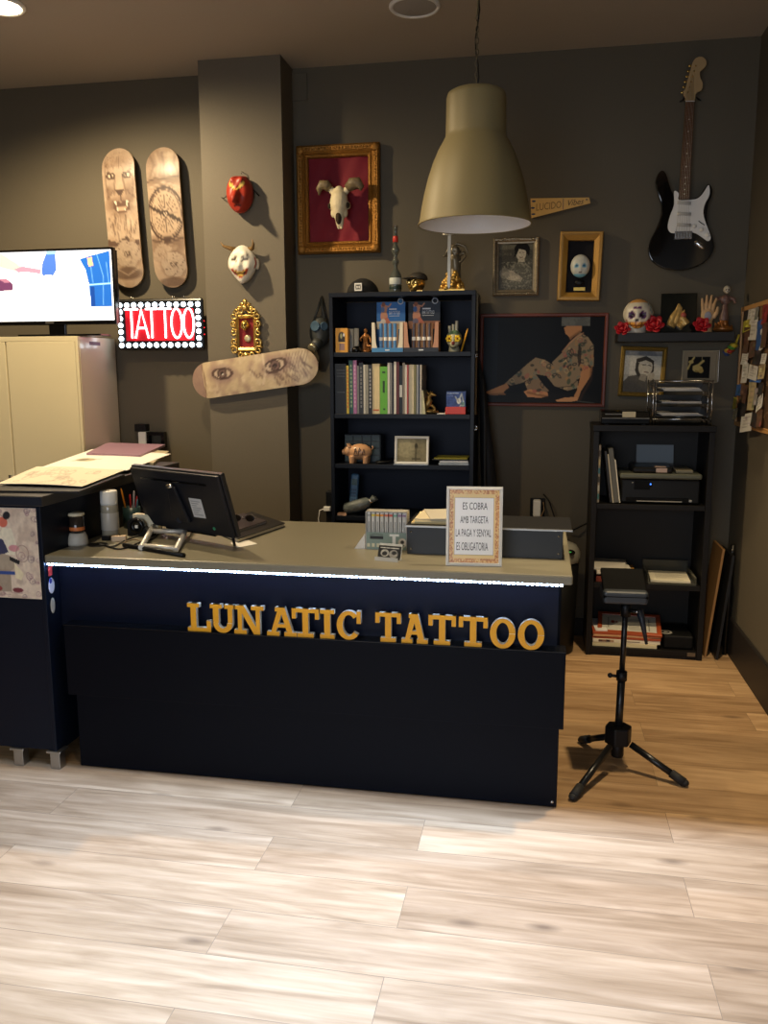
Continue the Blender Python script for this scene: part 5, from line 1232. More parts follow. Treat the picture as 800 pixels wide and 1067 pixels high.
# ================================================================ television
ty = 4.42; a = P(117.5, 262, ty); c = P(117.5, 345, ty); tx1 = a.x; tz1 = P(60, 259, ty).z; tz0 = P(60, 338.5, ty).z; tx0 = tx1-.76
t = thing('television', 'flat television showing a tattooing scene, on top of the cream locker', 'television', ((tx0+tx1)/2, 4.45, 1.702))
b = MB(); b.ring(tx0, tx1, tz0, tz1, [(0, ty+.03), (0, ty), (.012, ty), (.012, ty+.006), (.012, ty+.03)]); b.bx(tx0+.012, tx1-.012, ty, ty+.03, tz0+.006, tz0+.022); b.build('bezel', M_blkgl, t, bevel=.0015)
b = MB(); b.bx(tx0+.002, tx1-.002, ty+.03, ty+.055, tz0+.01, tz1-.01); b.build('back_shell', M_blk, t, bevel=.006)
im = Img(190, 106, (-75, 78, 762, 540), (250, 248, 250))
im.poly([(-870, 78), (0, 80), (110, 150), (150, 185), (120, 210), (-100, 150), (-870, 400)], (236, 176, 160)); im.poly([(90, 190), (150, 172), (280, 196), (270, 226), (170, 210), (120, 215)], (200, 120, 140))
im.poly([(-30, 260), (30, 250), (75, 290), (70, 330), (-30, 335)], (90, 50, 80)); im.poly([(-30, 250), (30, 250), (60, 275), (20, 280)], (150, 100, 120))
im.poly([(290, 150), (320, 90), (385, 85), (385, 200), (360, 240), (330, 232), (285, 240), (280, 200)], (60, 96, 170)); im.poly([(320, 80), (388, 80), (385, 100), (325, 100)], (120, 190, 210))
for k, (x, y) in enumerate(((410, 200), (440, 215), (460, 235), (485, 242), (390, 240), (370, 262), (345, 290), (190, 262), (160, 240), (390, 320))): im.ringe(x, y, 14, 9, 3, (150, 130, 170) if k < 5 else (220, 180, 190), .8, k*25)
im.poly([(545, 135), (600, 120), (750, 85), (750, 450), (605, 450), (600, 300), (580, 200)], (28, 84, 160)); im.poly([(598, 130), (630, 124), (636, 180), (604, 186)], (230, 160, 120))
im.line([(600, 305), (745, 298)], 9, (150, 200, 235)); im.line([(665, 110), (700, 250), (690, 440)], 4, (110, 160, 215)); im.line([(620, 190), (628, 290)], 4, (110, 160, 215)); im.line([(725, 160), (735, 290)], 4, (110, 160, 215)); im.rect(610, 320, 635, 445, (16, 44, 110), .7)
im.rect(605, 450, 760, 545, (250, 248, 250)); im.poly([(-20, 470), (40, 455), (0, 490)], (220, 200, 230)); im.poly([(500, 180), (545, 150), (530, 190)], (240, 190, 180), .6)
b = MB(); sx_ = tx1-.012; picmb(b, im, (tx0+.012, ty+.004, tz0+.022), (sx_-tx0-.012, 0, 0), (0, 0, tz1-.012-tz0-.022)); b.build('screen', mat('lit_screen', rough=.3, vcol=True, emit=1.35), t)
b = MB(); xm = P(52, 340, ty).x; b.bx(xm-.025, xm+.025, ty-.001, ty, tz0+.008, tz0+.018); b.build('badge', M_steel, t)
b = MB(); b.bx(P(20, 340, ty).x, P(106, 340, ty).x, 4.40, 4.52, 1.703, 1.713).bx(tx0+.33, tx0+.43, 4.45, 4.47, 1.71, tz0+.03); b.build('stand', M_blkgl, t, bevel=.003)

# locker
lx1 = -2.532
t = thing('metal_locker', 'cream metal locker cabinet under the television', 'locker', (-3.0, 4.58, 0))
M_cream = mat('cream_metal', (206, 194, 158), rough=.42)
b = MB(); b.bx(-3.42, lx1, 4.392, 4.8, 0, 1.7); b.build('body', mat('cream_metal_side', (200, 188, 168), rough=.3, coat=.4), t, bevel=.003)
for x0, x1 in ((-3.415, -2.978), (-2.974, lx1-.0)):
    b = MB(); b.bx(x0+.003, x1-.018 if x1 > -2.6 else x1-.001, 4.374, 4.391, .05, 1.672); d_ = b.build('door', M_cream, t, bevel=.003)
    q = MB(); q.bx((x0 if x1 > -2.6 else x1-.05)+.02, (x0 if x1 > -2.6 else x1-.05)+.035, 4.36, 4.374, .8, .92); q.build('handle', M_chrome, d_)
b = MB(); b.bx(-3.42, lx1, 4.374, 4.392, 1.674, 1.7).bx(lx1-.016, lx1, 4.374, 4.392, 0, 1.674); b.build('face_frame', M_cream, t, bevel=.002)
b = MB(); q = P(95, 358, 4.6); b.color(90, 60, 80); b.bx(lx1+.0002, lx1+.001, 4.5, 4.62, 1.655, 1.675); b.build('small_print', M_v, t)
# wall plug left
q = P(148.5, 456, 4.76)
t = thing('wall_adapter', 'white plug adapter with black box on the wall above the purple folder', 'adapter', (q.x, WY, q.z-.05))
b = MB(); b.bx(q.x-.025, q.x+.025, 4.75, WY-.002, q.z-.05, q.z+.035); b.build('adapter', M_white, t, bevel=.006)
b = MB(); b.bx(q.x-.05, q.x+.02, 4.76, WY-.001, q.z+.036, q.z+.08); b.build('socket_block', M_blk, t, bevel=.003)
b = MB(); q2 = P(161, 456, 4.78); b.ring(q2.x-.05, q2.x+.07, q2.z-.06, q2.z+.035, [(0, 4.8), (0, 4.76), (.02, 4.76), (.02, 4.8)]); b.build('bracket', M_blkgl, t)

# ================================================================ framed ram skull
A, B_ = P(308, 151, 4.79), P(396.5, 263, 4.79)
fx0, fx1, fz1, fz0 = A.x+.004, B_.x-.004, P(352, 150.5, 4.79).z, P(352, 264, 4.79).z
t = thing('skull_frame', 'ornate gold frame with crimson cloth holding a ram skull', 'picture frame', ((fx0+fx1)/2, WY, fz0))
def ornate(b, x0, x1, z0, z1, w_, y, amp, step, rr):
    """carved beads along a frame"""
    peri = []
    x = x0+w_; 
    while x < x1-w_*.5: peri += [(x, z0+w_*.45), (x, z1-w_*.45)]; x += step
    z_ = z0+w_
    while z_ < z1-w_*.5: peri += [(x0+w_*.45, z_), (x1-w_*.45, z_)]; z_ += step
    for (x, z_) in peri: b.ell((x+rr.uniform(-1, 1)*step*.15, y, z_+rr.uniform(-1, 1)*step*.15), (step*rr.uniform(.3, .55), amp, step*rr.uniform(.3, .55)), 8)
b = MB(); b.ring(fx0, fx1, fz0, fz1, [(0, WY-.003), (0, WY-.04), (.01, WY-.05), (.03, WY-.046), (.044, WY-.034), (.052, WY-.04), (.062, WY-.034), (.066, WY-.024), (.066, WY-.003)])
rr = random.Random(2); ornate(b, fx0, fx1, fz0, fz1, .044, WY-.045, .007, .017, rr)
for cx_ in (fx0+.024, fx1-.024):
    for cz_ in (fz0+.024, fz1-.024): b.ell((cx_, WY-.046, cz_), (.024, .011, .024), 12)
b.build('frame', M_goldpaint, t)
b = MB(); nx_, nz_ = 40, 50; vs = []
for j in range(nz_+1):
    for i in range(nx_+1):
        u, v = i/nx_, j/nz_; x = fx0+.06+(fx1-fx0-.12)*u; z_ = fz0+.06+(fz1-fz0-.12)*v
        dd = .004*math.sin(9*u+6*v+2*math.sin(5*v))*(.4+u)+.002*math.sin(21*u-13*v); vs.append((x, WY-.014+dd, z_))
b.add(vs, [(j*(nx_+1)+i, j*(nx_+1)+i+1, (j+1)*(nx_+1)+i+1, (j+1)*(nx_+1)+i) for j in range(nz_) for i in range(nx_)], True)
b.build('cloth_backing', mat('crimson_velvet', (120, 16, 34), rough=.75, bump=.1, bscale=200), t)
# skull
p = P(353, 214, 4.72)
t2 = thing('ram_skull', 'bleached ram skull with horns mounted in the gold frame', 'skull', (p.x, WY-.03, p.z-.12))
def cfr(d):
    return (206, 192, 156)
b = MB()
T0 = tr(p.x, 4.74, p.z)
pts = [(0, .0, .075, .03), (0, -.01, .05, .045), (0, -.014, .02, .05), (0, -.018, -.01, .047), (0, -.02, -.035, .036), (.002, -.018, -.06, .029), (.004, -.014, -.085, .022), (.005, -.01, -.11, .015), (.006, -.008, -.122, .009)]
b.tube([T0 @ Vector(q[:3]) for q in pts], [q[3] for q in pts], 18)
for s_ in (-1, 1):
    b.sculpt(T0 @ Vector((s_*.046, -.006, -.0)), (.017, .022, .02), [], 12)       # orbit rims
    b.sculpt(T0 @ Vector((s_*.034, -.012, -.038)), (.014, .018, .026), [], 12)
    b.tube([T0 @ Vector((s_*.02, 0, .06)), T0 @ Vector((s_*.045, -.006, .085)), T0 @ Vector((s_*.06, -.008, .1))], [.02, .018, .016], 12)
    b.tube([T0 @ Vector((s_*.012+.004, -.024, -.06)), T0 @ Vector((s_*.012+.005, -.024, -.09)), T0 @ Vector((s_*.008+.005, -.018, -.125))], [.012, .011, .006], 10)
b.sculpt(T0 @ Vector((0, -.012, .082)), (.026, .024, .022), [], 12)
b.build('cranium', mat('bone', (214, 200, 164), rough=.6, var=.12, bscale=40, bump=.2), t2, remesh=.0035, smooth_it=4)
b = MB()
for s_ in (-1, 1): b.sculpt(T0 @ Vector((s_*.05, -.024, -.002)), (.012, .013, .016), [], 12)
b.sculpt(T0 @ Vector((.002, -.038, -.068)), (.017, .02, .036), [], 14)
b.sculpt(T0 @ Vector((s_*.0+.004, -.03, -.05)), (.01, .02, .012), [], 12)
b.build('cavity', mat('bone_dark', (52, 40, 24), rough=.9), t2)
b = MB(); b.tube([T0 @ Vector(q) for q in ((.045, -.006, .088), (.075, -.012, .112), (.105, -.018, .112), (.125, -.02, .09), (.122, -.022, .072))], [.022, .034, .033, .018, .004], 14); b.build('horn', mat('horn_grey', (116, 100, 72), rough=.5, var=.25, bscale=60, bump=.3), t2)
b = MB(); b.tube([T0 @ Vector(q) for q in ((-.052, -.006, .09), (-.072, -.012, .11), (-.096, -.014, .112), (-.112, -.016, .09), (-.112, -.016, .06))], [.022, .028, .026, .017, .004], 14); b.build('horn', mat('horn_grey'), t2)

# ================================================================ pennant plaque
pts = [P(552.5, 206.5, 4.8), P(614, 205.5, 4.8), P(615, 211.5, 4.8), P(553.5, 227, 4.8)]
b = MB(); b.mi = 0
b.prism([(q.x, q.z) for q in pts][::-1], 4.806, WY-.004)
t = b.build('pennant_plaque', mat('pennant_tan', (214, 172, 98), rough=.5, var=.08, bscale=50)); tag(t, 'tan pennant-shaped plaque with lettering right of the pendant lamp', 'plaque')
b = MB(); q = P(560, 222, 4.8); b.text('LUCIDO', (P(558.5, 220, 4.8).x, 4.8055, P(558, 219.5, 4.8).z), (1, 0, .08), (0, 0, 1), P(584.5, 220, 4.8).x-P(558.5, 220, 4.8).x, .036)
b.build('lettering', mat('pennant_ink', (130, 96, 50), rough=.5), t)
b = MB(); b.text('Vibes', (P(590, 216, 4.8).x, 4.8055, P(590, 214.5, 4.8).z), (1, 0, .08), (.25, 0, 1), .085, .03); b.build('lettering', mat('pennant_script', (70, 52, 34), rough=.5), t)
b = MB(); b.bx(P(586.5, 210, 4.8).x, P(586.5, 210, 4.8).x+.003, 4.8052, 4.806, P(587, 218, 4.8).z, P(587, 206.5, 4.8).z)
for px, py in ((556, 209.5), (555, 216.5), (555.5, 223)): q = P(px, py, 4.8); b.sculpt((q.x, 4.8055, q.z), (.011, .001, .005), [], 10)
b.ell(P(611, 208, 4.8), .004, 8); b.build('ornament', mat('pennant_blue', (52, 64, 92), rough=.5), t)

# ================================================================ frames on the right part of the back wall
def framed(name, x0, x1, z0, z1, prof, fm, img, label, glassy=True, ins=None, tilt=0):
    t = thing(name, label, 'picture frame', ((x0+x1)/2, WY, z0))
    T_ = tr((x0+x1)/2, 0, (z0+z1)/2) @ rot(0, tilt, 0) @ tr(-(x0+x1)/2, 0, -(z0+z1)/2)
    b = MB(); b.T = T_; b.ring(x0, x1, z0, z1, [(i_, WY-d) for i_, d in prof]); fr = b.build('frame', fm, t)
    i_ = prof[-1][0] if ins is None else ins
    b = MB(); b.T = T_; picmb(b, img, (x0+i_-.002, WY-.009, z0+i_-.002), (x1-x0-2*i_+.004, 0, 0), (0, 0, z1-z0-2*i_+.004)); b.col = (.02, .02, .02); b.bx(x0+i_-.002, x1-i_+.002, WY-.0085, WY-.002, z0+i_-.002, z1-i_+.002)
    b.build('picture', M_vg if glassy else M_v, t)
    return t, T_
# silver frame with seated woman
x0, x1, z0, z1 = P(514, 249, 4.8).x, P(562, 247, 4.8).x, P(537, 308, 4.8).z, P(537, 247.5, 4.8).z
im = Img(80, 108, (105, 378, 310, 665), (74, 72, 64))
im.rect(105, 378, 320, 415, (100, 98, 86)); im.ell(170, 470, 60, 60, (60, 58, 52), .6, soft=.5); im.mix_noise(8, (104, 100, 88), .5, .7, 3, .6)
im.ell(243, 412, 46, 40, (26, 24, 22)); im.ell(238, 438, 30, 44, (182, 174, 156)); im.poly([(196, 470), (205, 400), (250, 376), (290, 410), (285, 460), (262, 420), (225, 410), (214, 440)], (28, 26, 24))
im.line([(225, 434), (234, 433)], 3, (60, 54, 48)); im.line([(246, 433), (256, 434)], 3, (60, 54, 48)); im.line([(230, 462), (238, 467), (250, 461)], 3, (90, 60, 56)); im.poly([(222, 470), (258, 470), (262, 500), (218, 500)], (166, 158, 140))
im.poly([(180, 510), (220, 492), (262, 492), (300, 530), (300, 640), (150, 650), (130, 600)], (92, 90, 80)); im.mix_noise(22, (150, 146, 128), .52, .64, 9, .6, ((im.Y > 490) & (im.X > 130)).astype(float))
im.poly([(120, 560), (180, 540), (250, 590), (240, 615), (160, 600)], (150, 142, 126)); im.ell(200, 590, 32, 14, (170, 160, 140)); im.ell(140, 560, 30, 34, (120, 116, 104), .7); im.grain(40, .2, 4)
t, _ = framed('picture_frame', x0, x1, z0, z1, [(0, .003), (0, .02), (.006, .026), (.014, .024), (.022, .018), (.03, .016), (.033, .012)], mat('tarnished_silver', (142, 132, 112), rough=.35, metal=.8, var=.4, bscale=90), im, 'ornate silver frame with a black and white photo of a seated dark-haired woman')
b = MB(); ornate(b, x0, x1, z0, z1, .018, WY-.023, .005, .012, random.Random(5)); b.build('carving', mat('tarnished_silver'), t)
# yellow box frame with doll face
x0, x1, z0, z1 = P(583, 242, 4.8).x, P(627.5, 242, 4.8).x, P(605, 313.5, 4.8).z, P(605, 242, 4.8).z
t = thing('shadow_box', 'deep golden box frame holding a pale blue-eyed doll face', 'picture frame', ((x0+x1)/2, WY, z0))
b = MB(); T_ = tr((x0+x1)/2, 0, (z0+z1)/2) @ rot(0, 1.5, 0) @ tr(-(x0+x1)/2, 0, -(z0+z1)/2); b.T = T_
b.ring(x0, x1, z0, z1, [(0, WY-.003), (0, WY-.05), (.004, WY-.054), (.013, WY-.054), (.015, WY-.048), (.018, WY-.048), (.042, WY-.034), (.044, WY-.03), (.044, WY-.003)]); b.build('frame', mat('yellow_gold_wood', (176, 132, 58), rough=.38, metal=.25, var=.12, bscale=40), t)
b = MB(); b.T = T_; b.bx(x0+.04, x1-.04, WY-.008, WY-.003, z0+.04, z1-.04); b.build('backing', mat('black_velvet', (14, 13, 18), rough=.85), t)
p = P(604.5, 277, 4.78)
def cf(d):
    az = math.degrees(math.atan2(d.x, -d.y)); el = math.degrees(math.asin(max(-1, min(1, d.z))))
    for s_ in (-1, 1):
        u = (az*s_-24)/13; v = (el+2)/8; q = u*u+v*v
        if q < .18: return (20, 50, 90)
        if q < .7: return (70, 140, 180)
        if q < 1.6: return (120, 176, 196)
    if abs(az) < 12 and -37 < el < -33: return (90, 60, 70)
    if el < -48: return (120, 180, 200)
    return (206, 208, 196)
b = MB(); b.sculpt((p.x, 4.79, p.z), (.051, .036, .06), [(0, -14, .14, 7), (24, -2, -.08, 11), (-24, -2, -.08, 11), (35, -22, .08, 16), (-35, -22, .08, 16), (0, -35, .06, 8), (0, -58, .05, 14)], 48, None, cf, lambda q, d: Vector((q.x, min(q.y, .018), q.z))); b.build('doll_face', M_vm, t)
b = MB(); b.bx(p.x-.03, p.x+.03, WY-.011, WY-.008, z0+.055, z0+.072); b.build('name_plate', mat('brass_plate', (200, 164, 80), rough=.3, metal=.7), t)
b = MB(); b.sculpt((p.x, 4.8, p.z-.085), (.026, .01, .018), [], 14); b.build('stand', M_blk, t)
# large photograph
x0, x1, z0, z1 = P(499.5, 375, 4.8).x, P(632, 375, 4.8).x, P(566, 423.5, 4.8).z, P(566, 326.5, 4.8).z
E5 = (18, 28, 745, 545)
im = Img(230, 164, E5, (15, 14, 12))
im.rect(18, 28, 110, 545, (20, 26, 32)); im.ell(380, 540, 360, 60, (32, 30, 26), .7, soft=.5)
SK = (196, 138, 90); TT = (150, 128, 98)
body = np.zeros(im.X.shape)
def P_(pts, col):
    tmp = Img(im.w, im.h, E5, (0, 0, 0)); tmp.poly(pts, (255, 255, 255)); body[:] = np.maximum(body, tmp.a[..., 0]/255); im.poly(pts, col)
P_([(600, 120), (650, 150), (685, 200), (690, 320), (650, 345), (600, 400), (520, 400), (470, 350), (440, 300), (500, 240), (540, 180)], TT)
im.poly([(505, 95), (540, 70), (610, 80), (610, 115), (560, 150), (545, 165), (535, 145), (515, 130)], SK)
P_([(290, 310), (340, 270), (400, 285), (600, 410), (600, 450), (540, 468), (460, 440), (410, 380), (350, 370), (270, 420), (200, 440), (160, 425)], TT)
P_([(280, 420), (345, 370), (400, 440), (430, 470), (360, 490), (300, 470)], (140, 116, 90))
im.poly([(620, 320), (685, 318), (680, 370), (620, 470), (605, 520), (585, 530), (580, 500), (595, 470), (610, 400)], SK)
im.poly([(470, 525), (530, 508), (600, 505), (605, 525), (560, 535), (480, 535)], (206, 148, 100))
im.poly([(40, 480), (110, 450), (170, 425), (185, 450), (150, 480), (165, 495), (70, 500)], SK); im.poly([(275, 475), (310, 460), (420, 478), (425, 500), (380, 512), (300, 508)], (200, 142, 96))
im.line([(680, 330), (676, 400), (615, 520)], 16, (84, 54, 34), .6, 12); im.line([(300, 480), (420, 505)], 12, (84, 54, 34), .5, 10); im.line([(60, 497), (165, 488)], 10, (84, 54, 34), .5, 8); im.line([(540, 160), (600, 118)], 14, (84, 54, 34), .5, 10)
rs = np.random.RandomState(3)
cols = [(60, 78, 62), (54, 52, 48), (186, 136, 84), (170, 96, 84), (110, 124, 110), (44, 44, 40), (200, 170, 120)]
for k in range(230):
    x, y = rs.uniform(160, 690), rs.uniform(130, 490)
    jx, jy = int((x-18)/727*(im.w-1)), int((y-28)/517*(im.h-1))
    if body[jy, jx] > .5:
        tmp = Img(im.w, im.h, E5, (0, 0, 0)); 
        if k % 2: tmp.ringe(x, y, rs.uniform(6, 17), rs.uniform(5, 12), 2.6, (255, 255, 255), 1, rs.uniform(0, 180))
        else: tmp.ell(x, y, rs.uniform(6, 18), rs.uniform(5, 12), (255, 255, 255), 1, rs.uniform(0, 180))
        im.put(tmp.a[..., 0]/255*body, cols[k % 7], .7)
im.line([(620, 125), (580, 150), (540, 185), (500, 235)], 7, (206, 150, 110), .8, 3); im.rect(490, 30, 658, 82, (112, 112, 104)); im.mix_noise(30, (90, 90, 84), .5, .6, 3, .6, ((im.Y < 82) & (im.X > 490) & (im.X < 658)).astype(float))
im.line([(600, 400), (560, 440), (480, 450)], 5, (30, 26, 22), .6, 4); im.poly([(595, 195), (612, 210), (615, 300), (600, 330), (590, 260)], (30, 26, 22), .7)
im.line([(600, 530), (700, 540)], 5, (120, 124, 116), .6)
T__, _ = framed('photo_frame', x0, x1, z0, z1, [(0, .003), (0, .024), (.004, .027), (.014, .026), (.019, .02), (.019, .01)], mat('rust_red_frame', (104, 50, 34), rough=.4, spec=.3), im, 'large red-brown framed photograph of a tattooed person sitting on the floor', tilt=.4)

# small pictures under the wall shelf
a, c = P(645, 361, 4.79), P(693, 413, 4.79); x0, x1 = P(645.5, 390, 4.79).x, P(693.5, 390, 4.79).x; z0, z1 = P(669, 413.5, 4.79).z, P(669, 361, 4.79).z
im = Img(90, 96, (95, 398, 278, 612), (172, 168, 156))
im.rect(95, 398, 278, 425, (112, 114, 118)); im.rect(95, 425, 278, 520, (190, 186, 174)); im.mix_noise(3, (206, 202, 190), .4, .7, 3, .5)
im.poly([(95, 560), (120, 530), (170, 520), (230, 525), (262, 560), (262, 615), (95, 615)], (84, 80, 74)); im.poly([(150, 500), (154, 440), (200, 424), (240, 450), (242, 500), (225, 530), (165, 530)], (60, 56, 50)); im.ell(200, 482, 34, 46, (186, 178, 160)); im.poly([(160, 460), (158, 440), (200, 424), (240, 448), (240, 462), (200, 446), (170, 456)], (60, 56, 50))
im.line([(165, 458), (232, 470)], 3, (200, 196, 184)); im.line([(186, 470), (200, 468)], 4, (60, 52, 46)); im.line([(214, 470), (226, 474)], 4, (60, 52, 46)); im.line([(196, 505), (216, 508)], 4, (90, 64, 58)); im.poly([(212, 520), (240, 505), (250, 520), (236, 550), (215, 560)], (170, 160, 142)); im.poly([(180, 515), (210, 520), (205, 555), (172, 545)], (140, 132, 118)); im.grain(30, .12, 6)
framed('picture_frame', x0, x1, z0, z1, [(0, .003), (0, .02), (.005, .024), (.01, .018), (.014, .022), (.022, .014), (.024, .01)], mat('antique_gold', (160, 134, 74), rough=.35, metal=.7, var=.3, bscale=100), im, 'gold framed black and white portrait of a person resting chin on hand', tilt=2.2)
x0, x1 = P(711, 380, 4.79).x, P(748.5, 380, 4.79).x; z0, z1 = P(730, 399, 4.79).z, P(730, 365, 4.79).z
im = Img(60, 56, (390, 402, 560, 556), (150, 136, 112)); im.rect(414, 428, 528, 538, (20, 19, 18))
im.line([(415, 490), (430, 455), (445, 432)], 9, (206, 180, 110)); im.ell(430, 455, 13, 9, (206, 180, 110)); im.line([(445, 480), (470, 470), (492, 450)], 12, (206, 180, 110)); im.ell(465, 490, 26, 17, (206, 180, 110)); im.line([(455, 500), (480, 508)], 6, (150, 120, 60)); im.ell(483, 500, 12, 12, (190, 160, 90)); im.line([(485, 430), (485, 450)], 2, (190, 170, 110))
framed('picture_frame', x0, x1, z0, z1, [(0, .003), (0, .018), (.003, .02), (.006, .02), (.008, .014)], mat('pale_wood_frame', (166, 152, 124), rough=.4), im, 'small pale framed picture of golden hands on black under the wall shelf', tilt=0)
b = MB(); b.bx(x1+.0005, x1+.004, WY-.024, WY-.002, z0+.004, z1); solo('steel_edge_strip', b, M_chrome, 'thin bright metal strip along the right edge of the small pale frame', 'strip')

# ================================================================ electric guitar
GY = 4.765
t = thing('electric_guitar', 'black electric guitar with white pickguard hanging in the right corner', 'guitar', (P(707, 270, GY).x, WY, P(707, 277, GY).z))
def gpoly(pts, y): return [(q.x, q.z) for q in (P(650+x/4.2667, 40+yy/4.2667, y) for x, yy in pts)]
def smooth(pts, k=4):
    n = len(pts); out = []
    for i in range(n):
        p0, p1, p2, p3 = [np.array(pts[(i+j-1) % n], float) for j in range(4)]
        for q in range(k):
            u = q/k; out.append(tuple(.5*((2*p1)+(p2-p0)*u+(2*p0-5*p1+4*p2-p3)*u*u+(3*p1-p0-3*p2+p3)*u**3)))
    return out
body = smooth([(168, 590), (150, 605), (138, 640), (148, 690), (163, 740), (162, 790), (140, 850), (115, 900), (106, 945), (122, 990), (170, 1022), (240, 1034), (310, 1020), (366, 988), (396, 940), (392, 890), (372, 840), (366, 790), (372, 740), (388, 700), (388, 668), (372, 650), (352, 676), (330, 706), (290, 716), (243, 712), (214, 690), (196, 640), (184, 604)])
b = MB(); b.prism(gpoly(body, GY), GY-.018, GY+.022, True); b.build('body', mat('gloss_black_paint', (6, 6, 7), rough=.08, coat=.8), t, bevel=.008, seg=3)
guard = smooth([(222, 680), (243, 690), (243, 718), (292, 718), (326, 712), (350, 690), (374, 653), (380, 668), (378, 700), (358, 740), (352, 780), (366, 830), (384, 875), (382, 897), (368, 900), (345, 884), (302, 862), (230, 866), (205, 862), (194, 838), (204, 790), (222, 740)], 3)
b = MB(); b.prism(gpoly(guard, GY-.018), GY-.0215, GY-.0185); b.build('pickguard', mat('ivory_guard', (232, 230, 224), rough=.3), t)
def gp(x, y, d): return P(650+x/4.2667, 40+y/4.2667, d)
for yy in (730, 779, 828):
    b = MB(); a_, c_ = gp(236, yy, GY-.024), gp(297, yy+3, GY-.024); b.tube([a_, c_], .0085, 10); b.build('pickup', mat('pickup_cover', (196, 194, 188), rough=.3), t)
for x, yy in ((313, 835), (345, 851), (372, 874)):
    q = gp(x, yy, GY-.022); b = MB(); b.lathe([(.0001, .012), (.009, .012), (.011, 0)], q, 16, rot(90, 0, 0)); b.build('knob', mat('ivory_knob', (220, 218, 210), rough=.3), t)
b = MB(); a_ = gp(225, 860, GY-.02); c_ = gp(300, 892, GY-.02); b.bx(a_.x, c_.x, GY-.032, GY-.018, c_.z, a_.z)
for k in range(6): b.bx(a_.x+.003+k*(c_.x-a_.x)/6, a_.x+.009+k*(c_.x-a_.x)/6, GY-.04, GY-.032, c_.z+.008, a_.z-.006)
b.build('bridge', M_chrome, t, bevel=.001)
b = MB(); b.T = tr(*gp(336, 918, GY-.02)) @ rot(0, 38, 0); b.sculpt((0, 0, 0), (.034, .009, .013), [], 18); b.build('jack_plate', M_chrome, t)
b = MB(); b.tube([gp(332, 812, GY-.023), gp(345, 822, GY-.034), gp(358, 830, GY-.03)], .002, 6); b.build('pickup_switch', M_blk, t)
neck = gpoly([(245, 715), (276, 278), (312, 278), (290, 715)], GY-.024)
b = MB(); b.prism(neck, GY-.03, GY-.024); b.build('fretboard', mat('rosewood', (96, 62, 36), rough=.45, var=.2, bscale=30), t)
b = MB(); b.prism(neck, GY-.0238, GY-.008); b.build('neck', mat('maple_neck', (150, 108, 56), rough=.4), t)
b = MB()
for k in range(21):
    u = 1-2**(-k/12)*1.0; u = u/(1-2**(-21/12)); yy = 282+u*(712-282); xl = 276+(245-276)*(yy-278)/437; xr = 312+(290-312)*(yy-278)/437
    b.tube([gp(xl, yy, GY-.0305), gp(xr, yy, GY-.0305)], .0009, 5)
b.build('fret_wires', mat('fret_nickel', (110, 96, 76), rough=.4, metal=.6), t)
b = MB()
for yy in (360, 414, 468, 512, 569, 571, 619, 646, 672, 692): q = gp(289+(268-289)*(yy-360)/332, yy, GY-.031); b.ell(q, (.003, .001, .003), 8)
b.build('inlay_dots', mat('pearl_dot', (220, 214, 200), rough=.3), t)
head = smooth([(276, 278), (272, 262), (262, 240), (272, 225), (284, 180), (296, 140), (306, 105), (322, 86), (346, 82), (364, 96), (366, 118), (350, 138), (338, 150), (340, 175), (350, 200), (346, 228), (330, 238), (318, 250), (312, 278)], 3)
b = MB(); b.prism(gpoly(head, GY-.02), GY-.022, GY-.008); b.build('headstock', mat('maple_head', (176, 148, 104), rough=.4), t, bevel=.002)
b = MB(); b.tube([gp(274, 279, GY-.03), gp(314, 279, GY-.03)], .003, 6); b.build('nut', M_white, t)
for k in range(6):
    x = 258+(292-258)*k/5; yy = 240-(240-122)*k/5; q = gp(x, yy, GY-.016); q2 = gp(x+20, yy+3, GY-.016)
    b = MB(); b.tube([q2, q], .0025, 6); b.sculpt(q, (.0075, .004, .006), [], 10); b.tube([q2+Vector((.006, 0, 0)), q2+Vector((.006, -.012, 0))], .003, 8); b.build('tuning_peg', mat('gold_peg', (220, 186, 100), rough=.2, metal=1), t)
b = MB()
for k in range(6): b.tube([gp(232+k*12, 862, GY-.038), gp(249+k*7.4, 712, GY-.036), gp(279+k*6, 280, GY-.034), gp(280+k*5.5, 236-k*20, GY-.026)], .0007, 4)
b.build('strings', mat('string_steel', (190, 186, 176), rough=.3, metal=1), t)
b = MB(); b.tube([gp(340, 276, WY), gp(330, 270, GY-.01), gp(322, 262, GY-.02)], .004, 6).tube([gp(250, 280, WY), gp(264, 272, GY-.01), gp(266, 264, GY-.02)], .004, 6)
solo('guitar_hook', b, M_blk, 'black wall hook holding the guitar under its headstock', 'hook')

# ================================================================ socket and cable on the back wall
q = P(560, 529, 4.78)
t = thing('power_adapter', 'white power adapter in the socket behind the counter riser', 'adapter', (q.x, WY, q.z-.06))
b = MB(); b.bx(q.x-.042, q.x+.04, WY-.01, WY-.001, q.z-.075, q.z+.05); b.build('socket_plate', M_blk, t, bevel=.003)
b = MB(); b.bx(q.x-.025, q.x+.018, WY-.06, WY-.01, q.z-.05, q.z+.045); b.build('adapter', M_white, t, bevel=.008)
b = MB(); b.tube([(q.x+.03, WY-.02, q.z+.03), (q.x+.036, WY-.04, q.z-.01), (q.x+.02, WY-.05, q.z-.05), (q.x+.014, WY-.04, q.z-.12)], .0025, 6); b.build('cord', mat('tan_cord', (150, 120, 80), rough=.5), t)
pts = [P(566, 515, 4.79), P(572, 522, 4.78), P(578, 540, 4.78), P(586, 550, 4.78), P(598, 552, 4.78), P(612, 545, 4.8), P(616, 542, 4.8)]
b = MB(); b.tube(pts, .004, 8); solo('wall_cable', b, M_blk, 'black cable drooping along the wall from socket to shelf unit', 'cable')
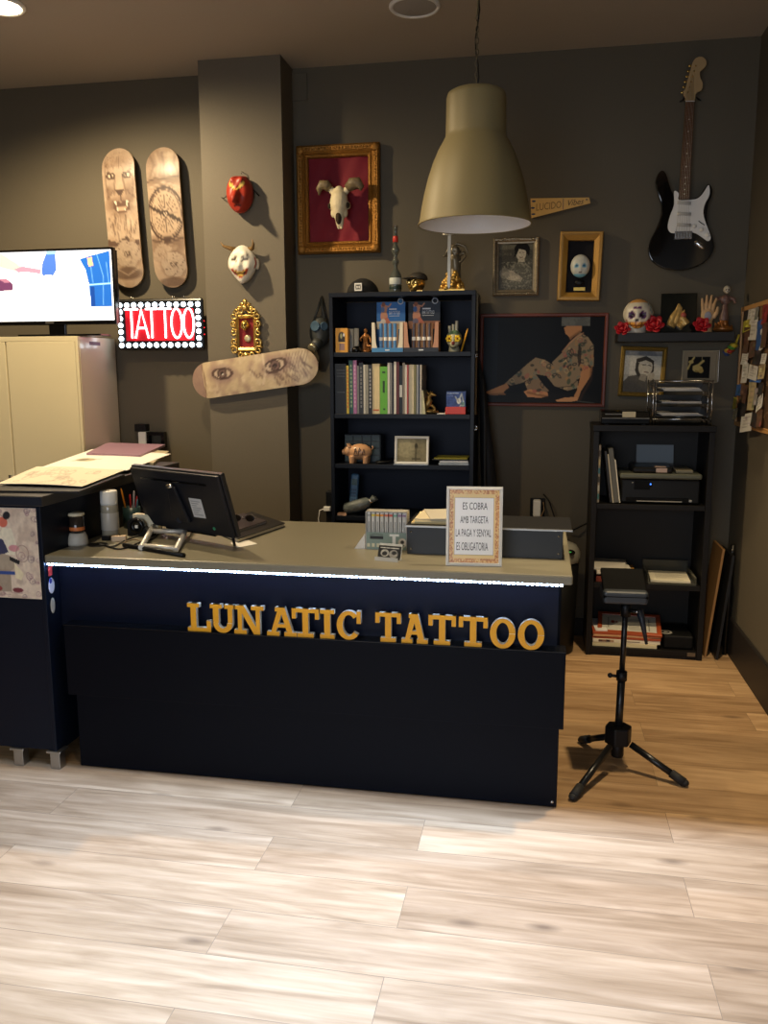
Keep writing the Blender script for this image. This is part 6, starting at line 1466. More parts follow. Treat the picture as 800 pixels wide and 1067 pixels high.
# power strip and charger at the left foot of the bookcase
q = P(343, 530, 4.7)
t = thing('power_strip', 'black power strip with a white charger cable left of the bookcase', 'power strip', (q.x, 4.72, q.z-.14))
b = MB(); b.bx(q.x-.02, q.x+.02, 4.7, 4.74, q.z-.16, q.z+.1); b.build('body', M_blk, t, bevel=.004)
b = MB(); b.bx(q.x-.03, q.x+.012, 4.675, 4.7, q.z-.012, q.z+.014); b.build('charger', M_white, t, bevel=.004)
b = MB(); b.tube([(q.x-.03, 4.69, q.z), (q.x-.055, 4.69, q.z-.01), (q.x-.062, 4.69, q.z-.06), (q.x-.055, 4.69, q.z-.15), (q.x-.05, 4.7, q.z-.3)], .003, 6); b.build('charger_cable', M_white, t)
# ================================================================ wall shelf and what stands on it
sx0, sx1 = P(643.5, 350, 4.64).x, P(765, 350, 4.64).x
SZ = P(700, 346.5, 4.64).z
b = MB(); b.bx(sx0, sx1, 4.63, WY-.001, SZ-.045, SZ)
solo('wall_shelf', b, mat('shelf_black', (24, 23, 22), rough=.5), 'black floating wall shelf in the right corner', 'shelf', bevel=.002)
Z0 = SZ+.0005
def sp(px, y=4.7): return Vector((P(px, 345, y).x, y, Z0))
# sugar skull
p = sp(664, 4.72)
def extra(az, el):
    if ((abs(az)-22)/15)**2+((el-2)/13)**2 < 1:
        return (40, 28, 40) if ((abs(az)-22)/8.5)**2+((el-2)/7.5)**2 < 1 else (86, 50, 96)
    if abs(az) < 18 and 22 < el < 34 and abs(az) > (el-22)*.6 - 3 and el < 31: return (98, 52, 104)
    if abs(az) < 46 and -46 < el < -22:
        if -35 < el < -33 or int((az+60)/8) != int((az+60+1.4)/8): return (120, 60, 30)
        return (226, 160, 70)
    if el > 52 and abs(az) < 70: return (206, 150, 80)
    if 55 < az < 150 and math.sin(az*.25)*math.cos(el*.3) > .25: return (110, 150, 150)
    if abs(abs(az)-44) < 4 and abs(el+18) < 5: return (170, 60, 60)
    if abs(az) < 10 and -64 < el < -54: return (80, 110, 170)
    return None
t = thing('sugar_skull', 'white painted sugar skull with orange teeth on the wall shelf', 'skull', p)
b = MB(); skull(b, p+Vector((0, 0, .088)), .09, Matrix.Diagonal((1.14, 1.02, .98, 1)) @ rot(0, 0, -8), (214, 206, 186), (30, 20, 24), None, extra, 72); b.color(210, 202, 184); b.tube([p+Vector((-.008, -.01, .0005)), p+Vector((-.008, -.01, .04))], [.05, .055], 20)
b.build('skull', M_vm, t)
# roses
def rose3(px, y, s_, label, dz=0):
    c = P(px, 345, y); c = Vector((c.x, y, Z0+.028*s_+dz)); b = MB(); rr = random.Random(int(px)); b.T = tr(*c) @ rot(60, 0, 0)
    b.sculpt((0, 0, 0), (.014*s_, .014*s_, .02*s_), [], 10)
    for ring, (n_, r_, tilt_) in enumerate(((3, .012, 15), (5, .019, 35), (6, .026, 62))):
        for k in range(n_):
            a = 360*k/n_+ring*25; T_ = b.T; b.T = T_ @ Matrix.Rotation(R(a), 4, 'Z') @ tr(r_*s_*.7, 0, .003) @ Matrix.Rotation(R(tilt_), 4, 'Y')
            b.sculpt((0, 0, .006*s_), (.0045*s_, .0155*s_, .017*s_), [(0, 90, .15, 30)], 10); b.T = T_
    return solo('artificial_rose', b, mat('red_petals', (170, 22, 34), rough=.5), label, 'rose', 'red roses on the wall shelf')
rose3(648, 4.655, 1.05, 'red rose at the left end of the wall shelf, left of the sugar skull', -.012)
rose3(680.5, 4.665, 1.35, 'biggest red rose, between the sugar skull and the hands plaque', .0)
rose3(730.5, 4.665, 1.15, 'red rose in front of the wooden hand', .0)
# plaque with praying hands
x0, x1 = P(688, 340, 4.7).x, P(725.5, 340, 4.7).x; zt = P(706, 305, 4.7).z
t = thing('hands_plaque', 'dark square glass plaque with golden praying hands on the wall shelf', 'plaque', ((x0+x1)/2, 4.7, Z0))
b = MB(); b.T = tr((x0+x1)/2, 4.705, Z0) @ rot(-5, 0, 0); w2 = (x1-x0)/2; h = zt-Z0
b.bx(-w2, w2, 0, .012, 0.001, h); T_ = b.T; b.build('panel', mat('dark_glass_panel', (22, 24, 20), rough=.14), t, bevel=.003)
b = MB(); b.T = T_
for s_ in (-1, 1):
    o = .012*s_
    b.tube([(-.03+o, -.006, .045), (-.018+o, -.008, .08), (-.004+o*.6, -.008, .112)], [.018, .017, .012], 10)
    for k in range(4): b.tube([(-.012+o*.5+k*.005, -.012, .1), (-.006+o*.4+k*.004, -.012, .128), (-.002+k*.003+o*.2, -.011, .15-k*.006)], [.0065, .006, .003], 8)
    b.tube([(.0+o, -.013, .085), (.012+o, -.015, .105), (.014+o, -.014, .118)], [.007, .006, .004], 8)
b.tube([(-.03, -.006, .05), (-.04, -.006, .03)], [.02, .024], 12); b.tube([(.012, -.006, .08), (.04, -.006, .04)], [.019, .022], 12); b.tube([(.02, -.006, .045), (.0, -.006, .025)], [.016, .02], 12)
b.build('relief_hands', mat('relief_gold', (190, 156, 92), rough=.4, metal=.4), t, remesh=.003)
b = MB(); b.T = T_; b.sculpt((.022, -.018, .088), (.014, .008, .016), [], 12); b.build('red_heart', mat('dull_red', (160, 76, 60), rough=.5), t)
# wooden hand
p = sp(736.5, 4.715)
t = thing('wooden_hand', 'pale painted wooden hand standing upright on the wall shelf', 'hand', p)
b = MB(); H = lambda x, y, z_: p+Vector((x, y, z_))
b.tube([H(.002, 0, .0), H(.002, 0, .03), H(.0, 0, .055)], [.024, .021, .023], 16)
b.sculpt(H(-.002, 0, .088), (.034, .017, .042), [], 20)
for (x, tp, ln, bend) in ((-.027, -.036, .052, -.004), (-.01, -.014, .068, -.012), (.007, .008, .066, -.02), (.023, .03, .05, -.03)):
    b.tube([H(x*.9, 0, .1), H(x, -.002, .122), H((x+tp)/2, -.006+bend*.3, .122+ln*.5), H(tp, -.01+bend, .122+ln)], [.0095, .009, .0078, .005], 10)
b.tube([H(.026, -.004, .075), H(.04, -.014, .1), H(.042, -.026, .13)], [.012, .0095, .006], 10)
b.build('hand', mat('pale_wood_hand', (196, 160, 116), rough=.45, var=.1, bscale=40), t, remesh=.0025, smooth_it=2)
b = MB(); b.sculpt(H(-.002, -.0155, .085), (.018, .004, .022), [], 14); b.build('painted_palm', mat('blue_grey_paint', (150, 150, 158), rough=.5), t)
# skeletal figure on flames
p = sp(753, 4.71)
t = thing('skeleton_statuette', 'statuette of a robed skeleton rising from flames at the right end of the shelf', 'statuette', p)
b = MB(); rr = random.Random(9)
b.sculpt(p+Vector((0, 0, .018)), (.05, .04, .02), [], 14)
for i in range(26):
    a = rr.uniform(0, 2*PI); r_ = rr.uniform(.012, .04); q = p+Vector((r_*math.cos(a), r_*.7*math.sin(a), .01)); hh = rr.uniform(.05, .1)*(1.2-r_/.06)
    b.tube([q, q+Vector((.004*math.cos(i), -.004, hh*.5)), q+Vector((-.006*math.cos(i), -.004, hh))], [.011, .009, .002], 7)
b.build('flames', mat('flame_bronze', (146, 92, 42), rough=.35, metal=.4, var=.5, bscale=60), t, remesh=.003)
b = MB(); b.tube([p+Vector((0, -.004, .06)), p+Vector((0, -.006, .11)), p+Vector((.002, -.004, .145))], [.024, .018, .012], 12)
b.sculpt(p+Vector((.002, -.002, .165)), (.028, .018, .025), [], 14)
b.tube([p+Vector((-.02, 0, .175)), p+Vector((-.04, -.01, .165)), p+Vector((-.05, -.014, .18))], [.011, .009, .006], 8); b.tube([p+Vector((.022, 0, .175)), p+Vector((.044, -.008, .165)), p+Vector((.05, -.014, .145))], [.011, .009, .006], 8)
b.build('robe', mat('robe_brown', (112, 84, 74), rough=.4, var=.5, bscale=80), t, remesh=.003)
b = MB(); skull(b, p+Vector((.006, -.004, .212)), .023, None, (190, 180, 160), (40, 34, 30)); b.build('skull', M_vm, t)

# ================================================================ low shelf unit
ux0, ux1, uy0, uy1 = .268, .862, 4.47, 4.79; UZ = 1.228
M_unit = mat('shelf_unit_black', (20, 18, 17), rough=.45, spec=.25, bump=.02, bscale=250)
t = thing('shelf_unit', 'low black open shelf unit holding the printer in the right corner', 'shelf unit', ((ux0+ux1)/2, 4.63, 0))
for x in (ux0, ux1-.028): b = MB(); b.bx(x, x+.028, uy0, uy1, 0, UZ-.032); b.build('side_panel', M_unit, t, bevel=.0015)
b = MB(); b.bx(ux0-.004, ux1+.004, uy0-.004, uy1, UZ-.0315, UZ); b.build('top_panel', M_unit, t, bevel=.002)
US = [.82, .398, .045]
for z_ in US: b = MB(); b.bx(ux0+.0285, ux1-.0285, uy0+.004, uy1-.008, z_-.026, z_); b.build('shelf', M_unit, t, bevel=.0015)
b = MB(); b.bx(ux0+.0285, ux1-.0285, uy1-.008, uy1-.002, .02, UZ-.032); b.build('back_panel', mat('unit_back', (24, 21, 18), rough=.6), t)
b = MB(); b.bx(ux0+.0285, ux1-.0285, uy0+.008, uy0+.02, 0, .018); b.build('plinth', M_unit, t)
# on top: laminator
x0, x1 = P(626, 440, 4.49).x, P(677, 440, 4.49).x; z_ = UZ; zt = P(650, 427.5, 4.5).z
t = thing('laminator', 'black laminator with silver stripe and white label on top of the shelf unit', 'laminator', ((x0+x1)/2, 4.55, z_))
b = MB(); b.prism([(4.49, z_+.004), (4.49, z_+.035), (4.505, zt-.006), (4.53, zt), (4.64, zt), (4.65, z_+.03), (4.65, z_+.004)], x0, x1)
b.v = [Vector((v.y, v.x, v.z)) for v in b.v]; b.build('body', M_blkgl, t, bevel=.005)
b = MB(); b.bx(x0+.004, x1-.004, 4.486, 4.49, z_+.032, z_+.036).bx(x0+.02, x0+.11, 4.492, 4.497, z_+.052, z_+.057); b.build('silver_stripe', mat('stripe_grey', (110, 108, 102), rough=.5), t)
b = MB(); b.bx(x0+.105, x0+.17, 4.487, 4.4895, z_+.04, z_+.068); b.build('label', mat('cream_label', (196, 184, 150), rough=.5), t)
b = MB(); [b.bx(x, x+.02, 4.5, 4.64, z_, z_+.004) for x in (x0+.02, x1-.04)]; b.build('foot', M_blk, t)
# letter tray
x0, x1 = P(679, 446, 4.5).x, P(740, 446, 4.5).x; zt = P(710, 396, 4.5).z; y0, y1 = 4.5, 4.74
t = thing('letter_tray', 'three-tier black letter tray in a chrome frame on top of the shelf unit', 'letter tray', ((x0+x1)/2, 4.62, z_))
for x in (x0, x0+.016, x1-.016, x1):
    b = MB(); yy = y0 if x in (x0, x1) else y0+.02; b.tube([(x, yy, z_), (x, yy, zt)], .003, 8); b.build('post', M_chrome, t)
for x in (x0, x1): b = MB(); b.tube([(x, y1, z_), (x, y1, zt)], .003, 8); b.build('post', M_chrome, t)
for zz in (z_+.03, zt-.006): b = MB(); b.tube([(x0, y0, zz), (x1, y0, zz)], .0026, 8); b.tube([(x0, y0, zz), (x0, y1, zz), (x1, y1, zz), (x1, y0, zz)], .003, 8); b.build('rail', M_chrome, t)
TR = []
for k in range(3):
    zz = z_+.045+k*.062; TR.append(zz); b = MB(); vs = []
    b.bx(x0+.02, x1-.02, y0+.005, y1-.005, zz, zz+.003); b.rbx(-.0015, .0015, y0+.005, y1-.005, 0, .04, tr(x0+.02, 0, zz) @ rot(0, -25, 0)); b.rbx(-.0015, .0015, y0+.005, y1-.005, 0, .04, tr(x1-.02, 0, zz) @ rot(0, 25, 0)); b.bx(x0+.01, x1-.01, y1-.006, y1-.004, zz, zz+.04)
    b.build('tray', mat('tray_smoke', (44, 42, 40), rough=.3), t)
for k, (col, th, a, lb) in enumerate((((176, 172, 164), .014, -4, 'stack of white papers fanned in the lowest letter tray'), ((186, 182, 174), .01, 3, 'stack of papers in the middle letter tray'), ((196, 192, 182), .016, -2, 'stack of papers in the top letter tray'))):
    b = MB(); xm = (x0+x1)/2
    for q in range(3): b.T = tr(xm-.004*q, (y0+y1)/2-.012, TR[k]+.0035+q*th/3) @ rot(0, 0, a*(q-.6)); b.bx(-.1+.004*k, .1-.004*k, -.1, .1, 0, th/3-.0004)
    solo('paper_stack', b, mat('tray_paper_%d' % k, col, rough=.7), lb, 'papers')
# printer
x0, x1 = .413, .815; z_ = US[0]; y0, y1 = 4.5, 4.77; zb = z_+.13; zt = z_+.19
t = thing('printer', 'black multifunction printer with grey lid on the upper shelf of the unit', 'printer', ((x0+x1)/2, 4.63, z_))
M_pr = mat('printer_black', (17, 17, 17), rough=.3, spec=.35)
b = MB(); b.bx(x0+.005, x1-.005, y0+.004, y1, z_+.004, zb); b.build('body', M_pr, t, bevel=.008)
b = MB(); b.bx(x0-.004, x1, y0-.01, y1, zb+.001, zb+.03); b.build('scanner_lid', mat('printer_grey', (84, 86, 74), rough=.35), t, bevel=.01, seg=3)
b = MB(); b.bx(x0+.06, x0+.26, y0, y1-.02, zb+.03, zb+.062); b.build('document_feeder', M_pr, t, bevel=.012, seg=3)
b = MB(); b.bx(x0+.275, x1-.04, y0+.02, y1-.03, zb+.03, zb+.048); b.build('feeder_tray', mat('printer_grey2', (112, 106, 88), rough=.4), t, bevel=.005)
b = MB(); b.bx(x0+.17, x0+.225, y0-.001, y0+.05, zb+.0621, zb+.064); b.bx(x0+.175, x0+.23, y0-.0015, y0-.0005, zb+.036, zb+.058); b.build('label', mat('pink_grey_label', (170, 148, 136), rough=.5), t)
b = MB(); b.bx(x0+.03, x1-.06, y0-.0005, y0+.004, z_+.012, z_+.035); b.build('output_slot', M_blkgl, t)
b = MB(); b.bx(x0+.085, x0+.31, y0-.006, y0-.001, z_+.014, z_+.018); b.build('output_sheet', mat('slot_paper', (150, 146, 138), rough=.6), t)
b = MB(); b.bx(x0+.07, x0+.15, y0+.002, y0+.004, z_+.075, z_+.12).bx(x0+.13, x0+.16, y0+.0015, y0+.004, z_+.09, z_+.11); b.build('control_panel', M_blkgl, t)
b = MB(); b.ell((x0+.152, y0+.002, z_+.104), (.004, .002, .004), 10); b.build('blue_light', mat('blue_led', (60, 120, 255), emit=3), t)
b = MB(); b.ell((x0+.062, y0+.003, z_+.11), (.004, .002, .003), 10); b.ell((x1-.05, y0+.003, z_+.02), (.009, .002, .007), 10); b.build('badge', mat('grey_badge', (150, 150, 146), rough=.4), t)
b = MB(); b.T = tr(0, 4.74, zb+.03) @ rot(-10, 0, 0); b.bx(x0+.1, x0+.295, 0, .004, 0, .13); b.build('paper_support', mat('printer_support', (70, 74, 76), rough=.4), t)
b = MB(); b.T = tr(0, 4.735, zb+.03) @ rot(-10, 0, 0); b.bx(x0+.102, x0+.293, 0, .0035, .03, .128); solo('printer_paper', b, mat('blue_grey_paper', (130, 140, 148), rough=.7), 'grey-blue sheet standing in the rear feed of the printer', 'paper')
# binders
for px, w_, col, lean, h, lb, c2 in ((627.5, .011, (150, 130, 110), -1, .315, 'thin patterned book against the left side of the unit', (60, 110, 110)), (633, .018, (34, 32, 30), -7, .28, 'black folder leaning beside the patterned book', None), (639.5, .006, (190, 182, 160), -8, .27, 'thin cream folder between the two leaning folders', None), (641.5, .022, (84, 82, 74), -8, .29, 'thick grey binder leaning in the shelf unit', None), (646.5, .006, (196, 190, 172), -9, .225, 'short white folder leaning next to the printer', None)):
    pass
bi = [(ux0+.03, .011, 0, .3, (150, 134, 112), 'thin patterned book upright against the left side of the shelf unit', 'book'), (ux0+.06, .012, -8, .27, (36, 34, 32), 'black folder leaning beside the patterned book', 'folder'), (ux0+.0735, .006, -8, .255, (196, 186, 164), 'thin cream folder between the black folder and the grey binder', 'folder'), (ux0+.081, .024, -8, .285, (86, 84, 76), 'thick grey binder leaning in the shelf unit', 'binder'), (ux0+.1065, .006, -8, .225, (206, 200, 184), 'short white folder leaning next to the printer', 'folder')]
for k, (x, w_, lean, h, col, lb, cat) in enumerate(bi):
    b = MB(); b.T = tr(x+(.036 if lean else 0), 0, US[0]+.0035) @ rot(0, lean, 0); b.bx(0, w_, 4.49, 4.7, 0, h)
    o = solo('binder' if cat == 'binder' else cat, b, mat('binder_%d' % k, col, rough=.45), lb, cat, bevel=.0015)
    if k == 0:
        q = MB(); 
        for j, c_ in enumerate(((60, 110, 110), (190, 186, 170), (60, 56, 50), (60, 110, 120), (190, 170, 120), (70, 60, 50))): q.color(*c_); q.bx(x+.001, x+.01, 4.489, 4.49, US[0]+.02+j*.045, US[0]+.05+j*.045)
        q.build('spine_print', M_v, o)
b = MB(); p0 = Vector((ux0+.05, 4.6, UZ-.034)); b.tube([p0+Vector((.05, .1, 0)), p0, p0+Vector((-.012, -.06, -.06)), p0+Vector((-.01, -.07, -.15)), p0+Vector((.02, -.1, -.2)), p0+Vector((.04, -.11, -.32))], .0018, 5)
solo('thin_wire', b, M_blk, 'thin black wire looping down over the leaning folders', 'cable')
# middle shelf papers
z_ = US[1]
x0 = ux0+.032
for k, (col, zz, th, xa, xb, a, lb) in enumerate((((110, 42, 24), 0, .03, x0+.01, x0+.12, 0, 'dark red box under the papers at the left of the middle shelf'), ((206, 150, 70), .0305, .012, x0+.06, x0+.22, 0, 'orange envelope under the white papers on the middle shelf'), ((206, 200, 186), .043, .02, x0+.002, x0+.19, 4, 'thick stack of white papers on the middle shelf'), ((196, 190, 178), .0635, .012, x0+.006, x0+.17, -6, 'upper loose white papers on the middle shelf stack'))):
    b = MB(); xm = (xa+xb)/2; b.T = tr(xm, 4.62, z_+zz) @ rot(0, 0, a); b.bx(-(xb-xa)/2, (xb-xa)/2, -.125, .12, 0, th)
    solo('box' if k == 0 else ('envelope' if k == 1 else 'paper_stack'), b, mat('mid_%d' % k, col, rough=.65), lb, 'box' if k == 0 else ('envelope' if k == 1 else 'papers'), bevel=.0015)
x0, x1 = .575, .815
t = thing('document_tray', 'smoky grey document tray at the right of the middle shelf', 'tray', ((x0+x1)/2, 4.6, z_))
b = MB(); b.bx(x0, x1, 4.49, 4.76, z_, z_+.004).bx(x0, x0+.004, 4.49, 4.76, z_+.004, z_+.045).bx(x1-.004, x1, 4.49, 4.76, z_+.004, z_+.045).bx(x0, x1, 4.756, 4.76, z_+.004, z_+.075).bx(x0, x1, 4.486, 4.49, z_, z_+.012); b.build('tray', mat('smoke_tray', (70, 70, 62), rough=.2), t, bevel=.001)
b = MB(); b.T = tr((x0+x1)/2, 4.615, z_+.0045) @ rot(0, 0, -3); b.bx(-.1, .1, -.11, .115, 0, .014)
for k in range(9): pass
o = solo('paper_stack', b, mat('tray_sheet', (212, 204, 180), rough=.7), 'white printed sheets lying in the smoky document tray', 'papers')
q = MB(); q.T = b.T
for k in range(10): q.bx(-.07, .07-(k % 3)*.02, -.08+k*.017, -.077+k*.017, .014, .0144)
q.build('text_lines', mat('grey_ink', (150, 144, 128), rough=.6), o)
# bottom shelf books
z_ = US[2]; x0 = ux0+.032; zc = z_
BB = [(.34, .022, (206, 196, 160), 'cream book at the bottom of the pile on the lowest shelf', 'book', 0), (.355, .02, (220, 212, 190), 'white book with photo spine, second in the lowest pile', 'book', 1), (.36, .012, (150, 66, 34), 'orange-red book third in the lowest pile', 'book', -1), (.355, .01, (196, 150, 110), 'thin peach booklet between the red books in the lowest pile', 'booklet', 2), (.365, .014, (160, 74, 40), 'red book just under the framed certificate', 'book', 0)]
for k, (w_, th, col, lb, cat, a) in enumerate(BB):
    b = MB(); w_ *= .98; b.T = tr(x0+w_/2+.003, 4.62, zc) @ rot(0, 0, a*.6); b.bx(-w_/2, w_/2, -.13, .12, 0, th); o = solo(cat, b, mat('low_%d' % k, col, rough=.55), lb, cat, bevel=.0015)
    if k == 1:
        q = MB(); q.T = b.T
        for j in range(4): q.color(*((90, 60, 50), (130, 100, 80), (60, 40, 40), (170, 140, 110))[j]); q.bx(-w_/2+.03+j*.02, -w_/2+.05+j*.02, -.1306, -.13, .004, th-.004)
        q.color(130, 120, 110); q.bx(0, .07, -.1306, -.13, .007, .012); q.build('spine_print', M_v, o)
    zc += th+.0005
t = thing('framed_certificate', 'framed certificate in a red-orange frame lying slanted on the lowest pile', 'certificate', (x0+.19, 4.6, zc))
T_ = tr(x0+.2, 4.6, zc+.022) @ rot(14, 0, -4)
b = MB(); b.T = T_ @ rot(-90, 0, 0); b.ring(-.165, .165, -.11, .11, [(0, .012), (0, 0), (.004, -.002), (.022, 0), (.024, .004), (.024, .012)]); b.build('frame', mat('red_orange_frame', (156, 70, 36), rough=.4), t)
im = Img(60, 40, (80, 465, 430, 560), (190, 186, 172)); im.ell(150, 505, 12, 8, (130, 40, 30)); im.ell(175, 505, 6, 5, (130, 40, 30)); im.rect(118, 480, 126, 540, (110, 106, 98))
for k in range(8): im.line([(250+k % 2*8, 488+k*8), (340-(k % 3)*10, 489+k*8)], 3, (120, 116, 106), .8)
im.rect(380, 480, 388, 550, (90, 88, 80))
b = MB(); b.T = T_; picmb(b, im, (-.142, -.087, -.004), (.284, 0, 0), (0, .174, 0)); b.color(120, 90, 60); b.bx(-.15, .15, -.095, .095, -.011, -.005); b.build('document', M_vg, t)
b = MB(); b.T = tr(x0+.02, 4.62, zc) @ rot(0, 0, 5); b.bx(-.012, .05, -.12, .1, 0, .006); solo('paper', b, M_paper, 'white paper sticking out left under the certificate frame', 'paper')
# black box with a round emblem
x0, x1 = .67, .822; z_ = US[2]
t = thing('emblem_box', 'black box with a round white emblem at the right of the lowest shelf', 'box', ((x0+x1)/2, 4.62, z_))
b = MB(); b.bx(x0, x1, 4.5, 4.74, z_+.0005, z_+.075); b.build('body', mat('matte_black', (11, 11, 11), rough=.6, spec=.2), t, bevel=.012, seg=3)
b = MB(); c = P(690, 661, 4.53); b.lathe([(.0001, .001), (.024, .001), (.034, 0)], (c.x+.02, 4.56, z_+.0755), 24); q = b.build('emblem', mat('emblem_white', (150, 148, 138), rough=.5), t)
b = MB(); b.lathe([(.012, .002), (.022, .0012), (.012, .002)], (c.x+.02, 4.56, z_+.0755), 20); b.build('emblem_mark', mat('matte_black'), t)
b = MB(); b.bx(ux1-.075, ux1-.035, uy0-.004, uy0+.003, .022, .04); solo('small_sticker', b, mat('brown_sticker', (90, 76, 60), rough=.5), 'small worn sticker at the lower right front of the shelf unit', 'sticker')

# boards leaning between the unit and the right wall
a, c = P(757, 572, 4.6), P(735, 684, 4.6)
def lean(x0b, x1t, y0, y1, h, th, m, nm, label):
    b = MB(); dx = x1t-x0b; vs = [(x0b, y0, 0), (x0b+th, y0, 0), (x1t+th, y0, h), (x1t, y0, h)]; vs += [(v[0], y1, v[2]) for v in vs]
    b.add(vs, [(0, 1, 2, 3), (7, 6, 5, 4), (0, 4, 5, 1), (1, 5, 6, 2), (2, 6, 7, 3), (3, 7, 4, 0)], False); return solo(nm, b, m, label, 'board', bevel=.001)
lean(.885, .945, 4.54, 4.79, .585, .012, mat('oak_board', (148, 108, 62), rough=.5, var=.2, bscale=20), 'leaning_board', 'light brown board leaning between the shelf unit and the right wall')
lean(.935, .985, 4.5, 4.78, .56, .014, mat('black_board', (16, 16, 16), rough=.5), 'leaning_board', 'black board leaning behind the light brown one by the right wall')
b = MB(); b.tube([(1.0, 4.6, .0), (1.004, 4.6, .3), (1.008, 4.6, .6)], .012, 8); b.tube([(1.006, 4.6, .54), (1.006, 4.6, .58)], .015, 8); solo('metal_rod', b, mat('dark_rod', (48, 46, 42), rough=.3, metal=.6), 'dark metal rod standing against the right wall in the corner', 'rod')

# bin / shredder behind the counter end
t = thing('waste_bin', 'black bin with a rounded grey top behind the right end of the counter', 'bin', (.1, 4.5, 0))
b = MB(); b.lathe([(.0001, 0), (.115, 0), (.12, .01), (.135, .5), (.0001, .5)], (.085, 4.53, 0), 36); b.build('body', M_blk, t)
b = MB(); b.lathe([(.1365, .5), (.142, .51), (.14, .55), (.12, .585), (.07, .605), (.0001, .61)], (.085, 4.53, 0), 36); b.build('lid', mat('grey_bin_lid', (120, 118, 108), rough=.3), t)
b = MB(); q = P(597, 586, 4.42); b.sculpt((.165, 4.425, .565), (.03, .02, .016), [], 12); b.build('control_panel', M_blkgl, t)
b = MB(); b.ell((.165, 4.403, .572), (.01, .003, .003), 8); b.build('green_light', mat('green_led', (40, 150, 60), emit=.4), t)

# ================================================================ cork board on the right wall
cy0, cy1, cz0, cz1 = 4.02, 4.775, 1.215, 1.825
t = thing('cork_board', 'wood-framed cork board covered in cards on the right wall', 'notice board', (WX, 4.4, cz0))
b = MB(); b.T = tr(WX, 0, 0) @ Matrix.Rotation(R(90), 4, 'Z')   # local x -> world y, local y -> world -x
def rw(b): b.v = [Vector((WX-0.0+(v.y), v.x, v.z)) for v in b.v]; return b
b = MB(); b.ring(cy0, cy1, cz0, cz1, [(0, -.002), (0, -.018), (.003, -.02), (.02, -.02), (.022, -.014), (.022, -.002)]); rw(b); b.build('frame', mat('light_oak', (190, 142, 84), rough=.5, var=.12, bscale=30), t)
b = MB(); b.bx(cy0+.02, cy1-.02, -.012, -.003, cz0+.02, cz1-.02); rw(b); b.build('cork', mat('cork', (120, 88, 54), rough=.9, var=.3, bscale=200, bump=.3), t)
rr = random.Random(21)
cards = [ # cy, cz from pixel grid on the crop (294 x 1067 for x 760..800, y 310..455)
 (135, 120, 50, 110, 'dark', 0), (160, 110, 34, 110, 'white', 2), (185, 130, 46, 150, 'white', -3), (212, 110, 26, 120, 'grey', 2), (275, 130, 40, 150, 'red', 0),
 (140, 215, 60, 90, 'yellow', 3), (190, 240, 60, 170, 'white', -2), (235, 290, 40, 230, 'blue', 4), (260, 320, 30, 170, 'white', 10), (140, 330, 44, 200, 'brown', -3),
 (282, 290, 40, 190, 'brown', 2), (190, 400, 50, 120, 'brown', 3), (135, 470, 50, 90, 'white', -2), (230, 460, 60, 110, 'dark', -3), (285, 470, 40, 80, 'white', 0),
 (140, 580, 46, 150, 'white', 2), (205, 575, 70, 110, 'white', -4), (275, 570, 50, 110, 'beige', 3), (230, 630, 90, 40, 'blue', 0), (100, 710, 40, 90, 'blue', 2),
 (205, 750, 56, 230, 'beige', 3), (140, 740, 50, 130, 'brown', -4), (275, 700, 40, 90, 'dark', 0), (270, 810, 50, 110, 'white', 16), (130, 860, 70, 110, 'dark', 4),
 (245, 760, 30, 130, 'grey', 2), (85, 890, 30, 90, 'beige', 0), (175, 960, 90, 140, 'white', 6), (240, 940, 50, 110, 'dark', -3), (282, 930, 40, 130, 'brown', 2), (88, 810, 26, 90, 'yellow', 0)]
CC = {'dark': (46, 40, 38), 'white': (206, 202, 192), 'grey': (130, 126, 120), 'red': (140, 48, 44), 'yellow': (170, 160, 56), 'blue': (50, 86, 140), 'brown': (92, 66, 50), 'beige': (182, 164, 122)}
def where(x, y):
    r_ = ('top', 'upper middle', 'middle', 'lower middle', 'bottom')[min(4, int((y-60)/185))]
    return r_, ('left edge', 'left-centre', 'centre', 'right part')[min(3, int((x-60)/60))]
def corkpt(x, y):
    r_ = _ray(760+x*40/294, 310+y*145/1067); tt = (WX-.016)/r_[0]; return r_[1]*tt, r_[2]*tt+CAMH
seen = {}
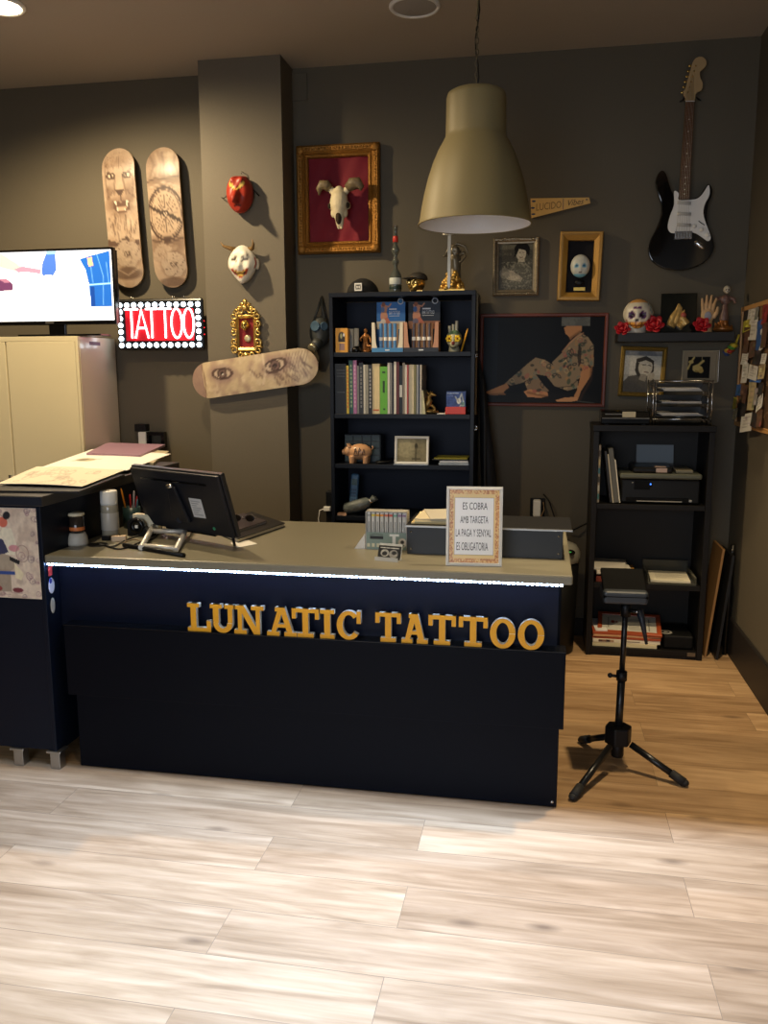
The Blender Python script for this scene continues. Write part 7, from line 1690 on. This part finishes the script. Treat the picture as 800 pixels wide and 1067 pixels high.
for k, (x, y, w_, h, kind, a) in enumerate(cards):
    cyy, czz = corkpt(x, y); yl, _ = corkpt(x-w_/2, y); yr, _ = corkpt(x+w_/2, y); _, zt = corkpt(x, y-h/2); _, zb = corkpt(x, y+h/2)
    W2 = abs(yl-yr)/2; H2 = abs(zt-zb)/2; czz = (zt+zb)/2
    d = .0135+.0011*k
    im = Img(14, 20, (0, 0, 14, 20), CC[kind]); rs = np.random.RandomState(k+50)
    for q in range(5): im.ell(rs.uniform(2, 12), rs.uniform(2, 18), rs.uniform(1, 3), rs.uniform(1, 4), tuple(int(v) for v in np.clip(np.array(CC[kind])*rs.uniform(.5, 1.5)+rs.uniform(-20, 20, 3), 10, 235)) if kind != 'white' or q > 2 else (190, 186, 176), .7)
    if kind in ('white', 'beige'):
        for q in range(4): im.line([(3, 4+q*3.6), (11-(q % 2)*3, 4+q*3.6)], .7, (110, 104, 100), .7)
    T_ = Matrix.Translation((0, 0, 0)); b = MB(); ca, sa = math.cos(R(a)), math.sin(R(a))
    lc = im.lin(); vs = []; cl = []
    for j in range(im.h):
        for i in range(im.w):
            u = (i/(im.w-1)-.5)*2*W2; v = (.5-j/(im.h-1))*2*H2; vs.append((WX-d-.004*max(0, (.3-j/im.h)*0)-.006*(j/im.h)**2, cyy-(u*ca-v*sa), czz+u*sa+v*ca)); cl.append(tuple(lc[j, i]))
    # u grows to the right of the board as seen from the room, i.e. towards -y
    n = len(vs); fs = [(j*im.w+i, (j+1)*im.w+i, (j+1)*im.w+i+1, j*im.w+i+1) for j in range(im.h-1) for i in range(im.w-1)]
    b.uses = True; b.add(vs, fs, True, cl); b.add([(v[0]+.0006, v[1], v[2]) for v in vs], [f[::-1] for f in fs], True, cl)
    r1, r2 = where(x, y); key = (kind, r1, r2); seen[key] = seen.get(key, 0)+1
    cn = {'dark': 'dark photo card', 'white': 'white printed card', 'grey': 'grey card', 'red': 'red card', 'yellow': 'yellow card', 'blue': 'blue card', 'brown': 'brown photo card', 'beige': 'beige card'}[kind]
    size = 'long' if h > 140 else ('small' if h < 95 else 'medium')
    extra_ = {27: ' hanging below the frame', 2: ', uppermost', 6: ', with black drawing'}.get(k, '')
    solo('pinned_card', b, M_v, '%s %s, %s row, %s of the cork board%s' % (size, cn, r1, r2, extra_), 'card', 'cards pinned on the cork board')
# lanyard bunch on the left edge
cyy, czz = corkpt(62, 390); rr = random.Random(4)
t = thing('ribbon_bunch', 'bunch of yellow, green and red ribbons hanging on the cork board left edge', 'ribbons', (WX-.02, cyy, czz))
for k, col in enumerate(((214, 190, 60), (90, 150, 60), (180, 60, 40), (214, 170, 60), (60, 80, 130))):
    b = MB(); c = Vector((WX-.045-.006*k, cyy-.03+.02*k*.5, czz+.012-k*.01)); b.sculpt(c, (.022, .035, .016), [(rr.uniform(-90, 90), 10, .3, 30), (rr.uniform(-90, 90), -20, -.3, 30)], 12, rot(rr.uniform(-40, 40), 0, 0)); b.build('ribbon', mat('ribbon_%d' % k, col, rough=.55), t)
b = MB(); c0 = Vector((WX-.024, cyy-.05, czz+.07)); b.tube([c0, c0+Vector((-.01, .02, -.05))], .006, 6); b.build('cord', mat('ribbon_0'), t)

# ================================================================ tripod stand
cxx, cyy_ = .325, 3.2
HZ = .64
t = thing('tripod_stand', 'black tripod stand with a padded rectangular head beside the counter', 'stand', (cxx, cyy_, 0))
hub = G(640, 779, .11) if False else None
# three legs
hx, hy = .322, 3.16
M_tr = mat('satin_black', (18, 18, 19), rough=.3)
b = MB(); b.tube([(hx, hy, .1), (hx+.004, hy+.005, .36)], .0145, 16); b.build('lower_tube', M_tr, t)
b = MB(); b.tube([(hx+.004, hy+.005, .36), (hx+.008, hy+.01, HZ)], .0105, 16); b.build('upper_tube', M_tr, t)
b = MB(); b.tube([(hx+.004, hy+.005, .345), (hx+.004, hy+.005, .38)], .02, 16); b.build('collar', M_blk, t)
b = MB(); b.tube([(hx-.012, hy-.01, .365), (hx-.035, hy-.015, .368)], .006, 8); b.sculpt((hx-.04, hy-.016, .369), (.01, .008, .01), [], 10); b.build('knob', M_blk, t)
b = MB(); v = []
for k in range(6):
    a_ = R(k*60+10); v.append((hx+.052*math.cos(a_), hy+.052*math.sin(a_)))
b.prismz(v, .095, .165); b.tube([(hx, hy, .04), (hx, hy, .1)], .024, 12); b.build('hub', M_blk, t, bevel=.006)
for px, py in ((597, 830), (713, 815.5), (606, 771)):
    f = G(px, py, 0.014); f.z = .014; h0 = Vector((hx, hy, .125)); d = (f-h0); s0 = h0+d*.2; e0 = f-d.normalized()*.055
    b = MB(); b.tube([s0, f-d.normalized()*.03], .0125, 12); l_ = b.build('leg', M_tr, t)
    b = MB(); b.tube([e0, f], [.0165, .0165], 12); b.sculpt(f, (.0165, .0165, .0135), [], 10); b.build('rubber_foot', mat('rubber', (30, 30, 30), rough=.7), l_)
a_, c_ = P(627, 625, hy), P(674, 625, hy); w2 = (c_.x-a_.x)/2+.0; hxc = (a_.x+c_.x)/2
b = MB(); b.T = tr(hxc, hy+.02, HZ+.01) @ rot(0, 0, 2); b.bx(-w2, w2, -.055, .09, 0, .05); b.build('head_housing', mat('grey_rubber', (52, 56, 60), rough=.4), t, bevel=.012, seg=3)
b = MB(); b.T = tr(hxc, hy+.02, HZ+.061) @ rot(26, 0, 2); b.bx(-w2+.001, w2-.001, -.06, .11, -.008, .008); b.build('pad', mat('black_pad', (5, 5, 5), rough=.7, spec=.08), t, bevel=.006, seg=3)
b = MB(); b.tube([(hx+.008, hy+.01, HZ-.045), (hx+.008, hy+.01, HZ+.012)], .019, 14); b.tube([(hx+.02, hy, HZ-.02), (hx+.055, hy-.01, HZ-.022)], .008, 8); b.build('clamp', M_blk, t)
b = MB(); b.tube([(hx+.055, hy-.012, HZ-.012), (hx+.068, hy-.02, HZ-.06), (hx+.085, hy-.022, HZ-.14)], [.014, .011, .005], 8); b.build('lever', mat('blue_black_lever', (24, 30, 40), rough=.4), t)
b = MB(); b.ell((hx+.045, hy-.02, HZ-.018), .0055, 10); b.build('screw', M_chrome, t)
# ================================================================ camera
cam = bpy.data.cameras.new('camera'); co = bpy.data.objects.new('camera', cam); C.objects.link(co)
cam.sensor_fit = 'VERTICAL'; cam.sensor_height = 36; cam.lens = FPX/1067*36
right, down, fwd = [Vector(_M[i]) for i in range(3)]
co.matrix_world = Matrix(((right.x, -down.x, -fwd.x, 0), (right.y, -down.y, -fwd.y, 0), (right.z, -down.z, -fwd.z, CAMH), (0, 0, 0, 1)))
cam.clip_start = .05
bpy.context.scene.camera = co
# ================================================================ light
def light(kind, name, loc, energy, col, target=None, **k):
    l = bpy.data.lights.new(name, kind); l.energy = energy; l.color = col
    for a, v in k.items(): setattr(l, a, v)
    o = bpy.data.objects.new(name, l); C.objects.link(o); o.location = loc
    if target: o.rotation_euler = (Vector(target)-Vector(loc)).to_track_quat('-Z', 'Y').to_euler()
    return o
WARM = (1, .78, .48); COOL = (.80, .88, 1)
# warm ceiling spotlights over the back of the shop
light('SPOT', 'ceiling_spot_left', (SPOT.x, SPOT.y, CZ-.03), 210, WARM, (SPOT.x+.3, SPOT.y+.1, 0), spot_size=R(165), spot_blend=.6, shadow_soft_size=.04)
light('SPOT', 'ceiling_spot_mid', (-1.5, 2.7, CZ-.03), 85, WARM, (-1.3, 2.7, 0), spot_size=R(150), spot_blend=.6, shadow_soft_size=.04)
light('SPOT', 'ceiling_spot_right', (.58, 3.2, CZ-.03), 270, WARM, (.58, 3.3, 0), spot_size=R(72), spot_blend=.8, shadow_soft_size=.04)
# cold shop-front panel light, its edge cut by the added unseen beam
fp = light('AREA', 'front_panel', (-.5, .72, CZ-.05), 106, (.34, .53, .97), None, shape='RECTANGLE', size=.5, size_y=.03)
fp.rotation_euler = (R(28), 0, 0); fp.data.spread = R(70)
light('SPOT', 'ceiling_spot_front', (-.5, 1.5, CZ-.03), 62, (1, .82, .58), (-.5, 1.5, 0), spot_size=R(92), spot_blend=.9, shadow_soft_size=.05)
# daylight through the shop window behind the camera
light('AREA', 'shop_window', (-1.0, -2.2, 1.5), 75, COOL, (-1.0, 3, 1.2), shape='RECTANGLE', size=2.6, size_y=2.0)
w = bpy.data.worlds.new('World'); bpy.context.scene.world = w; w.use_nodes = True
w.node_tree.nodes['Background'].inputs[0].default_value = (.9, .85, .8, 1); w.node_tree.nodes['Background'].inputs[1].default_value = .05
vs_ = bpy.context.scene.view_settings
vs_.view_transform = 'Standard'; vs_.look = 'None'; vs_.gamma = 1; vs_.use_curve_mapping = False; vs_.exposure = 0
